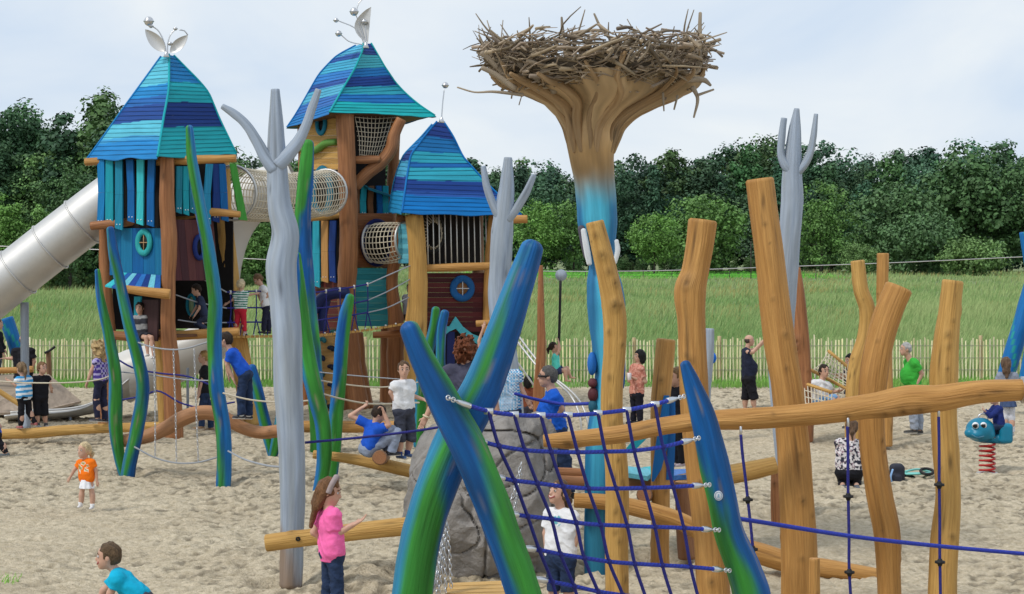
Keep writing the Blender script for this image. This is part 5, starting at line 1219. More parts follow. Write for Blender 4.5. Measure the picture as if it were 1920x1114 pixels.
for pts in ([(838, 950), (834, 1000), (824, 1060), (818, 1116)], [(838, 955), (836, 1010), (828, 1070), (822, 1116)], [(834, 985), (828, 1040), (814, 1100)], [(838, 980), (843, 1040), (846, 1102)], [(830, 1000), (822, 1060), (810, 1116)], [(836, 975), (834, 1045), (836, 1112)], [(834, 1010), (822, 1080), (806, 1118)]):
    chain(sp, pts, 12.1)
for pts in ([(978, 868), (970, 900), (962, 930), (947, 955)], [(977, 880), (972, 920), (964, 955), (955, 1000)], [(975, 890), (968, 940), (960, 975), (951, 1010)], [(946, 1080), (943, 1098), (945, 1118)]):
    chain(sp, pts, 12.3)
# ================================================================== stork nest trunk
ny = 17.5; nk = m(ny)
nt_ = thing('nest_tree', 'tall carved trunk, blue below and bare wood above, flaring to carry a stick nest', 'carved trunk', P(1118, 1078, ny))
prof = [(1082, 1118, 23), (1000, 1118, 23), (900, 1118, 22), (830, 1120, 22), (780, 1128, 23), (740, 1138, 25), (700, 1142, 26), (660, 1140, 29), (614, 1138, 33), (568, 1136, 36), (530, 1133, 33), (495, 1130, 24), (470, 1126, 27), (440, 1122, 34), (418, 1120, 38), (377, 1118, 38), (335, 1114, 38), (290, 1109, 43), (264, 1110, 48), (249, 1111, 50), (235, 1112, 56), (222, 1116, 66), (210, 1119, 79), (198, 1127, 96), (188, 1131, 116), (178, 1130, 138), (168, 1126, 154), (157, 1122, 164), (146, 1118, 168)]
na = 56; an = np.linspace(0, 2 * math.pi, na, endpoint=False); pr = np.array(prof, float)
ysx = np.concatenate([np.arange(1082, 260, -3.5), np.arange(260, 145, -1.6)])
i = np.argsort(pr[:, 0]); cx = np.interp(ysx, pr[i, 0], pr[i, 1]); rr = np.interp(ysx, pr[i, 0], pr[i, 2])
ker = np.ones(5) / 5; pad = lambda a: np.convolve(np.pad(a, 2, 'edge'), ker, 'valid'); cx, rr = pad(cx), pad(rr)
A = []; CC = []; GG = []
for y, c, r_ in zip(ysx, cx, rr):
    fl = np.clip((265 - y) / 60, 0, 1)
    lob = 1 + fl * (.13 * np.sin(5 * an + 1.2) + .08 * np.sin(9 * an + y * .01)) + .03 * fbm(np.stack([np.cos(an) * 2, np.sin(an) * 2, 0 * an + y * .02], -1), 2)
    if y < 330: lob = lob - .10 * np.clip((330 - y) / 60, 0, 1) * np.exp(-((np.cos(an * 2.5 + .6)) / .25) ** 2)
    zc = EYE - (y - HZ) * nk; ctr = np.array([(c - CX) * nk, ny, zc])
    R_ = r_ * nk * lob; dep = .9 if y > 265 else .9
    pt = ctr + np.stack([np.sin(an) * R_, -np.cos(an) * R_ * dep, 0 * an], -1); A.append(pt)
    n_ = fbm(np.stack([np.cos(an) * 1.5, np.sin(an) * 1.5, 0 * an + y * .012], -1), 3)
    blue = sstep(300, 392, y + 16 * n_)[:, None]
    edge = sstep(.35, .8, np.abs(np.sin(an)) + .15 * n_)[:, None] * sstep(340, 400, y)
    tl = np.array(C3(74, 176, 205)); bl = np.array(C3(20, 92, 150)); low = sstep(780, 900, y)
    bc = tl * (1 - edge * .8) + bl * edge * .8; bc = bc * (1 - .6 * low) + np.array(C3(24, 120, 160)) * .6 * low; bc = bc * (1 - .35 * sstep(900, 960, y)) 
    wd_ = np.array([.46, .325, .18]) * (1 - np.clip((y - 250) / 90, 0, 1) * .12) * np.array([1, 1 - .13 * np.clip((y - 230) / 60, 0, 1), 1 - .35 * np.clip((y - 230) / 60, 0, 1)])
    wd_ = wd_ * (1 + .35 * n_[:, None]) * (1 + .22 * fl * np.sin(an * 31 + y * .05)[:, None])
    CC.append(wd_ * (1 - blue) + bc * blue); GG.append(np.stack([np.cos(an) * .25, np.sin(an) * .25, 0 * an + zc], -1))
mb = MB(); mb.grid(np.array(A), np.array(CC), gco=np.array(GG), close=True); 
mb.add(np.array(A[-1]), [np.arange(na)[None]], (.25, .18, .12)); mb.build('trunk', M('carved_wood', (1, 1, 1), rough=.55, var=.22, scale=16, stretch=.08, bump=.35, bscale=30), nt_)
for pts, c in (([(1094, 432, 5), (1098, 455, 6), (1102, 478, 6), (1105, 494, 5)], (.75, .78, .8)), ([(1090, 428, 7), (1096, 455, 8), (1101, 480, 7)], (.10, .09, .12)), ([(1156, 452, 4), (1158, 470, 5), (1153, 492, 4)], (.75, .78, .8))):
    q = MB(); q.sweep(path([(x, y, r, (-.16 if c[0] > .5 else -.12)) for x, y, r in pts], ny), n=12, step=.02, cap='round', col=c); q.build('carved_wing', PAINT, nt_)
q = MB()
for (x, y, rx, rz, c) in ((1110, 682, 9, 22, C3(40, 110, 190)), (1111, 718, 9, 9, C3(96, 52, 56)), (1112, 740, 10, 14, C3(86, 44, 48)), (1112, 762, 9, 14, C3(36, 90, 110))):
    q = MB(); q.ball(P(x, y, ny - .06), np.array([rx * nk, .07, rz * nk]), 16, c); q.build('carved_face', PAINT, nt_)
q = MB(); q.ball(P(1168, 690, ny - .05), np.array([5 * nk, .06, 40 * nk]), 14, C3(30, 90, 160)); q.build('carved_fin', PAINT, nt_)
LIMBW = M('limb_wood', (.40, .27, .145), rough=.7, scale=18, stretch=.08, bump=.6, bscale=34, dark=(.55, .5, .45), tint=(1.15, 1.15, 1.15), detail=8)
rl_ = np.random.default_rng(17)
def flare(y): return np.interp(y, pr[i, 0], pr[i, 1]), np.interp(y, pr[i, 0], pr[i, 2])
for k in range(22):
    a = k / 22 * 2 * math.pi + rl_.normal() * .12; rd_ = .024 + .036 * rl_.random(); pts = []
    for y, f_, w in ((285, .92, .5), (262, .95, .8), (238, .96, 1.0), (216, .97, 1.0), (198, .98, 1.0), (182, 1.0, .95), (168, 1.03, .85), (154 + rl_.normal() * 5, 1.12 + .06 * rl_.random(), .65), (138 + rl_.normal() * 8, 1.18 + .06 * rl_.random(), .4)):
        c_, r_2 = flare(y); aa_ = a + .05 * math.sin(y * .06 + k * 1.7); pts.append(((c_ - CX) * nk + math.sin(aa_) * r_2 * nk * f_, ny - math.cos(aa_) * r_2 * nk * f_ * .9, EYE - (y - HZ) * nk, rd_ * w))
    q = MB(); q.sweep(np.array(pts), n=14, step=.03, wob=.16, wfreq=3, seed=k * 2.7, cap='round', crack=.8, col=.85 + .3 * rl_.random()); q.build('root_limb', LIMBW, nt_)
TWIG = M('dry_twig', (.33, .27, .20), rough=.85, var=.4, scale=9, stretch=.2, bump=.4)
TWIGD = M('dark_nest_core', (.09, .07, .05), rough=.95, var=.4, scale=9, bump=.4)
r = np.random.default_rng(99); nb = MB(); cN = np.array([(1116 - CX) * nk, ny, 0.0])
def zpx(y): return EYE - (y - HZ) * nk
for k in range(1900):
    a = r.random() * 2 * math.pi; lay = r.random(); rad = (.42 + .58 * r.random() ** .6) * 212 * nk * (.80 + .24 * min(1, lay * 1.9))
    zz = zpx(186 - 34 * (rad / (212 * nk)) - 74 * lay * (.45 + .55 * (rad / (212 * nk)))) + .025 * r.normal()
    p = cN + [rad * math.sin(a), -rad * math.cos(a) * .95, zz]
    da = a + math.pi / 2 + r.normal() * .8; up = r.normal() * .30 + (.18 if lay > .7 else 0)
    Lg = (.16 + .42 * r.random() ** 2); d = np.array([math.sin(da), -math.cos(da), up]); d = unit(d)
    b = r.normal(size=3) * .07 * Lg; rr_ = .006 + .019 * r.random() ** 3; tn = .45 + .95 * r.random()
    inw = np.array([-math.sin(a), math.cos(a), 0]) * .10 * Lg
    nb.sweep([(*(p - d * Lg * .5 + inw), rr_), (*(p + b), rr_ * .9), (*(p + d * Lg * .5 + inw), rr_ * .45)], n=5, step=.12, col=(tn, tn * .96, tn * (.85 + .15 * r.random())))
for k in range(210):     # stubs that stick up and out of the rim
    a = r.random() * 2 * math.pi; rad = (.55 + .45 * r.random()) * 204 * nk; p = cN + [rad * math.sin(a), -rad * math.cos(a), zpx(132 - 40 * r.random() + 14 * math.sin(a * 2 + 1))]
    d = unit(np.array([math.sin(a) * (r.random() * 1.8 - .2), -math.cos(a) * .8, .15 + 1.0 * r.random()]) + .3 * r.normal(size=3)); Lg = .1 + .32 * r.random() ** 2
    nb.sweep([(*p, .014), (*(p + d * Lg * .5 + r.normal(size=3) * .02), .010), (*(p + d * Lg), .005)], n=5, step=.06, col=.7 + .5 * r.random())
nst = thing('stick_nest', 'huge stork nest of dry sticks on top of the flared carved trunk', 'nest', cN + [0, 0, zpx(160)])
nb.build('stick_weave', TWIG, nst)
q = MB(); q.ball(cN + [0, 0, zpx(138)], np.array([172 * nk, 166 * nk, 27 * nk]), 24); q.build('nest_core', TWIGD, nst)
for pts in ([(1240, 150, 9), (1290, 140, 9), (1308, 128, 8), (1311, 90, 6), (1313, 25, 4)], [(1010, 150, 8), (975, 120, 7), (960, 85, 6)], [(1040, 170, 9), (1018, 130, 8), (1000, 80, 6)], [(1150, 160, 8), (1190, 160, 7), (1230, 120, 7), (1250, 92, 5)], [(1115, 132, 4), (1150, 155, 4), (1182, 172, 3)],
            [(905, 100, 6), (940, 130, 7), (985, 160, 8)], [(858, 164, 2), (890, 173, 2), (925, 172, 3), (980, 178, 4)], [(898, 66, 2), (910, 90, 3), (935, 120, 4)], [(1053, 33, 2.5), (1055, 60, 4), (1060, 100, 5)], [(1114, 26, 2), (1128, 55, 3.5), (1150, 80, 4), (1160, 110, 5)], [(1176, 36, 1), (1188, 60, 1.5), (1190, 84, 2)], [(943, 38, 1), (940, 70, 1.5), (936, 100, 2)], [(1285, 150, 7), (1320, 150, 6), (1332, 160, 3)], [(1300, 165, 6), (1308, 185, 4), (1301, 220, 2)], [(1270, 180, 3), (1264, 205, 2)], [(1243, 175, 3), (1245, 208, 1.5)], [(1310, 178, 3), (1338, 168, 2)], [(905, 128, 5), (930, 140, 6), (965, 165, 7)]):
    q = MB(); dy = -.45 + .1 * r.normal() if pts[0][1] > 110 else -.3
    q.sweep(path([(x, y, rr_ * .85, dy) for x, y, rr_ in pts], ny), n=8, step=.03, wob=.14, wfreq=5, seed=pts[0][0], cap='round', col=.75 + .35 * r.random()); q.build('thick_stick', TWIG, nst)
# ================================================================== swing ropes between the kelp poles, hanging chains
def rope(label, pts, Y, r=.012, mat=ROPEW, name='rope', dY=None):
    mb = MB(); n = len(pts); mb.tube([P(x, y, Y + (dY or 0) * k / (n - 1)) for k, (x, y) in enumerate(pts)], r, n=6, step=.08); return tag(mb.build(name, mat), label, 'rope')
rope('beige hand rope along the straight balance log at the left', [(-20, 714), (60, 718), (140, 717), (190, 711), (212, 702)], 25.6, .012)
rope('grey rope sagging high between the left V and the slender pole', [(253, 640), (290, 652), (340, 655), (395, 640)], 25.0, .012, ROPEG, dY=-.8)
rope('grey rope just below the high sagging one, running to the slender pole', [(212, 696), (290, 704), (350, 712), (400, 714)], 25.6, .010, ROPEG, dY=-1.4)
sw = thing('chain_ladder', 'low grey foot rope hung on three chains from the slender pole', 'rope ladder', P(330, 868, 24.7))
mb = MB(); mb.tube([P(252, 838, 24.9), P(290, 858, 24.8), P(330, 868, 24.7), P(372, 867, 24.5), P(412, 856, 24.3)], .013, n=6, step=.08); mb.build('foot_rope', ROPEG, sw)
for pts in ([(288, 648), (291, 760), (291, 856)], [(325, 655), (329, 770), (331, 867)], [(364, 655), (368, 770), (372, 866)]): chain(sw, pts, 24.75, w=.012, link=.06)
rope('grey foot rope sagging from the slender pole to the biggest grey trunk', [(428, 846), (460, 862), (500, 873), (530, 876)], 24.0, .013, ROPEG, dY=-5)
rope('white hand rope from the slender pole past the grey trunk', [(418, 737), (460, 748), (500, 753), (545, 754), (590, 750)], 24.1, .013)
rope('white upper rope behind the boy in the white shirt', [(592, 712), (640, 720), (700, 726), (740, 724), (788, 716)], 24.4, .011, dY=4)
rope('white lower rope gripped by the sitting boy in blue', [(596, 736), (640, 748), (690, 757), (740, 757), (786, 755)], 23.8, .013, dY=2)
rope('faint grey rope just above the white upper rope', [(590, 697), (660, 704), (760, 712)], 26.5, .010, ROPEG)
rope('navy rope slanting behind the kelp V to the left tower', [(205, 664), (250, 690), (300, 700), (352, 706), (400, 724)], 27.0, .015, ROPEN)
rope('navy rope sagging low between the left tower posts', [(228, 750), (270, 742), (296, 733), (340, 756), (380, 764), (440, 754)], 27.5, .015, ROPEN)
# zip line
z = thing('zip_line', 'thin zip line cable across the whole playground with a round trolley plate', 'zip line', P(1050, 516, 38))
mb = MB(); mb.tube([P(-200, 456, 40), P(180, 468, 39), P(480, 486, 38.6), P(1052, 509, 38), P(1560, 497, 39), P(2000, 478, 40)], .010, n=5, step=1); mb.build('cable', STEELD, z)
mb = MB(); mb.disc(P(1052, 516, 37.9), np.array([1., 0, 0]), np.array([0, 0, 1.]), .13, .13, .05, 20); mb.build('trolley_plate', GREY, z)
mb = MB(); mb.tube([P(1051, 526, 37.9), P(1049, 610, 37.9), P(1046, 692, 37.9)], .03, n=8, step=.3); mb.ball(P(1046, 694, 37.9), np.array([.14, .14, .06]), 14); mb.build('rope_seat', BLACK, z)
# curved steel handrail
hr = thing('curved_handrail', 'pair of thin steel slide rails curving down to the sand in the middle', 'handrail', P(1085, 800, 31))
for dx, dy, dd in ((0, 0, 0), (14, 6, .3)):
    mb = MB(); mb.tube([P(955 + dx, 620 + dy, 33 + dd), P(985 + dx, 660 + dy, 32.4 + dd), P(1015 + dx, 695 + dy, 32 + dd), P(1050 + dx, 722 + dy, 31.6 + dd), P(1075 + dx, 750 + dy, 31.2 + dd), P(1088 + dx, 785 + dy, 31 + dd), P(1090 + dx, 822 + dy, 31 + dd)], .02, n=8, step=.1); mb.build('rail', STEELD, hr)
rope('steel rail behind the curved handrail slanting from the grey trunk', [(960, 665), (985, 700), (1000, 722)], 32.6, .02, STEELD, 'slant_rail')
# ================================================================== people
SKIN = M('skin', (.56, .33, .235), rough=.5, var=.06, scale=20, coord='pos', spec=.35)
CLOTH = M('cloth', (1, 1, 1), rough=.85, var=.14, scale=9, coord='pos', bump=.45, bscale=22, spec=.2)
DENIM = M('denim', (.022, .040, .092), rough=.85, var=.35, scale=12, coord='pos', bump=.4, bscale=45, spec=.2)
HAIR = M('hair', (1, 1, 1), rough=.5, var=.4, scale=60, coord='pos', bump=.8, bscale=110, spec=.22)
SHOE = M('shoe', (1, 1, 1), rough=.6, var=.15, scale=20, coord='pos')
EYEM = M('eye', (1, 1, 1), rough=.2, var=.0, scale=5)
WRM = rotx(.5) @ roty(.6)
def cap(a, b, ra, rb, **k): return dict(t='cap', a=np.array(a, float), b=np.array(b, float), ra=ra, rb=rb, **k)
def cone(a, b, ra, rb, **k): return dict(t='cone', a=np.array(a, float), b=np.array(b, float), ra=ra, rb=rb, **k)
def smesh(prims, vox, name, mat, parent, colf=None, k=.02, disp=None):
    V, Q = sdf_mesh(prims, vox, k, .02, disp)
    if len(V) == 0: return None
    c = colf(V) if callable(colf) else (np.broadcast_to(np.array(colf, float), (len(V), 3)) if colf is not None else None)
    return make(name, V, [Q], mat, parent, col=c)
def person(label, Y, H, yaw, head, neck, pel, la, ra, ll, rl, shirt=(.8, .8, .8), sleeve='short', pants=('denim', 'long'), shoes=(.05, .05, .05), hair=('short', (.09, .05, .025)), skin=1.0, hyaw=None, pitch=0, fat=0.0, tail=0, smile=0, grip=(0, 0), nd=0.0, hd=None, socks=None, hem=.0, loose=.0, print_=None, skirt=None, glasses=False, male=True, group=None, feetdir=None, face=True, wide=1.0):
    k = m(Y); P0 = lambda q, dy=0.0: P(q[0], q[1], Y + dy + (q[2] if len(q) > 2 else 0))
    yw = math.radians(yaw); F = np.array([math.sin(yw), -math.cos(yw), 0]); Lv = np.array([math.cos(yw), math.sin(yw), 0]); U = np.array([0, 0, 1.0])
    N, Pv = P0(neck, nd), P0(pel); Hc = P0(head, nd if hd is None else hd)
    hh = float(np.interp(H, [.8, 1.0, 1.3, 1.75], [.185, .195, .208, .23])); s = H / 1.75
    vox = float(np.clip(Y * .00046, .0062, .0125))
    ax = unit(N - Pv); side = unit(Lv - ax * (Lv @ ax)); fr = unit(np.cross(side, ax) * -1);  fr = fr if fr @ F > -.2 else -fr
    sw = (.098 if male else .090) * H * wide; hw = .052 * H * wide
    S = {1: N + side * sw - ax * .052 * H, -1: N - side * sw - ax * .052 * H}
    Hp = {1: Pv + side * hw - ax * .01 * H, -1: Pv - side * hw - ax * .01 * H}
    arm, leg = {1: la, -1: ra}, {1: ll, -1: rl}
    J = {}
    for sg in (1, -1):
        dS = S[sg][1] - Y; dH = Hp[sg][1] - Y
        J[sg] = dict(E=P0(arm[sg][0], dS), W=P0(arm[sg][1], dS), K=P0(leg[sg][0], dH), A=P0(leg[sg][1], dH))
    base = np.array([Pv[0], Pv[1], min(J[1]['A'][2], J[-1]['A'][2]) - .05 * s])
    t = thing('person', label, 'person', base, group)
    tr = .056 * H * (.9 + .1 * wide)
    def torso(g=0.0, gb=0.0):
        pr = [cap(N - ax * .10 * H, Pv + ax * .02 * H, tr * 1.08 + g, tr * (1.0 + fat * .5) + g + gb, k=.03), cap(S[1] * .75 + N * .25 - ax * .05 * H, Hp[1] + ax * .03 * H, tr * .72 + g, tr * .9 + g + gb, k=.03), cap(S[-1] * .75 + N * .25 - ax * .05 * H, Hp[-1] + ax * .03 * H, tr * .72 + g, tr * .9 + g + gb, k=.03),
              cap(S[1], S[-1], .032 * H + g, .032 * H + g, k=.03), cap(N - ax * .03 * H, S[1] * .8 + N * .2, .026 * H + g, .026 * H + g, k=.03), cap(N - ax * .03 * H, S[-1] * .8 + N * .2, .026 * H + g, .026 * H + g, k=.03)]
        if fat: pr.append(dict(t='ell', c=Pv + ax * .12 * H + F * .035 * H, r=np.array([.085, .085, .10]) * H * (.75 + fat * .5) + g, k=.05))
        return pr
    # ---- head frame
    hy = math.radians(yaw if hyaw is None else hyaw); pt = math.radians(pitch)
    f0 = np.array([math.sin(hy), -math.cos(hy), 0]); hl = np.array([math.cos(hy), math.sin(hy), 0]); hf = unit(f0 * math.cos(pt) + U * math.sin(pt)); hu = unit(np.cross(hf, hl)) ; hu = hu if hu[2] > 0 else -hu
    R = np.stack([hl, hf, hu], 1)
    hd_ = lambda l, f, u: Hc + (hl * l + hf * f + hu * u) * hh
    dz_ = (Hc - N) @ U - (.46 * hh + .030 * H)
    if ax[2] > .8 and dz_ > 0: Hc = Hc - U * dz_
    prims = torso()
    prims += [cap(N - ax * .05 * H, hd_(0, -.06, -.25), .034 * H, .030 * H, k=.025),
              dict(t='ell', c=hd_(0, -.02, .10), r=np.array([.36, .43, .40]) * hh, R=R, k=.01), dict(t='ell', c=hd_(0, .08, -.20), r=np.array([.285, .30, .30]) * hh, R=R, k=.03),
              cap(hd_(0, .385, .02), hd_(0, .47, -.12), .035 * hh, .055 * hh, k=.02), dict(t='ell', c=hd_(0, .33, -.27), r=np.array([.13, .09, .07]) * hh, R=R, k=.03), dict(t='ell', c=hd_(0, .27, -.43), r=np.array([.11, .10, .08]) * hh, R=R, k=.03),
              dict(t='ell', c=hd_(.36, -.02, -.04), r=np.array([.045, .09, .13]) * hh, R=R, k=.01), dict(t='ell', c=hd_(-.36, -.02, -.04), r=np.array([.045, .09, .13]) * hh, R=R, k=.01)]
    if face: prims += [dict(t='sub_ell', c=hd_(sx * .155, .43, .02), r=np.array([.075, .07, .05]) * hh, R=R) for sx in (1, -1)]
    hs = s * (1.0 if H > 1.5 else 1.12)
    for sg in (1, -1):
        j = J[sg]; E, Wr, K, A = j['E'], j['W'], j['K'], j['A']
        prims += [cap(S[sg], E, .031 * H, .0235 * H, k=.02), cap(E, Wr, .0245 * H, .0165 * H, k=.012)]
        if sleeve != 'none_': prims.append(dict(t='ell', c=S[sg], r=np.full(3, .0325 * H), k=.02))
        d = unit(Wr - E); pn = unit(np.cross(d, side + .01)); pn = pn if pn @ F > 0 else -pn; ac = unit(np.cross(d, pn))
        thumbdir = ac if (ac @ F + ac @ U * .3) > 0 else -ac
        cu = .25 + 1.1 * grip[0 if sg == 1 else 1]
        pc = Wr + d * .045 * hs
        prims.append(dict(t='box', c=pc, h=np.array([.036, .014, .044]) * hs, R=np.stack([ac, pn, d], 1), rd=.012 * hs, k=.012))
        for q in range(4):
            o = (q - 1.5) * .0185 * hs; ln = (.070, .078, .072, .056)[q] * hs; b0 = pc + ac * o * (1 if thumbdir @ ac > 0 else -1) * -1 + d * .040 * hs
            d1 = unit(d * math.cos(cu * .6) - pn * math.sin(cu * .6) * -1 * -1); d2 = unit(d * math.cos(cu * 1.6) - pn * math.sin(cu * 1.6))
            mid = b0 + d1 * ln * .5; prims += [cap(b0, mid, .0085 * hs, .008 * hs, k=.003), cap(mid, mid + d2 * ln * .5, .008 * hs, .0065 * hs, k=.003)]
        tb = Wr + d * .02 * hs + thumbdir * .026 * hs; tm = tb + unit(thumbdir + d * .9) * .032 * hs
        prims += [cap(tb, tm, .011 * hs, .0095 * hs, k=.005), cap(tm, tm + unit(d + thumbdir * .2 - pn * .3) * .026 * hs, .009 * hs, .007 * hs, k=.003)]
        prims += [cap(Hp[sg], K, (.048 if H > 1.5 else .042) * H, .033 * H, k=.025), cap(K, A, .035 * H, .021 * H, k=.02), dict(t='ell', c=K * .62 + A * .38 - F * .012 * H, r=np.array([.032, .032, .07]) * H, k=.03)]
        fd = F if feetdir is None else np.array([math.sin(math.radians(feetdir)), -math.cos(math.radians(feetdir)), 0])
        j['fd'] = fd; hl_ = A - U * .028 * s - fd * .03 * s
        prims += [cap(hl_, hl_ + fd * .15 * s * (1.1 if H < 1.5 else 1.25) - U * .012 * s, .030 * s, .026 * s, k=.02)]
    sk = np.array([1, 1, 1]) * skin if np.isscalar(skin) else np.array(skin)
    body = smesh(prims, vox, 'body', SKIN, t, sk)
    # ---- shirt
    g = .011 + loose * .6
    if shirt is not None:
        sp = [p for p in torso(g, .006 + hem)]
        sp.append(cone(Pv + ax * .06 * H, Pv - ax * (.035 + hem) * H, tr * 1.30 + g, tr * 1.42 + g + hem * .5, sq=(fr, 1.22), k=.03))
        for sg in (1, -1):
            j = J[sg]; E, Wr = j['E'], j['W']
            if sleeve == 'short': sp += [cone(S[sg] * 1.0, S[sg] + (E - S[sg]) * .66, .0315 * H + g, .031 * H + g + .003, k=.03), dict(t='ell', c=S[sg], r=np.full(3, .0325 * H + g), k=.03)]
            elif sleeve == 'long': sp += [cap(S[sg], E, .035 * H + g, .030 * H + g, k=.02), cone(E, E + (Wr - E) * .96, .029 * H + g, .022 * H + g, k=.012), dict(t='ell', c=E, r=np.full(3, .029 * H + g), k=.01)]
            elif sleeve == 'cap': sp += [dict(t='ell', c=S[sg] + (E - S[sg]) * .12, r=np.full(3, .037 * H + g), k=.02)]
        if sleeve == 'vest':
            for sg in (1, -1): sp = sp
        wr = lambda p: (.006 * fbm(p * np.array([8, 8, 15]) + Y, 3) - .007 * np.exp(-(noise3(p @ WRM * np.array([5, 5, 14]) + Y) / .2) ** 2)) * s * 1.3 * np.clip(((p - Pv) @ ax + .03 * H) / .05, 0, 1)
        smesh(sp, vox, 'shirt', CLOTH, t, (lambda V: shirt(V, N, Pv, side, ax, F)) if callable(shirt) else shirt, disp=wr)
    # ---- trousers / skirt
    if pants is not None:
        col, ln = pants[0], pants[1]; gl = pants[2] if len(pants) > 2 else .010
        pp = [dict(t='ell', c=Pv - ax * .012 * H, r=np.array([.070, .070, .058]) * H + gl, k=.03), cap(Hp[1], Hp[-1], .054 * H + gl, .054 * H + gl, k=.03), cone(Pv + ax * .045 * H, Pv, tr * 1.10, tr * 1.22 + gl * .5, sq=(fr, 1.2), k=.03)]
        for sg in (1, -1):
            j = J[sg]; K, A = j['K'], j['A']; hp = Hp[sg]
            fk = {'short': .6, 'knee': 1.0, 'mid': 1.0, 'long': 1.0}[ln]
            if ln in ('short',): pp += [cone(hp, hp + (K - hp) * fk, .053 * H + gl, .046 * H + gl * 1.6, k=.025)]
            else:
                pp += [cap(hp, K, (.050 if H > 1.5 else .044) * H + gl, .035 * H + gl, k=.025)]
                e = {'knee': .22, 'mid': .5, 'long': .97}[ln]; pp += [cone(K, K + (A - K) * e, .037 * H + gl, (.037 - .011 * e) * H + gl * (1.2 if ln != 'long' else 1.3), k=.015)]
        smesh(pp, vox, 'trousers' if ln == 'long' else 'shorts', DENIM if col == 'denim' else CLOTH, t, None if col == 'denim' else col, disp=lambda p: (.007 * fbm(p * np.array([10, 10, 18]) + Y, 3) - .006 * np.exp(-(noise3(p @ WRM * np.array([6, 6, 17]) + 3) / .2) ** 2)) * s * 1.3)
    if skirt is not None:
        c, l = skirt; smesh([cone(Pv + ax * .05 * H, Pv - U * l * H, .072 * H, .105 * H, wav=(.07, 9), k=.01)], vox * .8, 'skirt', CLOTH, t, c)
    # ---- shoes
    for sg in (1, -1):
        if shoes is None: break
        A = J[sg]['A']; fd = J[sg]['fd']; hl_ = A - U * .030 * s - fd * .03 * s; sl = .15 * s * (1.15 if H < 1.5 else 1.3)
        pr = [cap(hl_, hl_ + fd * sl - U * .010 * s, .038 * s, .033 * s, k=.02), cap(A - U * .01 * s, hl_, .034 * s, .036 * s, k=.02), dict(t='cut', c=hl_ - U * .034 * s, n=-U)]
        sole = hl_[2] - .018 * s
        smesh(pr, vox * .8, 'shoe', SHOE, t, lambda V: np.where((V[:, 2] < sole)[:, None], np.array([.7, .7, .7]) if np.mean(shoes) > .03 else np.array([.05, .05, .05]), np.array(shoes)))
        if socks is not None:
            smesh([cone(A + U * .06 * s, A - U * .02 * s, .026 * H * 1.0 + .006, .026 * H + .006)], vox, 'sock', CLOTH, t, socks)
    # ---- hair
    st, hc = hair[0], np.array(hair[1])
    hcol = lambda V: hc * (1 + .35 * noise3((V - Hc) @ R * np.array([70, 18, 14]) / 1.0))[:, None]
    hp = []
    if st == 'bald':
        hp = [dict(t='ell', c=hd_(0, -.08, .0), r=np.array([.385, .40, .30]) * hh, R=R, k=.01), dict(t='sub_box', c=hd_(0, .55, 0), h=np.array([.8, .5, .8]) * hh, R=R), dict(t='sub_ell', c=hd_(0, 0, .42), r=np.array([.42, .5, .30]) * hh, R=R)]
    else:
        vol = {'short': 1.02, 'long': 1.02, 'pony': 1.02, 'curly': 1.12, 'bob': 1.1, 'grey': 1.0}[st]
        hp = [dict(t='ell', c=hd_(0, -.05, .12), r=np.array([.395, .455, .43]) * hh * vol, R=R, k=.02), dict(t='ell', c=hd_(0, -.18, -.10), r=np.array([.36, .32, .34]) * hh * vol, R=R, k=.03)]
        if st in ('short', 'grey', 'pony'): hp[1] = dict(t='ell', c=hd_(0, -.18, -.06), r=np.array([.35, .31, .28]) * hh, R=R, k=.03)
        if st == 'long':
            bd = -unit(F) ; hp += [cap(hd_(0, -.28, -.05), hd_(0, -.38, -.55), .25 * hh, .25 * hh, k=.04), cap(hd_(0, -.38, -.5), hd_(0, -.46, -1.05 - tail), .25 * hh, .13 * hh, k=.03, sq=(hf, 1.5)), cap(hd_(.22, -.16, -.1), hd_(.2, -.26, -.7), .13 * hh, .10 * hh, k=.03), cap(hd_(-.22, -.16, -.1), hd_(-.2, -.26, -.7), .13 * hh, .10 * hh, k=.03)]
        if st == 'bob': hp += [cap(hd_(.3, -.08, 0), hd_(.3, -.05, -.45), .14 * hh, .12 * hh, k=.04), cap(hd_(-.3, -.08, 0), hd_(-.3, -.05, -.45), .14 * hh, .12 * hh, k=.04), cap(hd_(0, -.3, 0), hd_(0, -.3, -.5), .26 * hh, .22 * hh, k=.05)]
        if st == 'curly': hp += [dict(t='ell', c=hd_(0, -.15, -.25), r=np.array([.46, .36, .42]) * hh, R=R, k=.05)] + ([cap(hd_(0, -.3, -.3), hd_(0, -.34, -.8), .36 * hh, .26 * hh, k=.05)] if tail else [])
        if st == 'pony': hp += [cap(hd_(0, -.42, .1), hd_(0, -.62, -.25), .10 * hh, .14 * hh, k=.03), cap(hd_(0, -.62, -.25), hd_(0, -.55, -.75 - tail), .14 * hh, .06 * hh, k=.03)]
        hp += [dict(t='sub_box', c=hd_(0, .66, -.36), h=np.array([.31 if st in ('long', 'bob', 'curly') else .6, .52, .60]) * hh, R=R, rd=.1 * hh), dict(t='sub_ell', c=hd_(0, .36, -.08), r=np.array([.27, .30, .33]) * hh, R=R)]
        if st in ('short', 'grey'): hp += [dict(t='sub_box', c=hd_(0, .3, -.62), h=np.array([.8, .42, .56]) * hh, R=R)]
    amp = {'curly': .055, 'short': .011, 'long': .010, 'pony': .010, 'bob': .010, 'grey': .009, 'bald': .006}[st]; fq = {'curly': 26}.get(st, 46)
    smesh(hp, min(vox, .009), 'hair', HAIR, t, hcol, disp=lambda p: amp * s ** .5 * fbm((p - Hc) @ R * np.array([1, .6, .35 if st != 'curly' else 1]) * fq, 2))
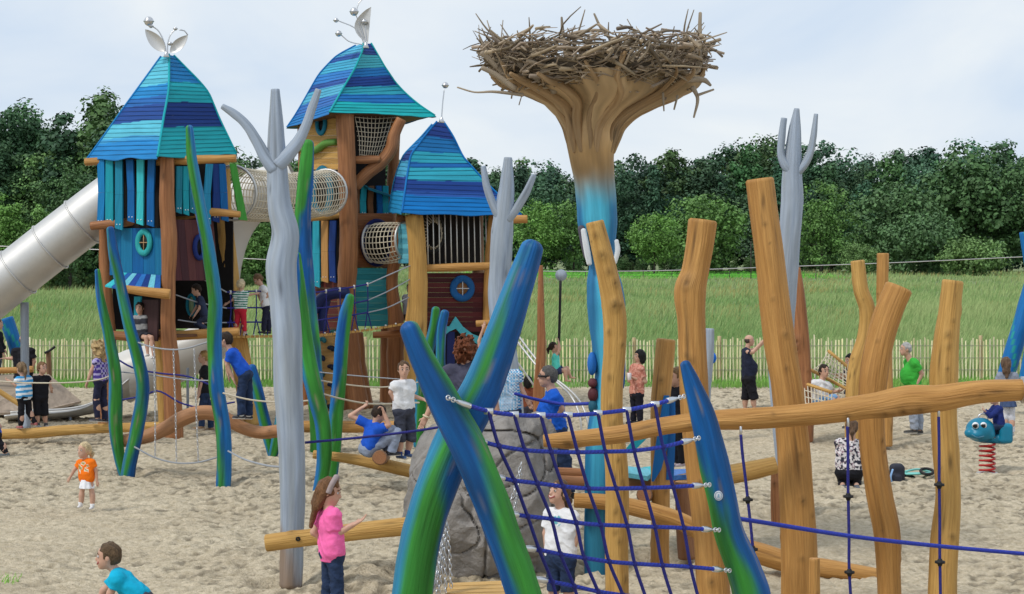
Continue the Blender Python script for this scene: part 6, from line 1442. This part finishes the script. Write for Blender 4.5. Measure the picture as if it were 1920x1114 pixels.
    # ---- face
    if face:
        for sx in (1, -1):
            q = MB(); c = hd_(sx * .155, .375, .02); q.ball(c, .052 * hh, 10); o = np.array(q.V[0]); fd = (o - c) @ hf / (.052 * hh)
            q.C[0] = np.where((fd > .62)[:, None], np.array([.03, .022, .018]), np.array([.62, .58, .55])); q.build('eye', EYEM, t, smooth=True)
            q = MB(); q.tube([hd_(sx * .08, .415, .13), hd_(sx * .16, .41, .155), hd_(sx * .25, .355, .125)], .016 * hh, n=5, step=.01, col=hc * .7); q.build('eyebrow', HAIR, t)
        w_ = .13 if not smile else .17
        q = MB(); q.tube([hd_(-w_, .355, -.255 + .05 * smile), hd_(0, .42, -.275 - .02 * smile), hd_(w_, .355, -.255 + .05 * smile)], .024 * hh * (1 + .9 * smile), n=6, step=.008, col=(.35, .09, .08)); mo = q.build('mouth', SHOE, t)
        if smile:
            q = MB(); q.tube([hd_(-w_ * .7, .385, -.245 + .04 * smile), hd_(0, .436, -.262), hd_(w_ * .7, .385, -.245 + .04 * smile)], .020 * hh, n=6, step=.008, col=(.85, .83, .78)); q.build('teeth', SHOE, mo)
    if glasses:
        q = MB(); q.tube([hd_(-.36, -.05, .03), hd_(-.32, .33, .04), hd_(-.1, .44, .03), hd_(.1, .44, .03), hd_(.32, .33, .04), hd_(.36, -.05, .03)], .05 * hh, n=6, step=.02); q.build('sunglasses', BLACK, t)
    return t, dict(N=N, Pv=Pv, Hc=Hc, hh=hh, R=R, J=J, side=side, ax=ax, F=F, S=S)
# ---- cloth patterns (woven or printed, so they stay with the cloth)
def stripes(c1, c2, per, ph=0.0):
    def f(V, N, Pv, sd, ax, F): u = (V - Pv) @ ax; return np.where((np.mod(u / per + ph, 1) < .5)[:, None], np.array(c1), np.array(c2))
    return f
def plaid(c1, c2, c3, per):
    def f(V, N, Pv, sd, ax, F):
        u = np.mod((V - Pv) @ ax / per, 1) < .4; w = np.mod((V - Pv) @ sd / per, 1) < .4
        c = np.where((u ^ w)[:, None], np.array(c2), np.array(c1)); return np.where((u & w)[:, None], np.array(c3), c)
    return f
def spots(c1, c2, c3, fr):
    def f(V, N, Pv, sd, ax, F):
        n = noise3(V * fr); n2 = noise3(V * fr * 1.4 + 40); return np.where((n > .18)[:, None], np.array(c2), np.where((n2 > .38)[:, None], np.array(c3), np.array(c1)))
    return f
def emblem(c1, marks, c2, h0, r0, fr, seed=0):
    def f(V, N, Pv, sd, ax, F):
        c = N + (Pv - N) * h0; u = (V - c) @ ax; w = (V - c) @ sd; fwd = (V - c) @ F > 0; n = noise3(np.stack([u * fr + seed, w * fr, 0 * u], -1))
        on = fwd & (np.sqrt(u ** 2 + w ** 2) < r0) & (n > -.05); on2 = on & (n > .25)
        return np.where(on2[:, None], np.array(c2), np.where(on[:, None], np.array(marks), np.array(c1)))
    return f
BR = (.085, .045, .022); DB = (.03, .018, .012); BLD = (.52, .36, .17); GY = (.22, .21, .20); RED = (.16, .05, .02); BK = (.008, .007, .008)
CB = C3(30, 84, 190); WHT = (.76, .76, .77); BKC = (.012, .012, .016); ORG = C3(240, 118, 24); CYN = C3(20, 172, 208); PNK = C3(244, 110, 172)
person('toddler in an orange t-shirt and white skirt walking on the sand at the left', 21.8, .92, -22, (158, 841), (161, 861), (163, 898), [(180, 882), (182, 902)], [(140, 880), (131, 896)], [(173, 928), (173, 949)], [(153, 928), (151, 946)], emblem(ORG, (.75, .72, .6), (.35, .28, .08), .42, .085, 34), 'short', None, (.78, .76, .76), ('pony', (.62, .48, .28)), skirt=((.84, .84, .88), .13), male=False, socks=(.8, .8, .8), hyaw=-38, wide=1.0, feetdir=-5)
person('boy in a cyan t-shirt bending forward at the bottom left edge', 14.1, 1.28, -78, (203, 1043), (213, 1071), (263, 1122), [(207, 1112), (196, 1142)], [(194, 1108), (182, 1138)], [(240, 1168), (262, 1214)], [(268, 1170), (300, 1212)], CYN, 'short', ((.06, .06, .08), 'knee', .014), (.1, .1, .12), ('short', (.12, .075, .04)), smile=1, hyaw=-84, loose=.006, wide=1.0)
o, I = person('girl in a pink t-shirt and rolled denim trousers in front of the sawn log', 14.3, 1.36, 112, (618, 921), (617, 949), (623, 1036), [(589, 998), (606, 1012)], [(626, 1004), (662, 984)], [(616, 1098), (612, 1186)], [(632, 1096), (634, 1192)], PNK, 'short', ('denim', 'knee', .008), (.5, .4, .45), ('long', (.17, .082, .036)), hyaw=84, pitch=-12, male=False, tail=.45, loose=0, wide=.95, hem=.012)
q = MB(); Hc, R, hh = I['Hc'], I['R'], I['hh']; q.tube([Hc + R @ (np.array([x, f, u]) * hh) for x, f, u in ((-.44, .05, .0), (-.40, .10, .32), (-.2, .14, .54), (0, .15, .60), (.2, .14, .54), (.40, .10, .32), (.44, .05, .0))], .026, n=6, step=.02, col=(.35, .28, .27), squash=None); q.build('headband', CLOTH, o)
J_ = I['J'][-1]
for sg_ in (1, -1):
    j_ = I['J'][sg_]; c_ = j_['K'] + (j_['A'] - j_['K']) * .22; u_ = unit(j_['A'] - j_['K']); a_ = unit(np.cross(u_, [0, 1, .1])); q = MB(); q.torus(c_, a_, np.cross(u_, a_), .052, .052, .012, 22, 6, (1.9, 1.9, 1.7), tn=.022); q.build('rolled_cuff', DENIM, o)
wp = I['Pv'] + I['ax'] * .045 - I['F'] * .095; q = MB(); q.box(wp, (.07, .006, .035), rotz(math.radians(112)), (.6, .5, .4), bev=.002); q.build('waist_label', CLOTH, o)
person('laughing girl in a white t-shirt with a teal print, behind the blue net', 15.2, 1.33, -32, (1048, 921), (1053, 952), (1051, 1044), [(1082, 1002), (1068, 1052)], [(1024, 1000), (1026, 1044)], [(1064, 1094), (1068, 1160)], [(1038, 1092), (1036, 1162)], emblem(WHT, (.12, .42, .48), (.12, .42, .48), .25, .05, 60, 3), 'short', ('denim', 'knee', .012), (.6, .6, .6), ('pony', (.13, .075, .04)), hyaw=-50, pitch=14, smile=1, male=False)
person('girl in a blue and white striped top walking along the balance log', 29.75, 1.28, -130, (40, 685), (43, 705), (46, 745), [(30, 722), (20, 716)], [(57, 722), (44, 734)], [(40, 774), (39, 799)], [(54, 772), (66, 793)], stripes(C3(60, 150, 205), (.75, .8, .82), .085), 'short', (BKC, 'long', .006), (.35, .1, .1), ('pony', (.2, .13, .07)), male=False, face=False, tail=.2)
person('boy in a black t-shirt and black shorts on the balance log', 30.0, 1.22, 38, (79, 684), (77, 704), (75, 744), [(93, 716), (95, 725)], [(62, 722), (71, 737)], [(84, 774), (86, 797)], [(70, 774), (71, 797)], BKC, 'short', (BKC, 'knee', .02), (.4, .4, .42), ('short', (.2, .11, .05)), hyaw=55, socks=(.1, .1, .1))
person('girl with curly blonde hair in a purple checked top on the balance log', 29.7, 1.5, -105, (183, 649), (187, 669), (189, 712), [(172, 694), (164, 716)], [(186, 697), (184, 712)], [(180, 750), (183, 785)], [(194, 750), (197, 786)], plaid(C3(76, 60, 140), C3(170, 160, 200), C3(40, 30, 80), .09), 'cap', ((.02, .022, .05), 'long', .005), (.03, .03, .04), ('curly', (.46, .32, .15)), tail=1, male=False, grip=(1, 1))
person('child in a blue top and black leggings cut by the left edge of the photo', 28.0, 1.3, -80, (-22, 752), (-18, 772), (-8, 815), [(-20, 800), (-30, 812)], [(0, 800), (-4, 815)], [(2, 834), (12, 850)], [(-25, 838), (-38, 850)], CB, 'short', (BKC, 'long', .006), (.1, .12, .13), ('short', BR), face=False)
person('man in a black shirt seen from behind, half hidden by the slide pole', 37.0, 1.72, 172, (44, 636), (43, 651), (44, 706), [(24, 672), (12, 672)], [(64, 678), (60, 692)], [(40, 736), (40, 760)], [(50, 736), (52, 760)], BKC, 'short', ((.02, .02, .03), 'long', .012), (.03, .03, .03), ('bald', (.15, .13, .12)), fat=.5, face=False, wide=1.15)
person('woman in a black top at the far left edge below the tube slide', 37.6, 1.65, 80, (-3, 606), (-6, 621), (-8, 672), [(2, 645), (8, 655)], [(-4, 645), (6, 662)], [(-6, 715), (-8, 755)], [(-10, 715), (-14, 755)], BKC, 'long', ((.1, .12, .16), 'long', .01), (.03, .03, .03), ('short', BR), male=False)
person('child sitting in the lower opening of the left tower with dangling legs and white shoes', 31.35, 1.2, -10, (262, 573), (263, 591), (266, 628), [(272, 612), (270, 624)], [(254, 612), (262, 622)], [(284, 633, -.28), (288, 668, -.3)], [(274, 633, -.28), (277, 664, -.3)], stripes((.04, .04, .05), (.3, .3, .3), .2), 'short', ((.03, .03, .04), 'short', .01), (.7, .7, .7), ('long', DB), male=False)
person('child in a navy top crawling inside the left tower beside the round hole', 31.9, 1.1, -70, (368, 541), (373, 556), (385, 594), [(374, 578), (365, 592)], [(368, 576), (360, 588)], [(372, 606), (388, 618)], [(368, 608), (384, 619)], (.03, .04, .08), 'short', ((.04, .05, .09), 'long', .01), (.2, .2, .2), ('short', DB), pitch=-20)
person('small blond child in a green striped top and red trousers on the rope bridge', 32.55, 1.08, 168, (452, 529), (452, 546), (451, 580), [(437, 562), (426, 569)], [(467, 553), (479, 551)], [(445, 602), (441, 620)], [(457, 603), (459, 622)], stripes(C3(30, 120, 100), (.72, .78, .74), .045), 'short', (C3(188, 40, 58), 'long', .010), (.5, .3, .3), ('short', (.62, .5, .32)), face=False)
person('boy in a white t-shirt and dark trousers on the rope bridge looking down', 33.1, 1.15, -70, (484, 524), (492, 536), (498, 574), [(504, 553), (492, 566)], [(484, 552), (489, 565)], [(496, 598), (494, 621)], [(503, 599), (504, 622)], WHT, 'short', ((.02, .022, .045), 'long', .012), (.03, .03, .03), ('short', (.16, .09, .045)), pitch=-35)
person('boy in a blue t-shirt and jeans bending forward on the wavy log', 25.3, 1.42, -92, (423, 637), (431, 655), (459, 700), [(426, 684), (437, 710)], [(424, 676), (428, 702)], [(452, 738), (453, 779)], [(466, 740), (467, 780)], CB, 'short', ('denim', 'long', .016), (.03, .03, .035), ('short', DB), hd=0, loose=.008, socks=(.7, .7, .7), hyaw=-100)
person('blond boy in a black t-shirt and jeans behind the slender kelp pole', 32.0, 1.5, -82, (382, 663), (384, 684), (384, 738), [(380, 714), (373, 741)], [(376, 712), (372, 738)], [(378, 770), (378, 800)], [(394, 772), (396, 803)], BKC, 'short', ('denim', 'long', .012), (.28, .17, .09), ('short', (.42, .26, .1)))
person('boy in a white t-shirt and dark checked shorts standing on the yellowish log', 23.6, 1.44, 42, (757, 690), (756, 712), (757, 768), [(772, 742), (794, 749)], [(733, 736), (742, 756)], [(771, 820), (764, 850)], [(751, 822), (749, 853)], WHT, 'short', (plaid((.05, .055, .08), (.10, .10, .14), (.03, .03, .05), .05) and (.055, .06, .085), 'knee', .02), (.08, .14, .3), ('short', (.11, .065, .035)), hyaw=12, socks=(.03, .05, .2), loose=.006)
person('boy in a blue t-shirt sitting on the log, both hands up on the white rope', 23.4, 1.45, 118, (711, 776), (706, 792), (690, 840), [(657, 780), (680, 764)], [(729, 797), (720, 774)], [(735, 806), (722, 846)], [(744, 812), (734, 848)], CB, 'short', (C3(140, 150, 170), 'long', .018), (.03, .03, .035), ('short', DB), grip=(1, 1), pitch=-30, loose=.008, hyaw=100, face=False)
o, I = person('woman with curly red hair in a dark grey t-shirt, back turned behind the boulder', 18.9, 1.68, 178, (873, 650), (872, 680), (876, 772), [(820, 738), (798, 784)], [(926, 742), (934, 776)], [(862, 832), (860, 890)], [(892, 832), (892, 890)], C3(74, 74, 92), 'short', ((.74, .72, .70), 'long', .02), (.3, .25, .2), ('curly', RED), male=False, face=False, wide=1.2, loose=.008)
q = MB(); W_, E_ = I['J'][1]['W'], I['J'][1]['E']; d = unit(W_ - E_); a = unit(np.cross(d, [0, 1, .1])); q.torus(W_ - d * .02, a, np.cross(d, a), .034, .034, .012, 16, 6, (.7, .6, .42)); q.build('bracelet', CLOTH, o)
person('boy in a blue and white checked shirt holding the blue rope behind the boulder', 19.6, 1.35, 160, (943, 672), (949, 692), (953, 770), [(926, 730), (936, 756)], [(975, 724), (988, 748)], [(946, 820), (946, 872)], [(964, 820), (966, 872)], plaid(C3(36, 150, 205), (.75, .82, .86), C3(24, 90, 150), .035), 'short', ('denim', 'long', .014), (.1, .1, .1), ('short', (.09, .055, .035)), face=False)
person('grey haired man with sunglasses in a blue polo shirt leaning beside the boulder', 19.6, 1.74, -88, (1027, 706), (1037, 728), (1042, 806), [(1052, 766), (1033, 789)], [(1030, 764), (1020, 786)], [(1058, 862), (1068, 925)], [(1040, 866), (1044, 930)], C3(28, 92, 196), 'short', ('denim', 'long', .014), (.03, .03, .03), ('grey', (.10, .095, .09)), fat=.25, glasses=True, wide=.92)
person('dark haired child in a brown top behind the thin brown post', 34.0, 1.1, 175, (990, 713), (990, 727), (990, 762), [(980, 748), (980, 762)], [(1000, 748), (1000, 760)], [(985, 782), (985, 803)], [(994, 782), (994, 803)], C3(120, 66, 44), 'short', ((.05, .05, .07), 'long', .01), (.1, .1, .1), ('bob', BK), face=False)
person('girl in a turquoise tank top riding the zip line seat', 37.6, 1.25, 82, (1038, 648), (1041, 662), (1043, 694), [(1050, 654), (1047, 640)], [(1047, 660), (1047, 646)], [(1063, 690), (1070, 706)], [(1060, 694), (1062, 712)], C3(90, 205, 190), 'none', ((.03, .04, .10), 'short', .016), None, ('pony', DB), male=False, grip=(1, 1))
person('child in a red shirt reaching up beside the small tower entrance', 34.2, 1.4, 165, (917, 648), (914, 664), (912, 714), [(898, 640), (906, 615)], [(930, 648), (926, 625)], [(908, 748), (907, 780)], [(918, 748), (918, 782)], C3(190, 40, 52), 'short', ('denim', 'long', .012), (.1, .1, .1), ('short', DB), face=False)
person('child in a pale grey t-shirt half hidden by the front post of the small tower', 37.2, 1.2, -30, (769, 538), (767, 552), (768, 590), [(776, 574), (774, 590)], [(757, 574), (757, 592)], [(772, 608), (772, 622)], [(764, 608), (764, 622)], (.55, .58, .66), 'short', ((.05, .05, .08), 'long', .01), (.1, .1, .1), ('short', DB), face=False)
o, I = person('woman in an orange patterned blouse and black trousers holding a cup', 33.4, 1.6, -62, (1199, 661), (1195, 682), (1194, 738), [(1210, 716), (1186, 708)], [(1180, 714), (1178, 708)], [(1199, 768), (1201, 789)], [(1188, 768), (1188, 789)], spots(C3(200, 138, 120), C3(178, 112, 96), C3(216, 164, 148), 34), 'short', ((.012, .012, .02), 'long', .01), (.02, .02, .02), ('bob', BK), skin=.85, male=False, grip=(.8, .8), hyaw=-72)
q = MB(); q.sweep([(*P(1180, 712, 33.15), .036), (*P(1180, 700, 33.15), .042)], n=14, col=(.8, .75, .75)); tag(q.build('drink_cup', PAINT), 'pale drink cup in the hands of the woman in orange', 'cup')
person('small boy in black clothes standing on the blue board', 18.55, 1.05, -48, (1269, 707), (1272, 724), (1273, 790), [(1286, 758), (1282, 786)], [(1260, 756), (1262, 782)], [(1278, 832), (1280, 868)], [(1268, 832), (1272, 868)], BKC, 'short', (BKC, 'long', .014), (.5, .42, .45), ('short', (.22, .13, .06)), hyaw=-70)
person('balding man in a navy vest and black shorts pushing against the thickest log', 36.3, 1.72, 96, (1405, 635), (1399, 652), (1403, 708), [(1416, 656), (1434, 640)], [(1412, 660), (1432, 638)], [(1399, 744), (1397, 766)], [(1413, 743), (1415, 766)], (.018, .022, .045), 'none', (BKC, 'knee', .03), (.12, .1, .09), ('bald', (.07, .05, .04)), fat=.5, wide=1.05)
person('woman in a black and white patterned top kneeling on the sand with her back turned', 24.1, 1.66, 172, (1597, 800), (1597, 822), (1592, 884), [(1577, 858, .1), (1584, 880, .25)], [(1615, 858, .1), (1612, 878, .25)], [(1582, 906, .40), (1580, 909, -.05)], [(1604, 906, .40), (1606, 909, -.05)], spots((.70, .66, .66), (.03, .03, .05), (.32, .2, .24), 42), 'long', (BKC, 'long', .014), (.12, .13, .15), ('pony', (.12, .07, .04)), male=False, face=False, feetdir=0, wide=1.08)
person('grey haired man in a bright green polo shirt and pale jeans', 31.5, 1.8, -82, (1698, 650), (1708, 671), (1713, 726), [(1728, 700), (1718, 722)], [(1702, 702), (1698, 722)], [(1713, 768), (1714, 806)], [(1722, 768), (1724, 807)], C3(62, 168, 62), 'short', (C3(150, 158, 172), 'long', .018), (.06, .055, .05), ('grey', (.42, .41, .40)), fat=.6, wide=1.05)
person('girl in a grey hooded jacket and white tights behind the spring rider', 29.0, 1.35, 172, (1886, 680), (1888, 697), (1890, 742), [(1868, 722), (1866, 744)], [(1911, 722), (1914, 742)], [(1885, 782), (1884, 812)], [(1897, 782), (1898, 812)], C3(136, 142, 156), 'long', ((.62, .62, .66), 'long', .004), (.3, .3, .3), ('long', (.13, .08, .05)), skirt=(C3(70, 86, 120), .14), male=False, face=False)
person('toddler in a navy jacket sitting on the blue spring rider', 25.7, .98, -80, (1866, 742), (1868, 760), (1874, 797), [(1858, 780), (1848, 772)], [(1854, 778), (1846, 770)], [(1858, 802), (1862, 818)], [(1868, 802), (1872, 820)], C3(34, 48, 110), 'long', ('denim', 'long', .014), (.06, .05, .05), ('short', BR), grip=(1, 1))
person('dark haired woman in a white top lying in the rope hammock', 30.4, 1.65, 20, (1545, 693), (1540, 712), (1534, 752), [(1556, 736), (1568, 734)], [(1526, 738), (1548, 742)], [(1562, 746, -.1), (1586, 762, -.2)], [(1556, 752, -.1), (1576, 766, -.2)], WHT, 'short', (C3(120, 160, 200), 'knee', .01), (.45, .1, .12), ('short', DB), hyaw=25, male=False)
person('person with black hair leaning into the hammock from behind the bent logs', 31.3, 1.5, -70, (1594, 676), (1596, 690), (1596, 734), [(1584, 704), (1566, 702)], [(1582, 708), (1570, 708)], [(1594, 766), (1594, 798)], [(1600, 766), (1602, 798)], C3(60, 60, 70), 'short', ('denim', 'long', .012), (.1, .1, .1), ('bob', BK), male=False)
# ================================================================== spring rider
sr = thing('spring_rider', 'blue smiling spring rider with round eyes on a red coil', 'spring rider', P(1851, 888, 25.7))
Y = 25.7; k = m(Y); RB = C3(22, 120, 150)
V, Q = sdf_mesh([dict(t='ell', c=P(1838, 806, Y), r=np.array([.215, .2, .185])), dict(t='ell', c=P(1819, 812, Y - .08), r=np.array([.085, .09, .075])), dict(t='ell', c=P(1858, 815, Y - .1), r=np.array([.06, .06, .07])), cap(P(1845, 822, Y), P(1884, 824, Y), .07, .07), dict(t='box', c=P(1884, 812, Y), h=np.array([.10, .12, .15]), rd=.05), dict(t='ell', c=P(1832, 815, Y - .12), r=np.array([.1, .09, .07]))], .014, .03)
make('body', V, [Q], M('rider_plastic', RB, rough=.35, var=.12, scale=6), sr)
for x in (1829, 1844):
    q = MB(); c = P(x, 798, Y - .155); q.ball(c, .052, 14, (.85, .85, .85)); o = np.array(q.V[0]); n = unit(np.array([-.35, -.9, -.15])); q.C[0] = np.where(((o - c) @ n > .036)[:, None], np.array([.01, .01, .01]), np.array([.82, .82, .82])); q.build('eye', EYEM, sr)
q = MB(); q.tube([P(1822, 815, Y - .185), P(1832, 820, Y - .215), P(1845, 818, Y - .19)], .008, n=6, step=.02, col=(.1, .25, .35)); q.build('mouth', PAINT, sr)
q = MB(); q.torus(P(1843, 785, Y), np.array([1., 0, 0]), np.array([0, 0, 1.]), .075, .075, .012, 20, 8); q.build('handle', STEEL, sr)
q = MB(); a = np.linspace(0, 6.2 * 2 * math.pi, 150); zz = np.linspace(P(0, 886, Y)[2], P(0, 830, Y)[2], 150); c = P(1851, 860, Y); rr_ = .112
q.sweep(np.stack([c[0] + rr_ * np.cos(a), c[1] + rr_ * np.sin(a), zz, 0 * a + .016], -1), n=8, interp=False); q.build('coil_spring', M('red_paint', C3(176, 40, 36), rough=.4, var=.1), sr)
q = MB(); q.disc(P(1851, 888, Y), np.array([1., 0, 0]), np.array([0, 1., 0]), .16, .16, .03, 20); q.build('base_plate', STEELD, sr)
# ================================================================== backpack and scooter
V, Q = sdf_mesh([dict(t='box', c=P(1682, 892, 24.6), h=np.array([.10, .11, .17]), rd=.06), dict(t='box', c=P(1680, 902, 24.45), h=np.array([.08, .05, .09]), rd=.03), cap(P(1676, 872, 24.6), P(1688, 872, 24.6), .02, .02)], .013, .03)
bpk = make('backpack', V, [Q], M('bag_cloth', (.02, .022, .035), rough=.7, var=.3, scale=10)); tag(bpk, 'black backpack lying on the sand behind the bent log', 'backpack')
q = MB(); q.tube([P(1674, 880, 24.4), P(1670, 895, 24.36), P(1674, 910, 24.4)], .014, n=6, step=.03, col=(.3, .5, .8)); q.build('strap', PAINT, bpk)
scr = thing('kick_scooter', 'mint green kick scooter lying flat on the sand beside the backpack', 'scooter', P(1715, 905, 24.8))
q = MB(); q.box(P(1722, 888, 24.9), (.42, .12, .03), rotz(.15), C3(130, 205, 195), bev=.012); q.build('deck', PAINT, scr)
q = MB(); q.tube([P(1698, 884, 24.9), P(1722, 880, 25.2), P(1748, 886, 25.4)], .016, n=8, step=.05, col=C3(130, 205, 195)); q.build('steering_bar', PAINT, scr)
for x, y in ((1703, 897), (1738, 884)):
    q = MB(); q.torus(P(x, y, 24.85), np.array([1., 0, 0]), np.array([0, .9, .35]), .09, .09, .022, 22, 8); q.build('wheel', BLACK, scr)
# ================================================================== hammock
hm = thing('rope_hammock', 'wood barred beige rope hammock hung between the logs at the right', 'hammock', P(1560, 775, 30.6))
def bar(a, b, r=.032):
    q = MB(); q.sweep([(*a, r), (*b, r)], n=10, wob=.03, step=.1, capmi=1); q.build('wood_bar', [WOODP, ENDL], hm)
A0, A1 = P(1553, 658, 31.3), P(1594, 692, 31.0); B0, B1 = P(1521, 694, 30.8), P(1611, 742, 30.4); C0, C1 = P(1508, 719, 30.3), P(1560, 736, 30.0)
bar(A0, A1); bar(B0, B1); bar(C0, C1)
def net(p00, p01, p10, p11, na_, nb_, sag):
    q = MB(); f = lambda u, v: (p00 * (1 - u) + p01 * u) * (1 - v) + (p10 * (1 - u) + p11 * u) * v - np.array([0, 0, sag * 4 * v * (1 - v)])
    for i_ in range(na_ + 1): q.tube([f(i_ / na_, v) for v in np.linspace(0, 1, 8)], .011, n=5, interp=False)
    for j_ in range(nb_ + 1): q.tube([f(u, j_ / nb_) for u in np.linspace(0, 1, 6)], .011, n=5, interp=False)
    q.build('rope_net', ROPEW, hm)
net(A0, A1, B0, B1, 9, 7, .08); net(B0, B1, P(1515, 772, 30.2), P(1580, 775, 30.1), 10, 7, .1); net(C0, C1, P(1512, 778, 29.9), P(1558, 780, 29.8), 8, 5, .02)
q = MB(); q.tube([P(1630, 640, 29.6), P(1612, 662, 29.9), P(1590, 686, 30.2), P(1602, 728, 30.3)], .018, n=6, step=.1); q.build('hanging_rope', ROPEW, hm)
# ================================================================== blue painted timbers left and right, ramp, balloon
def timber(label, a, b, w, Y, seed, Y2=None):
    mb = MB(); p = np.array([(*P(*b, Y2 or Y), w * m(Y)), (*P((a[0] + b[0]) / 2, (a[1] + b[1]) / 2, ((Y2 or Y) + Y) / 2), w * m(Y)), (*P(*a, Y), w * m(Y))])
    def cf(u, an, V, Lg): g_ = np.abs(np.sin(an * 1.0 + u * 2.2 + seed)) < .16; return np.where(g_[..., None], np.array(C3(40, 160, 140)), np.array(C3(22, 110, 178)))
    mb.sweep(p, n=20, step=.04, wob=.05, seed=seed, colf=cf); return tag(mb.build('painted_timber', KELP, base=p[0, :3]), label, 'play pole')
timber('blue leaning timber with green lines at the right edge behind the grey jacket girl', (1938, 530), (1884, 712), 16, 36, 2.0)
timber('second blue leaning timber cut by the right edge of the photo', (1945, 600), (1918, 740), 13, 35.4, 4.0)
timber('blue timber tip poking in at the right edge above the meadow', (1918, 436), (1950, 640), 7, 37, 1.0)
timber('blue leaning timber with a green streak at the left edge under the tube slide', (12, 598), (60, 742), 13, 38, 3.0)
rmp = thing('wooden_ramp', 'low pale wooden ramp behind the children at the far left', 'ramp', P(60, 765, 36))
q = MB(); q.slab([P(-40, 775, 34.4), P(70, 772, 34.8), P(152, 752, 37.4), P(92, 702, 37.8)], (0, 0, -.05), (1.0, 1.0, 1.05)); q.slab([P(-40, 775, 34.39), P(92, 702, 37.8), P(60, 700, 37.9), P(-40, 704, 37.4)], (0, 0, -.05), (.9, .92, .95)); q.build('ramp_boards', M('weathered_board', (.36, .28, .2), rough=.8, var=.25, scale=12, stretch=.1), rmp, smooth=False)
beam(rmp, [(-40, 696, 6), (30, 694, 6), (62, 692, 6)], 36.5, WOOD, 'edge_log'); beam(rmp, [(-30, 716, 5), (40, 760, 5)], 34.6, WOODP, 'edge_log')
q = MB(); q.ball(P(1335, 671, 32), np.array([.085, .085, .11]), 18, C3(24, 110, 210)); q.sweep([(*P(1335, 683, 32), .012), (*P(1335, 686, 32), .003)], n=6, col=C3(24, 110, 210)); bl = tag(q.build('balloon', PAINT), 'blue balloon beside the short grey stub', 'balloon')
# hand pump by the fence at the left
hp_ = thing('hand_pump', 'wooden post with a black lever in front of the picket fence at the left', 'hand pump', P(92, 742, 41))
q = MB(); q.sweep(path([(92, 742, 5), (92, 700, 5), (91, 660, 5)], 41), n=12, wob=.04, crack=.5); q.build('post', WOODB, hp_)
q = MB(); q.tube([P(84, 662, 40.9), P(94, 657, 40.9), P(103, 650, 40.9)], .03, n=8, step=.05); q.build('lever', BLACK, hp_)
